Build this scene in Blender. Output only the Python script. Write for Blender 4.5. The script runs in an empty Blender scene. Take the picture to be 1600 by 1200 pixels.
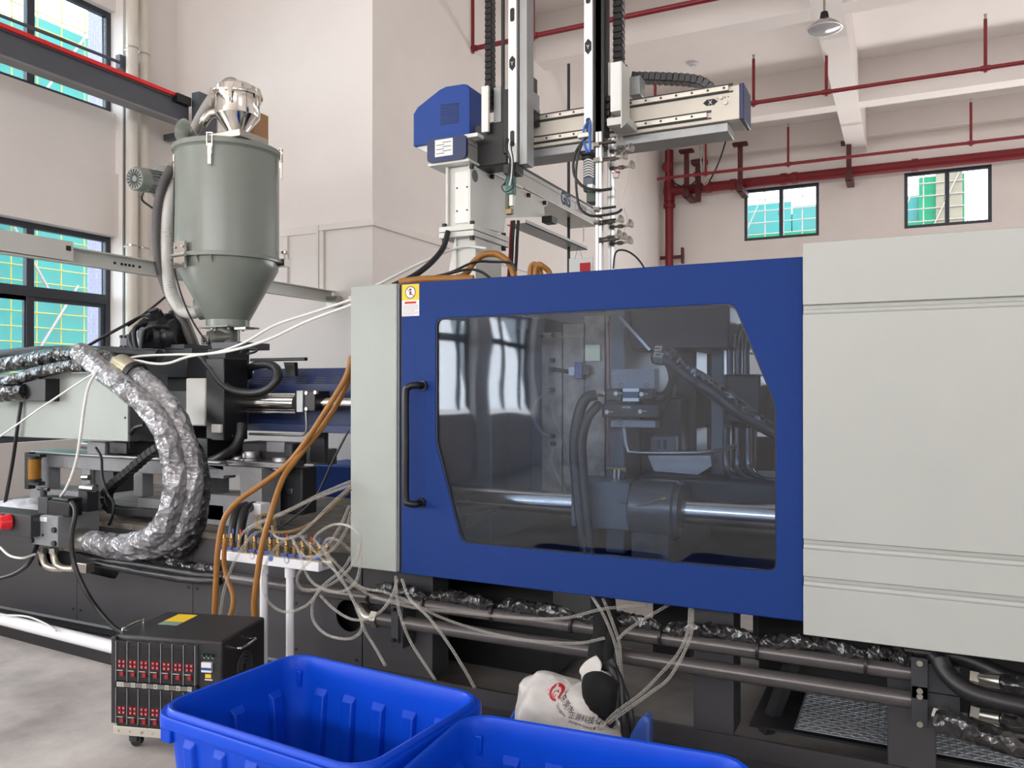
import bpy, math, random
from mathutils import Vector, Matrix, noise
from mathutils.geometry import tessellate_polygon
from mathutils.bvhtree import BVHTree

random.seed(7)
SC = bpy.context.scene
COL = SC.collection

# ---------------------------------------------------------------- camera
FPX = 1262.0                      # focal length in pixels of a 1600x1200 frame
YAW, PITCH = math.radians(26.0), math.radians(0.23)
EYE = Vector((0.0, 0.0, 1.6))
cam_data = bpy.data.cameras.new('camera')
cam_data.sensor_width = 36.0
cam_data.lens = FPX / 1600.0 * 36.0
cam_data.clip_end = 200.0
cam = bpy.data.objects.new('camera', cam_data)
cam.location = EYE
cam.rotation_euler = (math.pi / 2 + PITCH, 0.0, YAW)
COL.objects.link(cam)
SC.camera = cam

# ---------------------------------------------------------------- world, daylight, exposure
world = bpy.data.worlds.new('overcast_sky')
SC.world = world
world.use_nodes = True
wn = world.node_tree.nodes
wn['Background'].inputs[0].default_value = (0.80, 0.91, 1.0, 1.0)
wn['Background'].inputs[1].default_value = 5.0
SC.view_settings.view_transform = 'Standard'
SC.view_settings.look = 'None'
SC.view_settings.gamma = 1.0
SC.view_settings.exposure = 0.0


def window_light(name, loc, direction, w, h, power, colour=(1.0, 0.985, 0.975)):
    """Daylight coming in through one window opening."""
    li = bpy.data.lights.new(name, 'AREA')
    li.shape = 'RECTANGLE'
    li.size, li.size_y = w, h
    li.energy = power
    li.color = colour
    o = bpy.data.objects.new(name, li)
    o.location = loc
    o.rotation_euler = Vector(direction).to_track_quat('-Z', 'Y').to_euler()
    COL.objects.link(o)
    return o


HALL = dict(x0=-6.8, x1=9.0, y0=-9.0, y1=15.8, slab=6.45, beam=5.83)
KD = 26.0                          # window daylight, watts per square metre of opening
LEFT_WINDOWS = [(2.95, 5.36), (-0.25, 2.15), (-3.45, -1.05), (-6.05, -4.05), (-8.55, -6.55)]
REAR_WINDOWS = [(-6.3, -4.2), (-3.6, -1.5), (-0.9, 1.2), (1.8, 3.9), (4.5, 6.6)]
for a, b in LEFT_WINDOWS[1:]:
    window_light('daylight_left_low', (-7.2, (a + b) / 2, 2.0), (1, 0, 0.28), b - a, 2.1, KD * 2.4 * 2.1)
    window_light('daylight_left_high', (-7.2, (a + b) / 2, 4.75), (1, 0, 0.3), b - a, 0.99, KD * 2.4 * 1.5)
for k, (a, b) in enumerate(REAR_WINDOWS):
    window_light('daylight_rear_high', ((a + b) / 2, -9.4, 4.75), (0, 1, 0.4), b - a, 0.99, KD * 2.1 * 3.0)
RIGHT_WINDOWS = [(-6.0, -2.0)]
for k, (a, b) in enumerate(RIGHT_WINDOWS):
    window_light('daylight_right', (9.3, (a + b) / 2, 3.6), (-1, 0, 0.15), b - a, 2.6, KD * 10.4 * 0.15)
# unseen openings with lamps, added in the back wall to brighten the ceiling
ADDED_LOW = [(-1.0, 1.2), (2.0, 4.2), (5.0, 7.2)]
for a, b in ADDED_LOW:
    window_light('added_ceiling_light', ((a + b) / 2, 16.2, 2.0), (0, -1, 0.45), b - a, 2.0, KD * 4.4 * 1.5)

# ---------------------------------------------------------------- pixel rays -> points on real planes
F_ = Vector((-math.sin(YAW) * math.cos(PITCH), math.cos(YAW) * math.cos(PITCH), math.sin(PITCH)))
R_ = Vector((math.cos(YAW), math.sin(YAW), 0.0))
U_ = R_.cross(F_)


def ray(px, py):
    return F_ + R_ * ((px - 800.0) / FPX) - U_ * ((py - 600.0) / FPX)


def PY(px, py, Y):
    d = ray(px, py)
    return EYE + d * (Y / d.y)


def PX(px, py, X):
    d = ray(px, py)
    return EYE + d * (X / d.x)


def PZ(px, py, Z):
    d = ray(px, py)
    return EYE + d * ((Z - EYE.z) / d.z)


# ---------------------------------------------------------------- materials
def lin(c):
    out = []
    for v in c:
        v = v / 255.0
        out.append(v / 12.92 if v <= 0.04045 else ((v + 0.055) / 1.055) ** 2.4)
    return (*out, 1.0)


MATS = {}


def mat(name, rgb, rough=0.5, metal=0.0, var=0.06, scale=6.0, bump=0.0, bscale=80.0, spec=0.5, stretch=None, rgb2=None, coat=0.0):
    if name in MATS:
        return MATS[name]
    m = bpy.data.materials.new(name)
    m.use_nodes = True
    nt = m.node_tree
    b = nt.nodes['Principled BSDF']
    b.inputs['Roughness'].default_value = rough
    b.inputs['Metallic'].default_value = metal
    b.inputs['Specular IOR Level'].default_value = spec
    b.inputs['Coat Weight'].default_value = coat
    tc = nt.nodes.new('ShaderNodeTexCoord')
    src = tc.outputs['Object']
    if stretch:
        mp = nt.nodes.new('ShaderNodeMapping')
        mp.inputs['Scale'].default_value = stretch
        nt.links.new(src, mp.inputs['Vector'])
        src = mp.outputs['Vector']
    nz = nt.nodes.new('ShaderNodeTexNoise')
    nz.inputs['Scale'].default_value = scale
    nz.inputs['Detail'].default_value = 5.0
    nz.inputs['Roughness'].default_value = 0.6
    nt.links.new(src, nz.inputs['Vector'])
    rp = nt.nodes.new('ShaderNodeValToRGB')
    c = lin(rgb)
    c2 = lin(rgb2) if rgb2 else c
    rp.color_ramp.elements[0].position = 0.3
    rp.color_ramp.elements[1].position = 0.7
    rp.color_ramp.elements[0].color = (*[x * (1 - var) for x in c2[:3]], 1)
    rp.color_ramp.elements[1].color = (*[min(1, x * (1 + var)) for x in c[:3]], 1)
    nt.links.new(nz.outputs['Fac'], rp.inputs['Fac'])
    nt.links.new(rp.outputs['Color'], b.inputs['Base Color'])
    if bump > 0:
        nb = nt.nodes.new('ShaderNodeTexNoise')
        nb.inputs['Scale'].default_value = bscale
        nb.inputs['Detail'].default_value = 3.0
        nt.links.new(src, nb.inputs['Vector'])
        bp = nt.nodes.new('ShaderNodeBump')
        bp.inputs['Strength'].default_value = bump
        bp.inputs['Distance'].default_value = 0.01
        nt.links.new(nb.outputs['Fac'], bp.inputs['Height'])
        nt.links.new(bp.outputs['Normal'], b.inputs['Normal'])
    MATS[name] = m
    return m


def pane_mat(name, tint, refl, rough=0.02, wav=0.0):
    """Clear sheet: see-through with a fresnel-weighted mirror reflection."""
    if name in MATS:
        return MATS[name]
    m = bpy.data.materials.new(name)
    m.use_nodes = True
    nt = m.node_tree
    nt.nodes.remove(nt.nodes['Principled BSDF'])
    out = nt.nodes['Material Output']
    t = nt.nodes.new('ShaderNodeBsdfTransparent')
    t.inputs['Color'].default_value = (*tint, 1)
    g = nt.nodes.new('ShaderNodeBsdfGlossy')
    g.inputs['Roughness'].default_value = rough
    lw = nt.nodes.new('ShaderNodeLayerWeight')
    lw.inputs['Blend'].default_value = 0.25
    mr = nt.nodes.new('ShaderNodeMapRange')
    mr.inputs['To Min'].default_value = refl
    mr.inputs['To Max'].default_value = min(1.0, refl * 5)
    nt.links.new(lw.outputs['Fresnel'], mr.inputs['Value'])
    mx = nt.nodes.new('ShaderNodeMixShader')
    nt.links.new(mr.outputs['Result'], mx.inputs['Fac'])
    nt.links.new(t.outputs['BSDF'], mx.inputs[1])
    nt.links.new(g.outputs['BSDF'], mx.inputs[2])
    nt.links.new(mx.outputs['Shader'], out.inputs['Surface'])
    if wav:
        tc = nt.nodes.new('ShaderNodeTexCoord')
        nz = nt.nodes.new('ShaderNodeTexNoise')
        nz.inputs['Scale'].default_value = 3.0
        nz.inputs['Detail'].default_value = 1.0
        nt.links.new(tc.outputs['Object'], nz.inputs['Vector'])
        bp = nt.nodes.new('ShaderNodeBump')
        bp.inputs['Strength'].default_value = wav
        bp.inputs['Distance'].default_value = 0.02
        nt.links.new(nz.outputs['Fac'], bp.inputs['Height'])
        nt.links.new(bp.outputs['Normal'], g.inputs['Normal'])
    MATS[name] = m
    return m


def clear_tube_mat(name, tint, base):
    """Translucent hose plastic."""
    if name in MATS:
        return MATS[name]
    m = bpy.data.materials.new(name)
    m.use_nodes = True
    nt = m.node_tree
    b = nt.nodes['Principled BSDF']
    b.inputs['Base Color'].default_value = lin(base)
    b.inputs['Roughness'].default_value = 0.18
    t = nt.nodes.new('ShaderNodeBsdfTransparent')
    t.inputs['Color'].default_value = (*tint, 1)
    lw = nt.nodes.new('ShaderNodeLayerWeight')
    lw.inputs['Blend'].default_value = 0.45
    mr = nt.nodes.new('ShaderNodeMapRange')
    mr.inputs['To Min'].default_value = 0.10
    mr.inputs['To Max'].default_value = 0.66
    nt.links.new(lw.outputs['Facing'], mr.inputs['Value'])
    mx = nt.nodes.new('ShaderNodeMixShader')
    nt.links.new(mr.outputs['Result'], mx.inputs['Fac'])
    nt.links.new(t.outputs['BSDF'], mx.inputs[1])
    nt.links.new(b.outputs['BSDF'], mx.inputs[2])
    nt.links.new(mx.outputs['Shader'], nt.nodes['Material Output'].inputs['Surface'])
    MATS[name] = m
    return m


def film_mat(name, base, bright=0.5):
    """Stretch film over a dark hose: glossy, with long creases that break the highlights."""
    if name in MATS:
        return MATS[name]
    m = bpy.data.materials.new(name)
    m.use_nodes = True
    nt = m.node_tree
    b = nt.nodes['Principled BSDF']
    tc = nt.nodes.new('ShaderNodeTexCoord')
    n1 = nt.nodes.new('ShaderNodeTexNoise')
    n1.inputs['Scale'].default_value = 11.0
    n1.inputs['Detail'].default_value = 3.0
    n1.inputs['Distortion'].default_value = 0.0
    nt.links.new(tc.outputs['Object'], n1.inputs['Vector'])
    rp = nt.nodes.new('ShaderNodeValToRGB')
    rp.color_ramp.elements[0].position = 0.40
    rp.color_ramp.elements[1].position = 0.72
    rp.color_ramp.elements[0].color = lin(base)
    rp.color_ramp.elements[1].color = tuple(min(1, v * (1 + 0.9 * bright)) for v in lin(base)[:3]) + (1,)
    nt.links.new(n1.outputs['Fac'], rp.inputs['Fac'])
    nt.links.new(rp.outputs['Color'], b.inputs['Base Color'])
    b.inputs['Roughness'].default_value = 0.30
    b.inputs['Metallic'].default_value = 0.25 * bright
    b.inputs['Coat Weight'].default_value = 1.0
    b.inputs['Coat Roughness'].default_value = 0.08
    vo = nt.nodes.new('ShaderNodeTexVoronoi')
    vo.inputs['Scale'].default_value = 13.0
    nt.links.new(tc.outputs['Object'], vo.inputs['Vector'])
    v2 = nt.nodes.new('ShaderNodeTexVoronoi')
    v2.inputs['Scale'].default_value = 31.0
    nt.links.new(tc.outputs['Object'], v2.inputs['Vector'])
    ad = nt.nodes.new('ShaderNodeMath')
    ad.operation = 'MULTIPLY_ADD'
    ad.inputs[1].default_value = 0.35
    nt.links.new(v2.outputs['Distance'], ad.inputs[0])
    nt.links.new(vo.outputs['Distance'], ad.inputs[2])
    bp = nt.nodes.new('ShaderNodeBump')
    bp.inputs['Strength'].default_value = 0.8
    bp.inputs['Distance'].default_value = 0.05
    nt.links.new(ad.outputs[0], bp.inputs['Height'])
    nt.links.new(bp.outputs['Normal'], b.inputs['Normal'])
    nt.links.new(bp.outputs['Normal'], b.inputs['Coat Normal'])
    MATS[name] = m
    return m


WALL = mat('painted_wall', (242, 235, 230), 0.85, var=0.03, scale=1.2, bump=0.05, bscale=30)
CEIL = mat('painted_ceiling', (243, 236, 232), 0.9, var=0.03, scale=0.8)
FLOOR = mat('concrete_floor', (186, 180, 176), 0.62, var=0.16, scale=2.2, bump=0.12, bscale=25, rgb2=(156, 150, 146))
FRAME = mat('window_frame_paint', (52, 56, 66), 0.45, var=0.05)
BLUE = mat('blue_powder_coat', (12, 50, 118), 0.5, var=0.05, scale=60, bump=0.35, bscale=420, spec=0.22)
BLUE2 = mat('robot_blue_paint', (30, 66, 142), 0.5, var=0.03, spec=0.3)
NAVY = mat('navy_paint', (28, 44, 88), 0.4, var=0.05)
LGREY = mat('light_grey_paint', (160, 166, 160), 0.42, var=0.03, scale=3, bump=0.10, bscale=400)
LGREY2 = mat('light_grey_cover', (172, 174, 169), 0.40, var=0.025, scale=2.5)
HGREY = mat('hopper_grey_paint', (132, 138, 131), 0.27, var=0.03, scale=4)
MGREY = mat('mid_grey_paint', (128, 130, 134), 0.5, var=0.08, bump=0.1, bscale=60)
CAST = mat('grey_casting', (134, 135, 138), 0.6, var=0.12, bump=0.4, bscale=90)
DGREY = mat('dark_grey_paint', (86, 86, 90), 0.45, var=0.07, scale=3)
BASEM = mat('base_grey_paint', (64, 63, 66), 0.42, var=0.08, scale=2)
DARK = mat('dark_steel', (48, 49, 53), 0.5, var=0.12)
BLACK = mat('black_paint', (22, 22, 24), 0.45, var=0.1)
RUBBER = mat('black_rubber', (26, 26, 29), 0.42, var=0.1)
PLASTIC = mat('black_plastic', (20, 20, 23), 0.35, var=0.1)
WHITE = mat('white_paint', (226, 226, 222), 0.4, var=0.03)
WHITEG = mat('white_grey_paint', (212, 212, 206), 0.45, var=0.04, bump=0.08, bscale=200)
PVC = mat('white_pvc', (232, 232, 236), 0.35, var=0.02)
PVCW = mat('cream_pvc', (226, 218, 206), 0.4, var=0.03)
CHROME = mat('polished_steel', (225, 222, 216), 0.10, 1.0, var=0.04)
ROD = mat('chrome_rod', (214, 212, 206), 0.18, 1.0, var=0.05, stretch=(0.3, 20, 20))
STEEL = mat('machined_steel', (150, 149, 150), 0.35, 1.0, var=0.10, scale=12)
ZINC = mat('zinc_plated_steel', (178, 176, 168), 0.32, 1.0, var=0.1)
ALU = mat('brushed_aluminium', (226, 226, 226), 0.42, 0.55, var=0.04, stretch=(40, 40, 1))
ALUG = mat('grey_aluminium', (160, 162, 162), 0.45, 0.5, var=0.05)
BRASS = mat('brass', (170, 142, 92), 0.35, 0.8, var=0.12)
COPPER = mat('copper_pipe', (128, 96, 84), 0.35, 0.9, var=0.1)
REDP = mat('red_fire_pipe', (128, 24, 34), 0.4, var=0.08)
REDB = mat('dark_red_bracket', (84, 20, 26), 0.5, var=0.1)
MOLD = mat('mould_steel', (150, 140, 128), 0.5, 0.6, var=0.2, scale=9, rgb2=(112, 104, 98), bump=0.15, bscale=50)
YEL = mat('yellow_plastic', (236, 196, 40), 0.5, var=0.03)
AMBER = mat('amber_cup', (150, 100, 18), 0.25, var=0.08)
CRATE = mat('blue_crate_plastic', (6, 70, 200), 0.34, var=0.05, scale=3, bump=0.05, bscale=20, spec=0.22)
REDS = mat('red_socket_plastic', (220, 18, 34), 0.3, var=0.04)
REDBTN = mat('red_button', (150, 24, 36), 0.4, var=0.08)
HOSEY = mat('tan_hose_rubber', (150, 100, 38), 0.42, var=0.12, scale=14, bump=0.2, bscale=150)
DUCT = mat('grey_ribbed_hose', (158, 154, 148), 0.5, var=0.06)
DUCTD = mat('dark_ribbed_hose', (84, 80, 80), 0.5, var=0.08)
DUCTW = mat('white_ribbed_hose', (206, 204, 200), 0.5, var=0.05)
WHOSE = mat('white_hose', (222, 222, 218), 0.35, var=0.04)
FILM = film_mat('stretch_film_silver', (136, 136, 140), 1.0)
FILMD = film_mat('stretch_film_dark', (40, 39, 40), 0.5)
CLEAR = clear_tube_mat('clear_hose_plastic', (0.92, 0.91, 0.89), (206, 203, 196))
CLEARY = clear_tube_mat('yellowed_hose_plastic', (0.88, 0.80, 0.64), (190, 160, 104))
DOORPANE = pane_mat('door_acrylic', (0.74, 0.81, 0.90), 0.035, 0.03, 0.06)
GLASS = pane_mat('window_glass', (0.94, 0.97, 0.98), 0.02, 0.01)
BAG = mat('white_woven_bag', (206, 202, 197), 0.38, var=0.08, scale=10, bump=0.25, bscale=40)
BAGC = mat('black_cloth', (10, 10, 11), 0.9, var=0.2)
INK = mat('black_ink', (24, 24, 30), 0.6, var=0.02)
INKB = mat('navy_ink', (34, 44, 96), 0.6, var=0.02)
INKR = mat('red_ink', (190, 26, 40), 0.6, var=0.02)
PAPER = mat('paper_label', (226, 228, 226), 0.7, var=0.03)
DIAM = mat('diamond_plate_steel', (196, 200, 206), 0.42, 0.6, var=0.1)
DECK = mat('oily_deck', (118, 108, 98), 0.55, var=0.3, scale=9, rgb2=(78, 72, 68), bump=0.3, bscale=40)
GLASSY = mat('lamp_reflector', (200, 196, 196), 0.25, 0.6, var=0.05)
GREENP = mat('pneumatic_green', (70, 120, 112), 0.4, var=0.1)
BLUEH = mat('blue_air_hose', (30, 96, 190), 0.35, var=0.05)
SILIC = clear_tube_mat('clear_silicone', (0.92, 0.92, 0.9), (206, 200, 192))
BLUEFILM = mat('blue_bag_film', (62, 92, 168), 0.2, var=0.08, bump=0.3, bscale=25)


# ---------------------------------------------------------------- mesh builder
def frame_of(d):
    d = d.normalized()
    a = Vector((0, 0, 1)) if abs(d.z) < 0.9 else Vector((1, 0, 0))
    x = d.cross(a).normalized()
    return x, x.cross(d).normalized()


def smooth_path(pts, seg=8):
    pts = [Vector(p) for p in pts]
    if len(pts) < 3:
        return pts
    P = [pts[0] * 2 - pts[1]] + pts + [pts[-1] * 2 - pts[-2]]
    out = []
    for i in range(1, len(P) - 2):
        p0, p1, p2, p3 = P[i - 1:i + 3]
        for k in range(seg):
            t = k / seg
            out.append(0.5 * ((2 * p1) + (p2 - p0) * t + (2 * p0 - 5 * p1 + 4 * p2 - p3) * t * t
                              + (3 * p1 - p0 - 3 * p2 + p3) * t ** 3))
    out.append(P[-2].copy())
    return out


def round_poly(pts, r, n=5):
    pts = [Vector(p) for p in pts]
    out = []
    m = len(pts)
    for i in range(m):
        p, a, b = pts[i], pts[i - 1], pts[(i + 1) % m]
        rr = min(r, (a - p).length * 0.45, (b - p).length * 0.45)
        s, e = p + (a - p).normalized() * rr, p + (b - p).normalized() * rr
        for k in range(n + 1):
            t = k / n
            out.append(s * (1 - t) ** 2 + p * 2 * t * (1 - t) + e * t * t)
    return out


LOC = {}


class MB:
    def __init__(self):
        self.v, self.f = [], []

    def add(self, vs, fs):
        o = len(self.v)
        self.v += [Vector(p) for p in vs]
        self.f += [tuple(i + o for i in t) for t in fs]
        return self

    def box(self, a, b):
        x0, x1 = sorted((a[0], b[0])); y0, y1 = sorted((a[1], b[1])); z0, z1 = sorted((a[2], b[2]))
        vs = [(x0, y0, z0), (x1, y0, z0), (x1, y1, z0), (x0, y1, z0), (x0, y0, z1), (x1, y0, z1), (x1, y1, z1), (x0, y1, z1)]
        return self.add(vs, [(0, 3, 2, 1), (4, 5, 6, 7), (0, 1, 5, 4), (1, 2, 6, 5), (2, 3, 7, 6), (3, 0, 4, 7)])

    def obox(self, c, u, v, w):
        c, u, v, w = Vector(c), Vector(u), Vector(v), Vector(w)
        vs = [c + u * a + v * b + w * d for d in (-1, 1) for a, b in ((-1, -1), (1, -1), (1, 1), (-1, 1))]
        return self.add(vs, [(0, 3, 2, 1), (4, 5, 6, 7), (0, 1, 5, 4), (1, 2, 6, 5), (2, 3, 7, 6), (3, 0, 4, 7)])

    def bar(self, p, q, w, h, up=(0, 0, 1)):
        p, q = Vector(p), Vector(q)
        d = (q - p)
        s = d.cross(Vector(up)).normalized()
        t = s.cross(d).normalized()
        return self.obox((p + q) / 2, d / 2, s * w / 2, t * h / 2)

    def cyl(self, p, q, r, r2=None, n=18, caps=True):
        p, q = Vector(p), Vector(q)
        r2 = r if r2 is None else r2
        x, y = frame_of(q - p)
        vs, fs = [], []
        for k in range(n):
            a = 2 * math.pi * k / n
            e = x * math.cos(a) + y * math.sin(a)
            vs += [p + e * r, q + e * r2]
        for k in range(n):
            j = (k + 1) % n
            fs.append((2 * k, 2 * k + 1, 2 * j + 1, 2 * j))
        if caps:
            fs.append(tuple(2 * k for k in range(n)))
            fs.append(tuple(2 * k + 1 for k in reversed(range(n))))
        return self.add(vs, fs)

    def tube(self, pts, r, n=10, seg=8, smooth=True, rf=None, caps=True, closed=False):
        P = smooth_path(pts, seg) if smooth else [Vector(p) for p in pts]
        x = None
        vs, fs = [], []
        m = len(P)
        for i, p in enumerate(P):
            d = (P[min(i + 1, m - 1)] - P[max(i - 1, 0)])
            if d.length < 1e-9:
                d = Vector((0, 0, 1))
            d.normalize()
            if x is None:
                x = frame_of(d)[0]
            else:
                x = (x - d * x.dot(d))
                x = x.normalized() if x.length > 1e-6 else frame_of(d)[0]
            y = d.cross(x)
            for k in range(n):
                a = 2 * math.pi * k / n
                rr = rf(i, k, i / (m - 1)) * r if rf else r
                vs.append(p + (x * math.cos(a) + y * math.sin(a)) * rr)
        for i in range(m - 1):
            for k in range(n):
                j = (k + 1) % n
                fs.append((i * n + k, i * n + j, (i + 1) * n + j, (i + 1) * n + k))
        if caps:
            fs.append(tuple(reversed(range(n))))
            fs.append(tuple((m - 1) * n + k for k in range(n)))
        return self.add(vs, fs)

    def lathe(self, c, prof, n=40, axis=(0, 0, 1), closed_profile=False):
        c, ax = Vector(c), Vector(axis).normalized()
        x, y = frame_of(ax)
        vs, fs = [], []
        m = len(prof)
        for r, h in prof:
            for k in range(n):
                a = 2 * math.pi * k / n
                vs.append(c + ax * h + (x * math.cos(a) + y * math.sin(a)) * max(r, 1e-5))
        for i in range(m - 1):
            for k in range(n):
                j = (k + 1) % n
                fs.append((i * n + k, i * n + j, (i + 1) * n + j, (i + 1) * n + k))
        return self.add(vs, fs)

    def prism(self, poly, ext):
        poly = [Vector(p) for p in poly]
        ext = Vector(ext)
        n = len(poly)
        vs = poly + [p + ext for p in poly]
        tri = tessellate_polygon([poly])
        fs = [tuple(t) for t in tri] + [tuple(i + n for i in reversed(t)) for t in tri]
        fs += [(i, (i + 1) % n, (i + 1) % n + n, i + n) for i in range(n)]
        return self.add(vs, fs)

    def holed(self, outer, holes, ext):
        rings = [[Vector(p) for p in outer]] + [[Vector(p) for p in h] for h in holes]
        ext = Vector(ext)
        flat = [p for r in rings for p in r]
        n = len(flat)
        tri = tessellate_polygon(rings)
        fs = [tuple(t) for t in tri] + [tuple(i + n for i in reversed(t)) for t in tri]
        o = 0
        for r in rings:
            m = len(r)
            fs += [(o + i, o + (i + 1) % m, o + (i + 1) % m + n, o + i + n) for i in range(m)]
            o += m
        return self.add(flat + [p + ext for p in flat], fs)

    def ball(self, c, r, s=(1, 1, 1), n=16, m=10):
        c = Vector(c)
        vs, fs = [], []
        for i in range(m + 1):
            t = math.pi * i / m
            for k in range(n):
                a = 2 * math.pi * k / n
                vs.append(c + Vector((math.sin(t) * math.cos(a) * s[0], math.sin(t) * math.sin(a) * s[1], math.cos(t) * s[2])) * r)
        for i in range(m):
            for k in range(n):
                j = (k + 1) % n
                fs.append((i * n + k, (i + 1) * n + k, (i + 1) * n + j, i * n + j))
        return self.add(vs, fs)

    def build(self, name, m, parent=None, label=None, cat=None, group=None, kind=None, smooth=0.6, bev=0.0, bseg=2):
        vs = self.v
        if parent is not None:
            org = LOC[parent.name]
        else:
            lo = [min(p[i] for p in vs) for i in range(3)]
            hi = [max(p[i] for p in vs) for i in range(3)]
            org = Vector(((lo[0] + hi[0]) / 2, (lo[1] + hi[1]) / 2, lo[2]))
        me = bpy.data.meshes.new(name)
        me.from_pydata([tuple(p - org) for p in vs], [], self.f)
        import bmesh
        bm = bmesh.new(); bm.from_mesh(me)
        bmesh.ops.remove_doubles(bm, verts=bm.verts, dist=1e-6)
        bmesh.ops.recalc_face_normals(bm, faces=bm.faces)
        bm.to_mesh(me); bm.free()
        if smooth:
            me.shade_smooth()
            me.set_sharp_from_angle(angle=smooth)
        me.materials.append(m)
        o = bpy.data.objects.new(name, me)
        COL.objects.link(o)
        if parent is not None:
            o.parent = parent
        else:
            o.location = org
        LOC[o.name] = org
        if bev:
            md = o.modifiers.new('edge_rounding', 'BEVEL')
            md.width = bev
            md.segments = bseg
            md.limit_method = 'ANGLE'
            md.angle_limit = 0.7
        tag(o, label, cat, group, kind)
        return o


def tag(o, label=None, cat=None, group=None, kind=None):
    if label: o['label'] = label
    if cat: o['category'] = cat
    if group: o['group'] = group
    if kind: o['kind'] = kind
    return o


def thing(name, label, cat, loc, group=None, kind=None):
    o = bpy.data.objects.new(name, None)
    o.empty_display_size = 0.1
    o.location = loc
    COL.objects.link(o)
    LOC[o.name] = Vector(loc)
    return tag(o, label, cat, group, kind)


def link_copy(src, name, parent, shift, label=None):
    """Another piece sharing the mesh of src, moved by shift (world metres)."""
    o = bpy.data.objects.new(name, src.data)
    COL.objects.link(o)
    o.parent = parent
    o.location = src.location + Vector(shift)
    for md in src.modifiers:
        if md.type == 'BEVEL':
            n = o.modifiers.new('edge_rounding', 'BEVEL')
            n.width, n.segments, n.limit_method, n.angle_limit = md.width, md.segments, 'ANGLE', 0.7
    LOC[o.name] = LOC[src.name] + Vector(shift)
    return o


def dup(root, delta, label=None, group=None, rotz=None):
    r = root.copy()
    COL.objects.link(r)
    r.location = root.location + Vector(delta)
    if rotz is not None:
        r.rotation_euler = (0, 0, rotz)
    if label: r['label'] = label
    if group: r['group'] = group
    for ch in root.children:
        c = ch.copy(); COL.objects.link(c); c.parent = r
        for g in ch.children:
            d = g.copy(); COL.objects.link(d); d.parent = c
    return r


def lettering(name, s, size, origin, xd, yd, m, parent, lift=0.0008, align='LEFT', drape=None, bold=0.0, **kw):
    """Flat printed text laid on a surface: xd is the reading direction, yd the up direction."""
    cu = bpy.data.curves.new('lettering', 'FONT')
    cu.body = s
    cu.size = size
    cu.align_x = align
    cu.offset = bold
    tmp = bpy.data.objects.new('lettering', cu)
    COL.objects.link(tmp)
    dg = bpy.context.evaluated_depsgraph_get()
    me = bpy.data.meshes.new_from_object(tmp.evaluated_get(dg))
    xd, yd = Vector(xd).normalized(), Vector(yd).normalized()
    nrm = xd.cross(yd)
    mb = MB()
    pts = [Vector(origin) + xd * v.co.x + yd * v.co.y + nrm * lift for v in me.vertices]
    if drape:
        pts = [drape(p) for p in pts]
    mb.add(pts, [tuple(p.vertices) for p in me.polygons])
    bpy.data.objects.remove(tmp)
    bpy.data.meshes.remove(me)
    if not mb.v:
        return None
    return mb.build(name, m, parent, smooth=0, **kw)


def ext(x0, yt, x1, yb, Y):
    """World extents of a rectangle seen on the plane Y (heights read at its left edge)."""
    a, b, c = PY(x0, yt, Y), PY(x0, yb, Y), PY(x1, yt, Y)
    return a.x, c.x, b.z, a.z


def fb(x0, yt, x1, yb, Y, dep, mb=None):
    X0, X1, Z0, Z1 = ext(x0, yt, x1, yb, Y)
    return (mb or MB()).box((X0, Y, Z0), (X1, Y + dep, Z1))


def path(pts):
    return [PY(*p) for p in pts]


LENS = mat('lamp_lens', (186, 182, 188), 0.15, 0.2, var=0.03)

CUP = clear_tube_mat('milky_silicone', (0.8, 0.8, 0.78), (176, 170, 162))
CUP.node_tree.nodes['Map Range'].inputs['To Min'].default_value = 0.45
CUP.node_tree.nodes['Map Range'].inputs['To Max'].default_value = 0.95
# ================================================================ the hall
X0, X1, Y0, Y1, SLAB, BEAM = (HALL[k] for k in ('x0', 'x1', 'y0', 'y1', 'slab', 'beam'))
BY, BX = 6.0, -4.33                # front plane and side plane of the inner block of rooms
LOW, HIGH = (1.12, 3.06), (4.26, 5.25)

MB().box((X0 - 0.3, Y0 - 0.3, -0.12), (X1 + 0.3, Y1 + 0.3, 0.0)).build('floor', FLOOR, kind='structure', smooth=0)
MB().box((X0 - 0.3, Y0 - 0.3, SLAB), (X1 + 0.3, Y1 + 0.3, SLAB + 0.15)).build('ceiling', CEIL, kind='structure', smooth=0)


def wall_with_openings(name, axis, c0, c1, s0, s1, openings, z1=SLAB):
    """Wall slab between c0 and c1 on one axis, running s0..s1; openings are (a, b, z0, z1)."""
    mb = MB()
    cuts = sorted({s0, s1, *[o[0] for o in openings], *[o[1] for o in openings]})
    for a, b in zip(cuts, cuts[1:]):
        zs = sorted([(o[2], o[3]) for o in openings if o[0] <= a and o[1] >= b])
        z = 0.0
        for lo, hi in zs + [(z1, z1)]:
            if lo > z:
                if axis == 'x':
                    mb.box((c0, a, z), (c1, b, lo))
                else:
                    mb.box((a, c0, z), (b, c1, lo))
            z = hi
    return mb.build(name, WALL, kind='structure', smooth=0)


ops = [(a, b, *z) for a, b in LEFT_WINDOWS for z in (LOW, HIGH)]
wall_with_openings('wall_left', 'x', X0 - 0.30, X0 - 0.10, Y0, BY + 0.1, ops)
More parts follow.
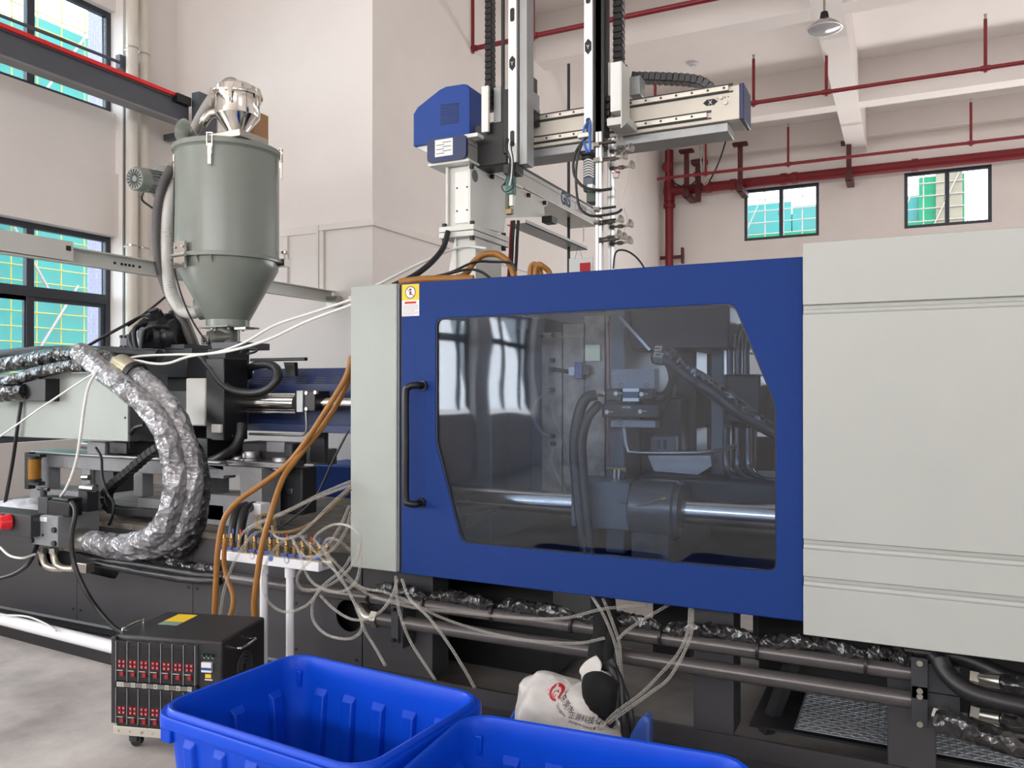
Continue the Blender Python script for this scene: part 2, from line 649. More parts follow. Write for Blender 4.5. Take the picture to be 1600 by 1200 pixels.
# piers between the windows stand proud of the spandrels
piers = MB()
edges = [Y0] + [v for ab in reversed(LEFT_WINDOWS) for v in ab] + [BY + 0.1]
for a, b in zip(edges[0::2], edges[1::2]):
    piers.box((X0 - 0.10, a, 0), (X0, b, SLAB))
piers.build('trim_1', WALL, kind='structure', smooth=0)
sp = MB()
for a, b in LEFT_WINDOWS:
    sp.box((X0 - 0.10, a, LOW[1]), (X0 - 0.055, b, 3.66))
sp.build('trim_2', WALL, kind='structure', smooth=0)

# inner block of rooms (front face and side face)
blk = MB()
blk.box((X0 - 0.1, BY, 0), (BX, BY + 0.25, SLAB))
blk.box((BX - 0.25, BY + 0.25, 0), (BX, Y1, SLAB))
blk.build('wall_block', WALL, kind='structure', smooth=0)

BWIN = [(-2.77, -1.43), (-0.02, 1.31), (2.73, 4.06), (5.48, 6.81)]
BZ = (4.39, 5.37)
wall_with_openings('wall_back', 'y', Y1, Y1 + 0.25, BX - 0.25, X1, [(a, b, *BZ) for a, b in BWIN] + [(a, b, 1.0, 3.0) for a, b in ADDED_LOW])
rops = [(a, b, *HIGH) for a, b in REAR_WINDOWS] 
wall_with_openings('wall_rear', 'y', Y0 - 0.25, Y0, X0 - 0.3, X1, rops)
wall_with_openings('wall_right', 'x', X1, X1 + 0.2, Y0, Y1, [(a, b, 2.3, 4.9) for a, b in RIGHT_WINDOWS])

# ceiling beams
n = 3
for y in (13.0, 9.58, 6.16, 2.74, -0.7, -4.1):
    MB().box((BX if y > BY else X0 - 0.1, y, BEAM), (X1, y + 0.3, SLAB)).build('trim_%d' % n, CEIL, kind='structure', smooth=0); n += 1
for x in (-0.94, 5.0):
    MB().box((x, Y0, BEAM - 0.01), (x + 0.32, Y1, SLAB)).build('trim_%d' % n, CEIL, kind='structure', smooth=0); n += 1
MB().box((BX, Y1 - 0.18, BEAM + 0.22), (X1, Y1, SLAB)).build('trim_%d' % n, CEIL, kind='structure', smooth=0); n += 1


def window_in_x(idx, y0, y1, z0, z1, xs, mullions, transom=None, glazed=True):
    """Dark framed window standing in a wall that runs along Y."""
    w = thing('window_%d' % idx, None, None, (xs, (y0 + y1) / 2, z0), kind='structure')
    f = 0.05
    m = MB()
    m.box((xs - 0.03, y0, z0), (xs + 0.03, y0 + f, z1)).box((xs - 0.03, y1 - f, z0), (xs + 0.03, y1, z1))
    m.box((xs - 0.03, y0 + f, z0), (xs + 0.03, y1 - f, z0 + f)).box((xs - 0.03, y0 + f, z1 - f), (xs + 0.03, y1 - f, z1))
    m.build('frame', FRAME, w, bev=0.004)
    for y in mullions:
        MB().box((xs - 0.028, y - 0.035, z0 + f), (xs + 0.028, y + 0.035, z1 - f)).build('mullion', FRAME, w, bev=0.003)
    if transom:
        MB().box((xs - 0.034, y0 + f, transom - 0.045), (xs + 0.036, y1 - f, transom + 0.045)).build('transom', FRAME, w, bev=0.003)
        ys = [y0 + f] + list(mullions) + [y1 - f]
        for a, b in zip(ys, ys[1:]):
            s = MB()
            for c in ((a, a + 0.045), (b - 0.045, b)):
                s.box((xs - 0.02, c[0], z0 + f), (xs + 0.012, c[1], transom - 0.03))
            for c in ((z0 + f, z0 + f + 0.05), (transom - 0.08, transom - 0.03)):
                s.box((xs - 0.02, a + 0.045, c[0]), (xs + 0.012, b - 0.045, c[1]))
            s.build('sash', FRAME, w)
    if glazed:
        ys = [y0 + f] + list(mullions) + [y1 - f]
        zz = [z0 + f] + ([transom] if transom else []) + [z1 - f]
        for a, b in zip(ys, ys[1:]):
            for c, d in zip(zz, zz[1:]):
                MB().box((xs - 0.003, a, c), (xs + 0.003, b, d)).build('pane', GLASS, w, smooth=0)
    return w


k = 1
for i, (a, b) in enumerate(LEFT_WINDOWS):
    g = i == 0
    window_in_x(k, a, b, *LOW, X0 - 0.20, [b - 0.80, b - 1.60], 2.45, glazed=g); k += 1
    window_in_x(k, a, b, *HIGH, X0 - 0.20, [b - 0.80, b - 1.60], None, glazed=g); k += 1


def window_in_y(idx, x0, x1, z0, z1, ys, glazed=True, mull=1, fr=0.055):
    w = thing('window_%d' % idx, None, None, ((x0 + x1) / 2, ys, z0), kind='structure')
    f = fr
    m = MB()
    m.holed([(x0, ys, z0), (x1, ys, z0), (x1, ys, z1), (x0, ys, z1)],
            [[(x0 + f, ys, z0 + f), (x1 - f, ys, z0 + f), (x1 - f, ys, z1 - f), (x0 + f, ys, z1 - f)]], (0, 0.07, 0))
    m.build('frame', FRAME, w)
    xs = [x0 + f] + [x0 + (x1 - x0) * (j + 1) / (mull + 1) for j in range(mull)] + [x1 - f]
    for x in xs[1:-1]:
        MB().box((x - 0.035, ys + 0.005, z0 + f), (x + 0.035, ys + 0.06, z1 - f)).build('mullion', FRAME, w, bev=0.003)
    if glazed:
        for a, b in zip(xs, xs[1:]):
            MB().box((a, ys + 0.03, z0 + f), (b, ys + 0.036, z1 - f)).build('pane', GLASS, w, smooth=0)
            hx = b - 0.05 if b != xs[-1] else a + 0.05
        MB().box((xs[1] - 0.045, ys - 0.012, (z0 + z1) / 2 - 0.04), (xs[1] - 0.025, ys + 0.005, (z0 + z1) / 2 + 0.04)).build('latch', ALUG, w)
    return w


for a, b in RIGHT_WINDOWS:
    window_in_x(k, a, b, 2.3, 4.9, X1 + 0.06, [a + 1.33, a + 2.67], 3.6, glazed=False); k += 1
for a, b in BWIN:
    window_in_y(k, a, b, *BZ, Y1 + 0.02); k += 1
for a, b in ADDED_LOW:
    window_in_y(k, a, b, 1.0, 3.0, Y1 + 0.02, glazed=False, mull=2); k += 1  # frames for the added, unseen back wall openings
for i, (a, b) in enumerate(REAR_WINDOWS):
    window_in_y(k, a, b, *HIGH, Y0 - 0.2, glazed=False, mull=2); k += 1

# ================================================================ outside
NET = mat('teal_safety_net', (58, 148, 142), 0.8, var=0.2, scale=0.5, rgb2=(104, 166, 160))
NETG = mat('green_safety_net', (44, 150, 106), 0.8, var=0.15, scale=0.4)
POLE = mat('yellow_scaffold_pole', (190, 172, 90), 0.6, var=0.08)
BRACE = mat('pale_scaffold_brace', (178, 156, 150), 0.6, var=0.08)
LILAC = bpy.data.materials.new('lilac_wall_tile')
LILAC.use_nodes = True
_nt = LILAC.node_tree
_br = _nt.nodes.new('ShaderNodeTexBrick')
_br.inputs['Color1'].default_value = lin((150, 144, 166))
_br.inputs['Color2'].default_value = lin((158, 152, 172))
_br.inputs['Mortar'].default_value = lin((122, 118, 138))
_br.inputs['Scale'].default_value = 5.0
_br.inputs['Mortar Size'].default_value = 0.012
_tc = _nt.nodes.new('ShaderNodeTexCoord')
_mp = _nt.nodes.new('ShaderNodeMapping')
_mp.inputs['Rotation'].default_value = (math.pi / 2, 0, math.pi / 2)
_nt.links.new(_tc.outputs['Object'], _mp.inputs['Vector'])
_nt.links.new(_mp.outputs['Vector'], _br.inputs['Vector'])
_nt.links.new(_br.outputs['Color'], _nt.nodes['Principled BSDF'].inputs['Base Color'])
LILAC.node_tree.nodes['Principled BSDF'].inputs['Roughness'].default_value = 0.6
MB().box((-9.3, 6.82, 0), (-9.0, 9.6, 9.0)).build('tiled_pier', LILAC, None, 'lilac tiled wall of the neighbouring wing outside the left windows', 'wall', smooth=0)
MB().box((-60, -40, -0.6), (50, 80, -0.35)).build('yard_ground', mat('yard_earth', (120, 114, 106), 0.9, var=0.15, scale=0.3), kind='structure', smooth=0)

sc = thing('scaffolded_building', 'building wrapped in teal netting and yellow scaffolding outside the left windows', 'building', (-31, 20, -0.3))
MB().box((-34, 8, -0.3), (-31, 34, 15)).build('wall', mat('raw_concrete', (120, 140, 140), 0.8, var=0.1, scale=0.3), sc, smooth=0)
for i in range(9):
    y = 8 + i * 3.0
    MB().box((-30.6, y + 0.04, -0.2), (-30.55, y + 2.96, 15.6 + (i % 3) * 0.5)).build('net_panel', NET, sc, smooth=0)
vp = MB().cyl((-30.2, 10.0, -0.3), (-30.2, 10.0, 17.0), 0.028, n=8).build('scaffold_pole', POLE, sc)
for i in range(1, 20):
    link_copy(vp, 'scaffold_pole', sc, (0, i * 1.0, 0))
hp = MB().cyl((-30.1, 8.0, 1.0), (-30.1, 32.0, 1.0), 0.025, n=8).build('scaffold_ledger', POLE, sc)
for i in range(1, 27):
    link_copy(hp, 'scaffold_ledger', sc, (0, 0, i * 0.58))
for y, z, s in ((15, 2, 1), (18.2, 6.0, -1), (19.0, 1.5, 1), (20.6, 5.0, -1), (17.2, 8.5, 1), (21, 9, -1), (19.5, 12.0, 1)):
    MB().cyl((-30.0, y, z), (-30.0, y + 2.6 * s, z + 4.2), 0.05, n=8).build('scaffold_brace', BRACE, sc)
MB().box((-29.98, 17.0, 8.25), (-29.95, 20.4, 8.62)).build('warning_banner', mat('red_white_banner', (214, 120, 132), 0.7, var=0.3, scale=3, rgb2=(240, 230, 230)), sc, smooth=0)

sb = thing('netted_building', 'far building under green netting with bare scaffold poles behind the back wall windows', 'building', (0, 45, -0.3))
MB().box((-14, 46, -0.3), (2.3, 49, 11.0)).build('wall', mat('netted_concrete', (104, 160, 146), 0.8, var=0.1, scale=0.3), sc and sb, smooth=0)
for i in range(6):
    x = -13 + i * 2.5
    MB().box((x + 0.03, 45.6, -0.2), (x + 2.47, 45.65, 11.6 - (i % 2) * 0.3)).build('net_panel', NET, sb, smooth=0)
MB().box((-13, 45.2, -0.2), (2.4, 45.25, 9.9)).build('low_net', NETG, sb, smooth=0)
MB().box((0.6, 45.3, -0.2), (2.6, 45.35, 12.1)).build('side_net', NETG, sb, smooth=0)
MB().box((1.35, 45.0, -0.2), (2.5, 46.0, 14.2)).build('concrete_column', mat('tan_concrete', (150, 136, 116), 0.8, var=0.1, scale=1), sb, smooth=0)
pv = MB().cyl((-12.5, 45.0, -0.3), (-12.5, 45.0, 13.2), 0.035, n=6).build('scaffold_pole', BRACE, sb)
for i in range(1, 17):
    link_copy(pv, 'scaffold_pole', sb, (i * 0.95, 0, 0))
ph = MB().cyl((-13, 44.95, 8.6), (2.6, 44.95, 8.6), 0.03, n=6).build('scaffold_ledger', BRACE, sb)
for i in range(1, 8):
    link_copy(ph, 'scaffold_ledger', sb, (0, 0, i * 0.62))
for x in (-10.2, -8.3, -0.8, 0.9):
    MB().cyl((x, 44.9, 8.8), (x + 1.5, 44.9, 12.2), 0.035, n=6).build('scaffold_brace', BRACE, sb)

# ================================================================ fire pipes
def branch(yb, xs, x0, x1, up, label):
    z = 5.36
    r = thing('sprinkler_branch', label, 'pipe', (x0, yb, z), 'sprinkler branch pipes')
    MB().cyl((x0, yb, z), (x1, yb, z), 0.027, n=12).build('pipe', REDP, r)
    for i, x in enumerate(xs):
        MB().cyl((x, yb, z - 0.05), (x, yb, z + up), 0.02, n=10).build('upright', REDP, r)
        MB().cyl((x, yb, z + up), (x, yb, z + up + 0.05), 0.014, n=8).cyl((x, yb, z + up + 0.05), (x, yb, z + up + 0.057), 0.02, n=10).build('sprinkler_head', ZINC, r)
        MB().cyl((x - 0.05, yb, z), (x + 0.05, yb, z), 0.034, n=12).build('tee', REDP, r)
    return r


def xpx(px, Y):
    return PY(px, 600, Y).x


branch(7.86, [xpx(736, 7.86) + 0.02, xpx(833, 7.86), 0.2, 3.0], BX, X1, 0.62, 'thin red sprinkler pipe nearest the camera, behind the robot posts')
branch(10.99, [xpx(1024, 10.99), xpx(1178, 10.99), xpx(1292, 10.99), xpx(1541, 10.99), 3.9], BX, X1, 0.58, 'thin red sprinkler pipe passing below the hanging lamp')
branch(14.25, [xpx(889, 14.25) if xpx(889, 14.25) > BX else BX + 0.5, xpx(1103, 14.25), xpx(1232, 14.25), xpx(1518, 14.25), 3.5], BX + 0.3, X1, 0.62, 'thin red sprinkler pipe just above the thick main, farthest back')

YM, ZM = 15.5, 5.42
mp_ = thing('fire_main', 'thick red fire main running along the back wall above the windows', 'pipe', (BX, YM, ZM))
MB().cyl((PY(1046, 300, YM).x - 0.1, YM, ZM), (X1, YM, ZM), 0.092, n=20).build('pipe', REDP, mp_)
for px in (1072, 1092, 1108, 1146, 1225, 1242, 1430):
    x = xpx(px, YM)
    MB().cyl((x - 0.05, YM, ZM), (x + 0.05, YM, ZM), 0.108, n=20).build('coupling', REDP, mp_)
x = xpx(1090, YM)
MB().cyl((x, YM, ZM + 0.1), (x, YM, ZM + 0.22), 0.035, n=10).cyl((x, YM, ZM + 0.22), (x, YM, ZM + 0.31), 0.07, n=12).build('plug', REDP, mp_)
xr = xpx(1046, YM)
rs = thing('fire_riser', 'red vertical fire riser in the corner of the back wall', 'pipe', (xr, YM, 0))
MB().cyl((xr, YM, 0), (xr, YM, 6.22), 0.08, n=20).build('pipe', REDP, rs)
MB().cyl((xr, YM, ZM - 0.2), (xr, YM, ZM + 0.2), 0.105, n=20).build('tee', REDP, rs)
MB().cyl((xr, YM, ZM - 0.32), (xr, YM, ZM - 0.24), 0.115, n=20).build('flange', REDP, rs)
MB().cyl((xr - 0.01, YM - 0.1, ZM + 0.45), (xr - 0.01, YM - 0.16, ZM + 0.45), 0.1, n=16).build('gauge_cap', REDP, rs)
MB().box((xr - 0.18, YM - 0.03, 4.1), (xr + 0.28, YM + 0.03, 4.16)).box((xr + 0.24, YM - 0.06, 4.0), (xr + 0.28, YM + 0.06, 4.3)).build('wall_bracket', REDB, rs)
for px, lab in ((1073, 'dark red steel hanger on the fire main beside the riser'), (1157, 'dark red steel hanger on the fire main beside the first back window'), (1327, 'dark red steel hanger on the fire main under the ceiling beam')):
    x = xpx(px, 15.2)
    top = 6.05 if px != 1327 else BEAM
    h = thing('pipe_hanger', lab, 'bracket', (x, 15.2, ZM - 0.3), 'fire main hangers')
    MB().box((x - 0.04, 15.16, ZM - 0.22), (x + 0.04, 15.24, top)).build('post', REDB, h)
    if px == 1073:
        MB().box((x + 0.13, 15.35, ZM - 0.28), (x + 0.22, 15.45, top - 0.2)).build('post', REDB, h)
        MB().box((x + 0.06, 15.3, top - 0.2), (x + 0.34, 15.5, top - 0.12)).build('cap', REDB, h)
    MB().box((x - 0.13, 15.12, top), (x + 0.13, 15.28, top + 0.05)).build('cap', REDB, h)
    MB().box((x - 0.06, 15.1, ZM - 0.22), (x + 0.06, 15.75, ZM - 0.13)).build('foot', REDB, h)
# hoist chain and cables near the corner
ch = thing('hoist_chain', 'slack metal hoist chains hanging by the fire main', 'chain', PY(1100, 290, 14.9))
for px0, px1 in ((1093, 1097), (1100, 1099)):
    MB().tube(path([(px0, 194, 14.9), ((px0 + px1) / 2, 250, 14.9), (px1, 285, 14.9)]), 0.02, n=6, rf=lambda i, k, t: 0.6 + 0.5 * (i % 2)).build('chain', ZINC, ch)
MB().tube(path([(1097, 280, 14.9), (1101, 288, 14.9), (1106, 282, 14.9), (1100, 275, 14.9)]), 0.02, n=6).build('hook', ZINC, ch)
MB().tube(path([(1143, 190, 15.0), (1128, 240, 15.0), (1118, 265, 15.0), (1108, 283, 15.0), (1100, 288, 15.0)]), 0.014, n=6).build('loose_cable', RUBBER, None, 'black cable drooping from the ceiling to the fire main', 'cable')
MB().tube(path([(1050, 284, 15.4), (1068, 292, 15.0), (1085, 285, 15.0), (1096, 265, 15.0)]), 0.014, n=6).build('loose_cable', RUBBER, None, 'black cable looping from the riser to the chains', 'cable')

# lamp
lx = PY(1288, 40, 9.0)
lamp = thing('high_bay_lamp', 'glass-domed industrial lamp hanging from the ceiling beam', 'lamp', lx)
MB().cyl(lx + Vector((0, 0, 0.10)), (lx.x, lx.y, BEAM), 0.012, n=8).build('rod', ZINC, lamp)
MB().cyl(lx + Vector((0, 0, 0.06)), lx + Vector((0, 0, 0.14)), 0.05, 0.035, n=16).build('lamp_holder', BLACK, lamp)
MB().lathe(lx, [(0.03, 0.06), (0.09, 0.045), (0.15, 0.0), (0.172, -0.03), (0.18, -0.032), (0.18, -0.042), (0.168, -0.042), (0.14, 0.0), (0.04, 0.03)], 32).build('shade', GLASSY, lamp)
MB().lathe(lx, [(0.168, -0.04), (0.12, -0.06), (0.06, -0.07), (0.0, -0.073)], 32).build('lens', LENS, lamp)
sd = PZ(1083, 98, SLAB)
MB().lathe(sd, [(0.0, -0.07), (0.05, -0.07), (0.06, -0.04), (0.085, -0.03), (0.085, 0.0)], 20).build('smoke_detector', PVC, None, 'small white smoke detector on the ceiling', 'detector')

# ================================================================ left corner: drain pipes, rails, trunking
for px, Y, lab in ((205.5, 5.72, 'cream drain pipe nearer the left window'), (223, 5.86, 'cream drain pipe in the corner behind the other one')):
    d = ray(px, 600)
    p = EYE + d * ((X0 + 0.12) / d.x) if Y < 5.8 else EYE + d * ((X0 + 0.09) / d.x)
    t = thing('drain_pipe', lab, 'pipe', (p.x, p.y, 0), 'drain pipes in the left corner')
    MB().cyl((p.x, p.y, 0), (p.x, p.y, SLAB), 0.055, n=20).build('pipe', PVCW, t)
    for z in (2.95, 4.85):
        MB().cyl((p.x, p.y, z), (p.x, p.y, z + 0.015), 0.059, n=20).box((p.x - 0.1, p.y - 0.01, z), (p.x, p.y + 0.01, z + 0.014)).build('clip', ZINC, t)

# crane runway beam with red conductor rail
xc = -6.36
ytop = 4.40
cr = thing('crane_runway', 'dark steel crane runway beam with red conductor rail under the upper window', 'beam', (xc, 3, ytop - 0.26))
MB().box((xc - 0.01, -8.5, ytop - 0.22), (xc + 0.01, 5.75, ytop - 0.012)).build('web', mat('runway_grey', (86, 90, 98), 0.5, var=0.05), cr)
MB().box((xc - 0.06, -8.5, ytop - 0.24), (xc + 0.07, 5.75, ytop - 0.22)).build('bottom_flange', mat('runway_flange', (128, 128, 130), 0.5, var=0.05), cr)
MB().box((xc - 0.06, -8.5, ytop - 0.014), (xc + 0.03, 5.75, ytop)).build('top_flange', MATS['runway_grey'], cr)
MB().box((xc + 0.02, -8.5, ytop - 0.002), (xc + 0.055, 5.55, ytop + 0.035)).build('conductor_rail', mat('red_conductor', (236, 40, 44), 0.4, var=0.03), cr, bev=0.006)
MB().box((xc - 0.02, 5.55, ytop - 0.05), (xc + 0.08, 5.72, ytop + 0.03)).build('end_stop', BLACK, cr)
MB().box((xc + 0.04, 5.76, ytop - 0.30), (xc + 0.14, 5.98, ytop + 0.1)).build('wall_bracket', MATS['runway_grey'], cr)
MB().box((xc - 0.4, 5.8, ytop - 0.3), (xc, 5.86, ytop - 0.24)).build('wall_strut', MATS['runway_grey'], cr)
p = PX(190, 100, X0 + 0.02)
tr = thing('tie_rod', 'thin grey tie rod ending at a bracket above the runway beam', 'rod', p)
MB().cyl(PX(-40, 8, X0 + 0.05), PX(188, 98, X0 + 0.05), 0.016, n=8).build('rod', MATS['runway_grey'], tr)
MB().box((X0, p.y - 0.05, p.z - 0.06), (X0 + 0.06, p.y + 0.06, p.z + 0.07)).build('bracket', MATS['runway_grey'], tr)
MB().box((X0, p.y + 0.03, 1.0), (X0 + 0.02, p.y + 0.05, p.z - 0.06)).build('conduit', MATS['runway_flange'], tr)

# pale steel channel passing behind the hopper
xk = -4.77
zt, zb = PX(246, 410, xk).z, PX(246, 433, xk).z
cc = thing('steel_channel', 'pale galvanised steel channel passing behind the hopper', 'channel', (xk, 4.4, zb))
MB().box((xk - 0.01, -2.0, zb), (xk, 5.98, zt)).build('web', WHITEG, cc)
MB().box((xk - 0.01, -2.0, zt - 0.008), (xk + 0.05, 5.98, zt)).build('top_lip', WHITEG, cc)
MB().box((xk - 0.01, -2.0, zb), (xk + 0.05, 5.98, zb + 0.008)).build('bottom_lip', WHITEG, cc)
for px in (179, 190, 196, 202, 208, 218):
    q = PX(px, 412, xk)
    MB().box((xk, q.y - 0.008, (zt + zb) / 2 - 0.008), (xk + 0.004, q.y + 0.008, (zt + zb) / 2 + 0.008)).build('slot', BLACK, cc)
MB().box((xk, 5.9, zb - 0.04), (xk + 0.12, 5.98, zb + 0.05)).build('end_bracket', ZINC, cc)

ys_ = PX(115, 385, xk + 0.06).y
MB().box((xk + 0.052, -2.0, zb + 0.012), (xk + 0.058, ys_, zt + 0.03)).build('splice_plate', WHITEG, cc)
MB().box((xk + 0.05, ys_ - 0.05, zt - 0.03), (xk + 0.064, ys_ - 0.02, zt)).build('splice_bolt', BLACK, cc)


def trunk(a, b, label):
    return MB().box(a, b).build('cable_trunking', WALL, None, label, 'trunking', 'white wall trunking', bev=0.004)


zt1 = PY(581, 348, BY).z
xa, xb_ = xpx(505, BY), xpx(448, BY)
zlo = PY(505, 458, BY).z
trunk((xa - 0.03, BY - 0.03, zt1 - 0.03), (BX, BY, zt1 + 0.03), 'white cable trunking along the front of the block wall')
trunk((BX + 0.001, BY - 0.03, zt1 - 0.03), (BX + 0.031, 15.6, zt1 + 0.03), 'white cable trunking along the shaded side of the block wall')
trunk((xa - 0.07, BY - 0.03, zlo), (xa - 0.035, BY, zt1 + 0.03), 'narrow white trunking dropping beside the corner run')
trunk((xa - 0.03, BY - 0.025, zlo), (xa + 0.02, BY, zt1 - 0.032), 'white vertical trunking dropping from the corner run')
trunk((xb_ - 0.03, BY - 0.03, zlo), (xb_ + 0.03, BY, zt1 - 0.05), 'white vertical trunking just right of the hopper')
trunk((xpx(438, BY), BY - 0.012, zt1 - 0.045), (xa - 0.075, BY, zt1 + 0.04), 'flat white cover strip between the two vertical trunkings')
# ================================================================ sliding safety door
YD = 3.25
dx0, dx1 = xpx(627, YD), xpx(1255, YD)
dz1, dz0 = 2.098, 0.708
door = thing('safety_door', 'blue sliding safety door with a large clear window and black handle', 'machine door', ((dx0 + dx1) / 2, YD, dz0))
win = [PY(x, y, YD) for x, y in ((681, 498), (1147, 474), (1212, 632), (1213, 894), (721, 848), (681, 690))]
win = [Vector((p.x, YD, p.z)) for p in win]
hole = round_poly(win, 0.035, 5)
outer = [Vector(p) for p in ((dx0, YD, dz0), (dx1, YD, dz0), (dx1, YD, dz1), (dx0, YD, dz1))]
MB().holed(outer, [hole], (0, 0.045, 0)).build('door_frame', BLUE, door, bev=0.004)
cw = sum(win, Vector()) / len(win)
hole_in = [p + (cw - p).normalized() * 0.005 for p in hole]
MB().holed([Vector((p.x, YD + 0.004, p.z)) for p in hole], [[Vector((p.x, YD + 0.004, p.z)) for p in hole_in]], (0, 0.02, 0)).build('window_seal', PLASTIC, door)
MB().prism([Vector((p.x, YD + 0.012, p.z)) for p in hole], (0, 0.004, 0)).build('window_pane', DOORPANE, door, smooth=0)
# handle
ha, hb = PY(634, 606, YD - 0.06), PY(634, 786, YD - 0.06)
MB().tube([(ha.x + 0.06, YD + 0.005, ha.z + 0.01), (ha.x + 0.05, YD - 0.04, ha.z + 0.012), (ha.x + 0.02, YD - 0.06, ha.z + 0.005), (ha.x, YD - 0.06, ha.z - 0.03), (ha.x, YD - 0.06, (ha.z + hb.z) / 2),
           (hb.x, YD - 0.06, hb.z + 0.03), (hb.x + 0.015, YD - 0.06, hb.z), (hb.x + 0.045, YD - 0.04, hb.z - 0.005), (hb.x + 0.05, YD + 0.005, hb.z - 0.003)], 0.0165, n=12).build('handle', PLASTIC, door)
MB().cyl((ha.x + 0.06, YD - 0.012, ha.z + 0.01), (ha.x + 0.06, YD + 0.002, ha.z + 0.01), 0.024).cyl((hb.x + 0.05, YD - 0.012, hb.z - 0.003), (hb.x + 0.05, YD + 0.002, hb.z - 0.003), 0.024).build('handle_base', PLASTIC, door)
# warning sticker
sx0, sx1 = dx0 + 0.004, xpx(655, YD)
sz2, sz1, sz0 = PY(628, 445, YD).z, PY(628, 470, YD).z, PY(628, 494.5, YD).z
MB().box((sx0, YD - 0.0012, sz0), (sx1, YD, sz1)).build('warning_label', PAPER, door, smooth=0)
MB().box((sx0, YD - 0.0012, sz1), (sx1, YD, sz2)).build('warning_pictogram', YEL, door, smooth=0)
cx, cz, rr = (sx0 + sx1) / 2, (sz1 + sz2) / 2 - 0.001, 0.028
MB().cyl((cx, YD - 0.0016, cz), (cx, YD - 0.001, cz), rr, n=28).build('pictogram_disc', PAPER, door, smooth=0)
MB().lathe((cx, YD - 0.002, cz), [(rr - 0.002, 0), (rr + 0.0015, 0), (rr + 0.0015, 0.001), (rr - 0.002, 0.001)], 28, axis=(0, 1, 0)).build('pictogram_ring', INK, door, smooth=0)
MB().ball((cx, YD - 0.0018, cz + 0.014), 0.006, (1.2, 0.1, 0.8)).box((cx - 0.005, YD - 0.002, cz - 0.012), (cx + 0.005, YD - 0.0016, cz + 0.006)).build('pictogram_figure', INKB, door, smooth=0)
MB().bar((cx - 0.019, YD - 0.0022, cz + 0.019), (cx + 0.019, YD - 0.0022, cz - 0.019), 0.001, 0.0028, up=(0, 0, 1)).build('pictogram_bar', INKR, door, smooth=0)
MB().box((sx0 + 0.016, YD - 0.0018, sz1 - 0.016), (sx1 - 0.016, YD - 0.001, sz1 - 0.006)).build('label_heading', INKR, door, smooth=0)
for i in range(8):
    z = sz1 - 0.022 - i * 0.0068
    MB().box((sx0 + 0.006, YD - 0.0016, z - 0.0022), (sx1 - 0.006 - (0.02 if i in (4, 7) else 0), YD - 0.001, z)).build('label_text_line', mat('pink_grey_ink', (168, 140, 150), 0.6), door, smooth=0)
MB().box((dx0 + 0.02, YD + 0.05, dz1 - 0.05), (dx1, YD + 0.09, dz1 - 0.02)).build('top_rail', DARK, door)
MB().box((dx0 + 0.02, YD + 0.05, dz0 + 0.005), (dx1, YD + 0.09, dz0 + 0.05)).build('bottom_rail', DARK, door)

# fixed narrow guard left of the door
gx0, gx1 = xpx(547, YD), xpx(619.5, YD)
gz1, gz0 = PY(547, 449, YD).z, PY(547, 886, YD).z
gd = thing('end_guard', 'pale grey narrow guard panel left of the blue safety door', 'guard panel', ((gx0 + gx1) / 2, YD, gz0))
MB().box((gx0, YD + 0.002, gz0), (gx1, YD + 0.06, gz1 + 0.005)).build('panel', LGREY, gd, bev=0.006)
MB().box((gx1, YD + 0.012, gz0 + 0.005), (gx1 + 0.008, YD + 0.06, gz1)).build('edge_strip', MGREY, gd)
MB().box((gx1 + 0.008, YD + 0.02, gz0 - 0.005), (dx0 - 0.002, YD + 0.06, gz1 - 0.003)).build('rubber_seal', RUBBER, gd)
MB().box((gx0 + 0.01, YD + 0.06, gz0 + 0.02), (gx0 + 0.03, YD + 0.6, gz1 - 0.02)).build('side_return', LGREY, gd)

# right clamp cover
YC = 3.20
c0, c1 = xpx(1254.5, YC), 2.3
cz1, cz0 = PY(1255, 380, YC).z, PY(1258, 992, YC).z
g = [PY(1257, y, YC).z for y in (479, 845, 903)]
cv = thing('clamp_cover', 'large pale grey clamp guard with pressed grooves right of the blue door', 'machine cover', ((c0 + c1) / 2, YC, cz0))
MB().box((c0 + 0.004, YC + 0.016, cz0 + 0.01), (c1, YC + 0.05, cz1 - 0.01)).build('backing_sheet', LGREY2, cv)
zs = [cz1, *g, cz0]
for i in range(4):
    t = zs[i] - (0.028 if i else 0)
    b = zs[i + 1]
    MB().box((c0, YC, b + (0.006 if i < 3 else 0)), (c1, YC + 0.022, t)).build('panel', LGREY2, cv, bev=0.003)
    if i:
        # rounded bead under each groove
        MB().cyl((c0 + 0.002, YC + 0.008, t + 0.006), (c1, YC + 0.008, t + 0.006), 0.012, n=12).build('pressed_bead', LGREY2, cv)
MB().box((c0, YC + 0.02, cz0), (c0 + 0.012, YC + 0.06, cz1)).build('edge_return', LGREY2, cv)
MB().box((c0 + 0.05, YC + 0.05, cz1 - 0.03), (c1, 5.15, cz1 - 0.01)).build('top_sheet', LGREY2, cv)
MB().box((c0 + 0.05, 5.1, 0.75), (c1, 5.15, cz1 - 0.02)).build('rear_sheet', LGREY2, cv)

# ================================================================ machine base
YB = 3.45
ZDK = 0.76
bs = thing('machine_base', 'long dark grey steel base frame of the moulding machine', 'machine base', (-2.0, 4.2, 0.0))
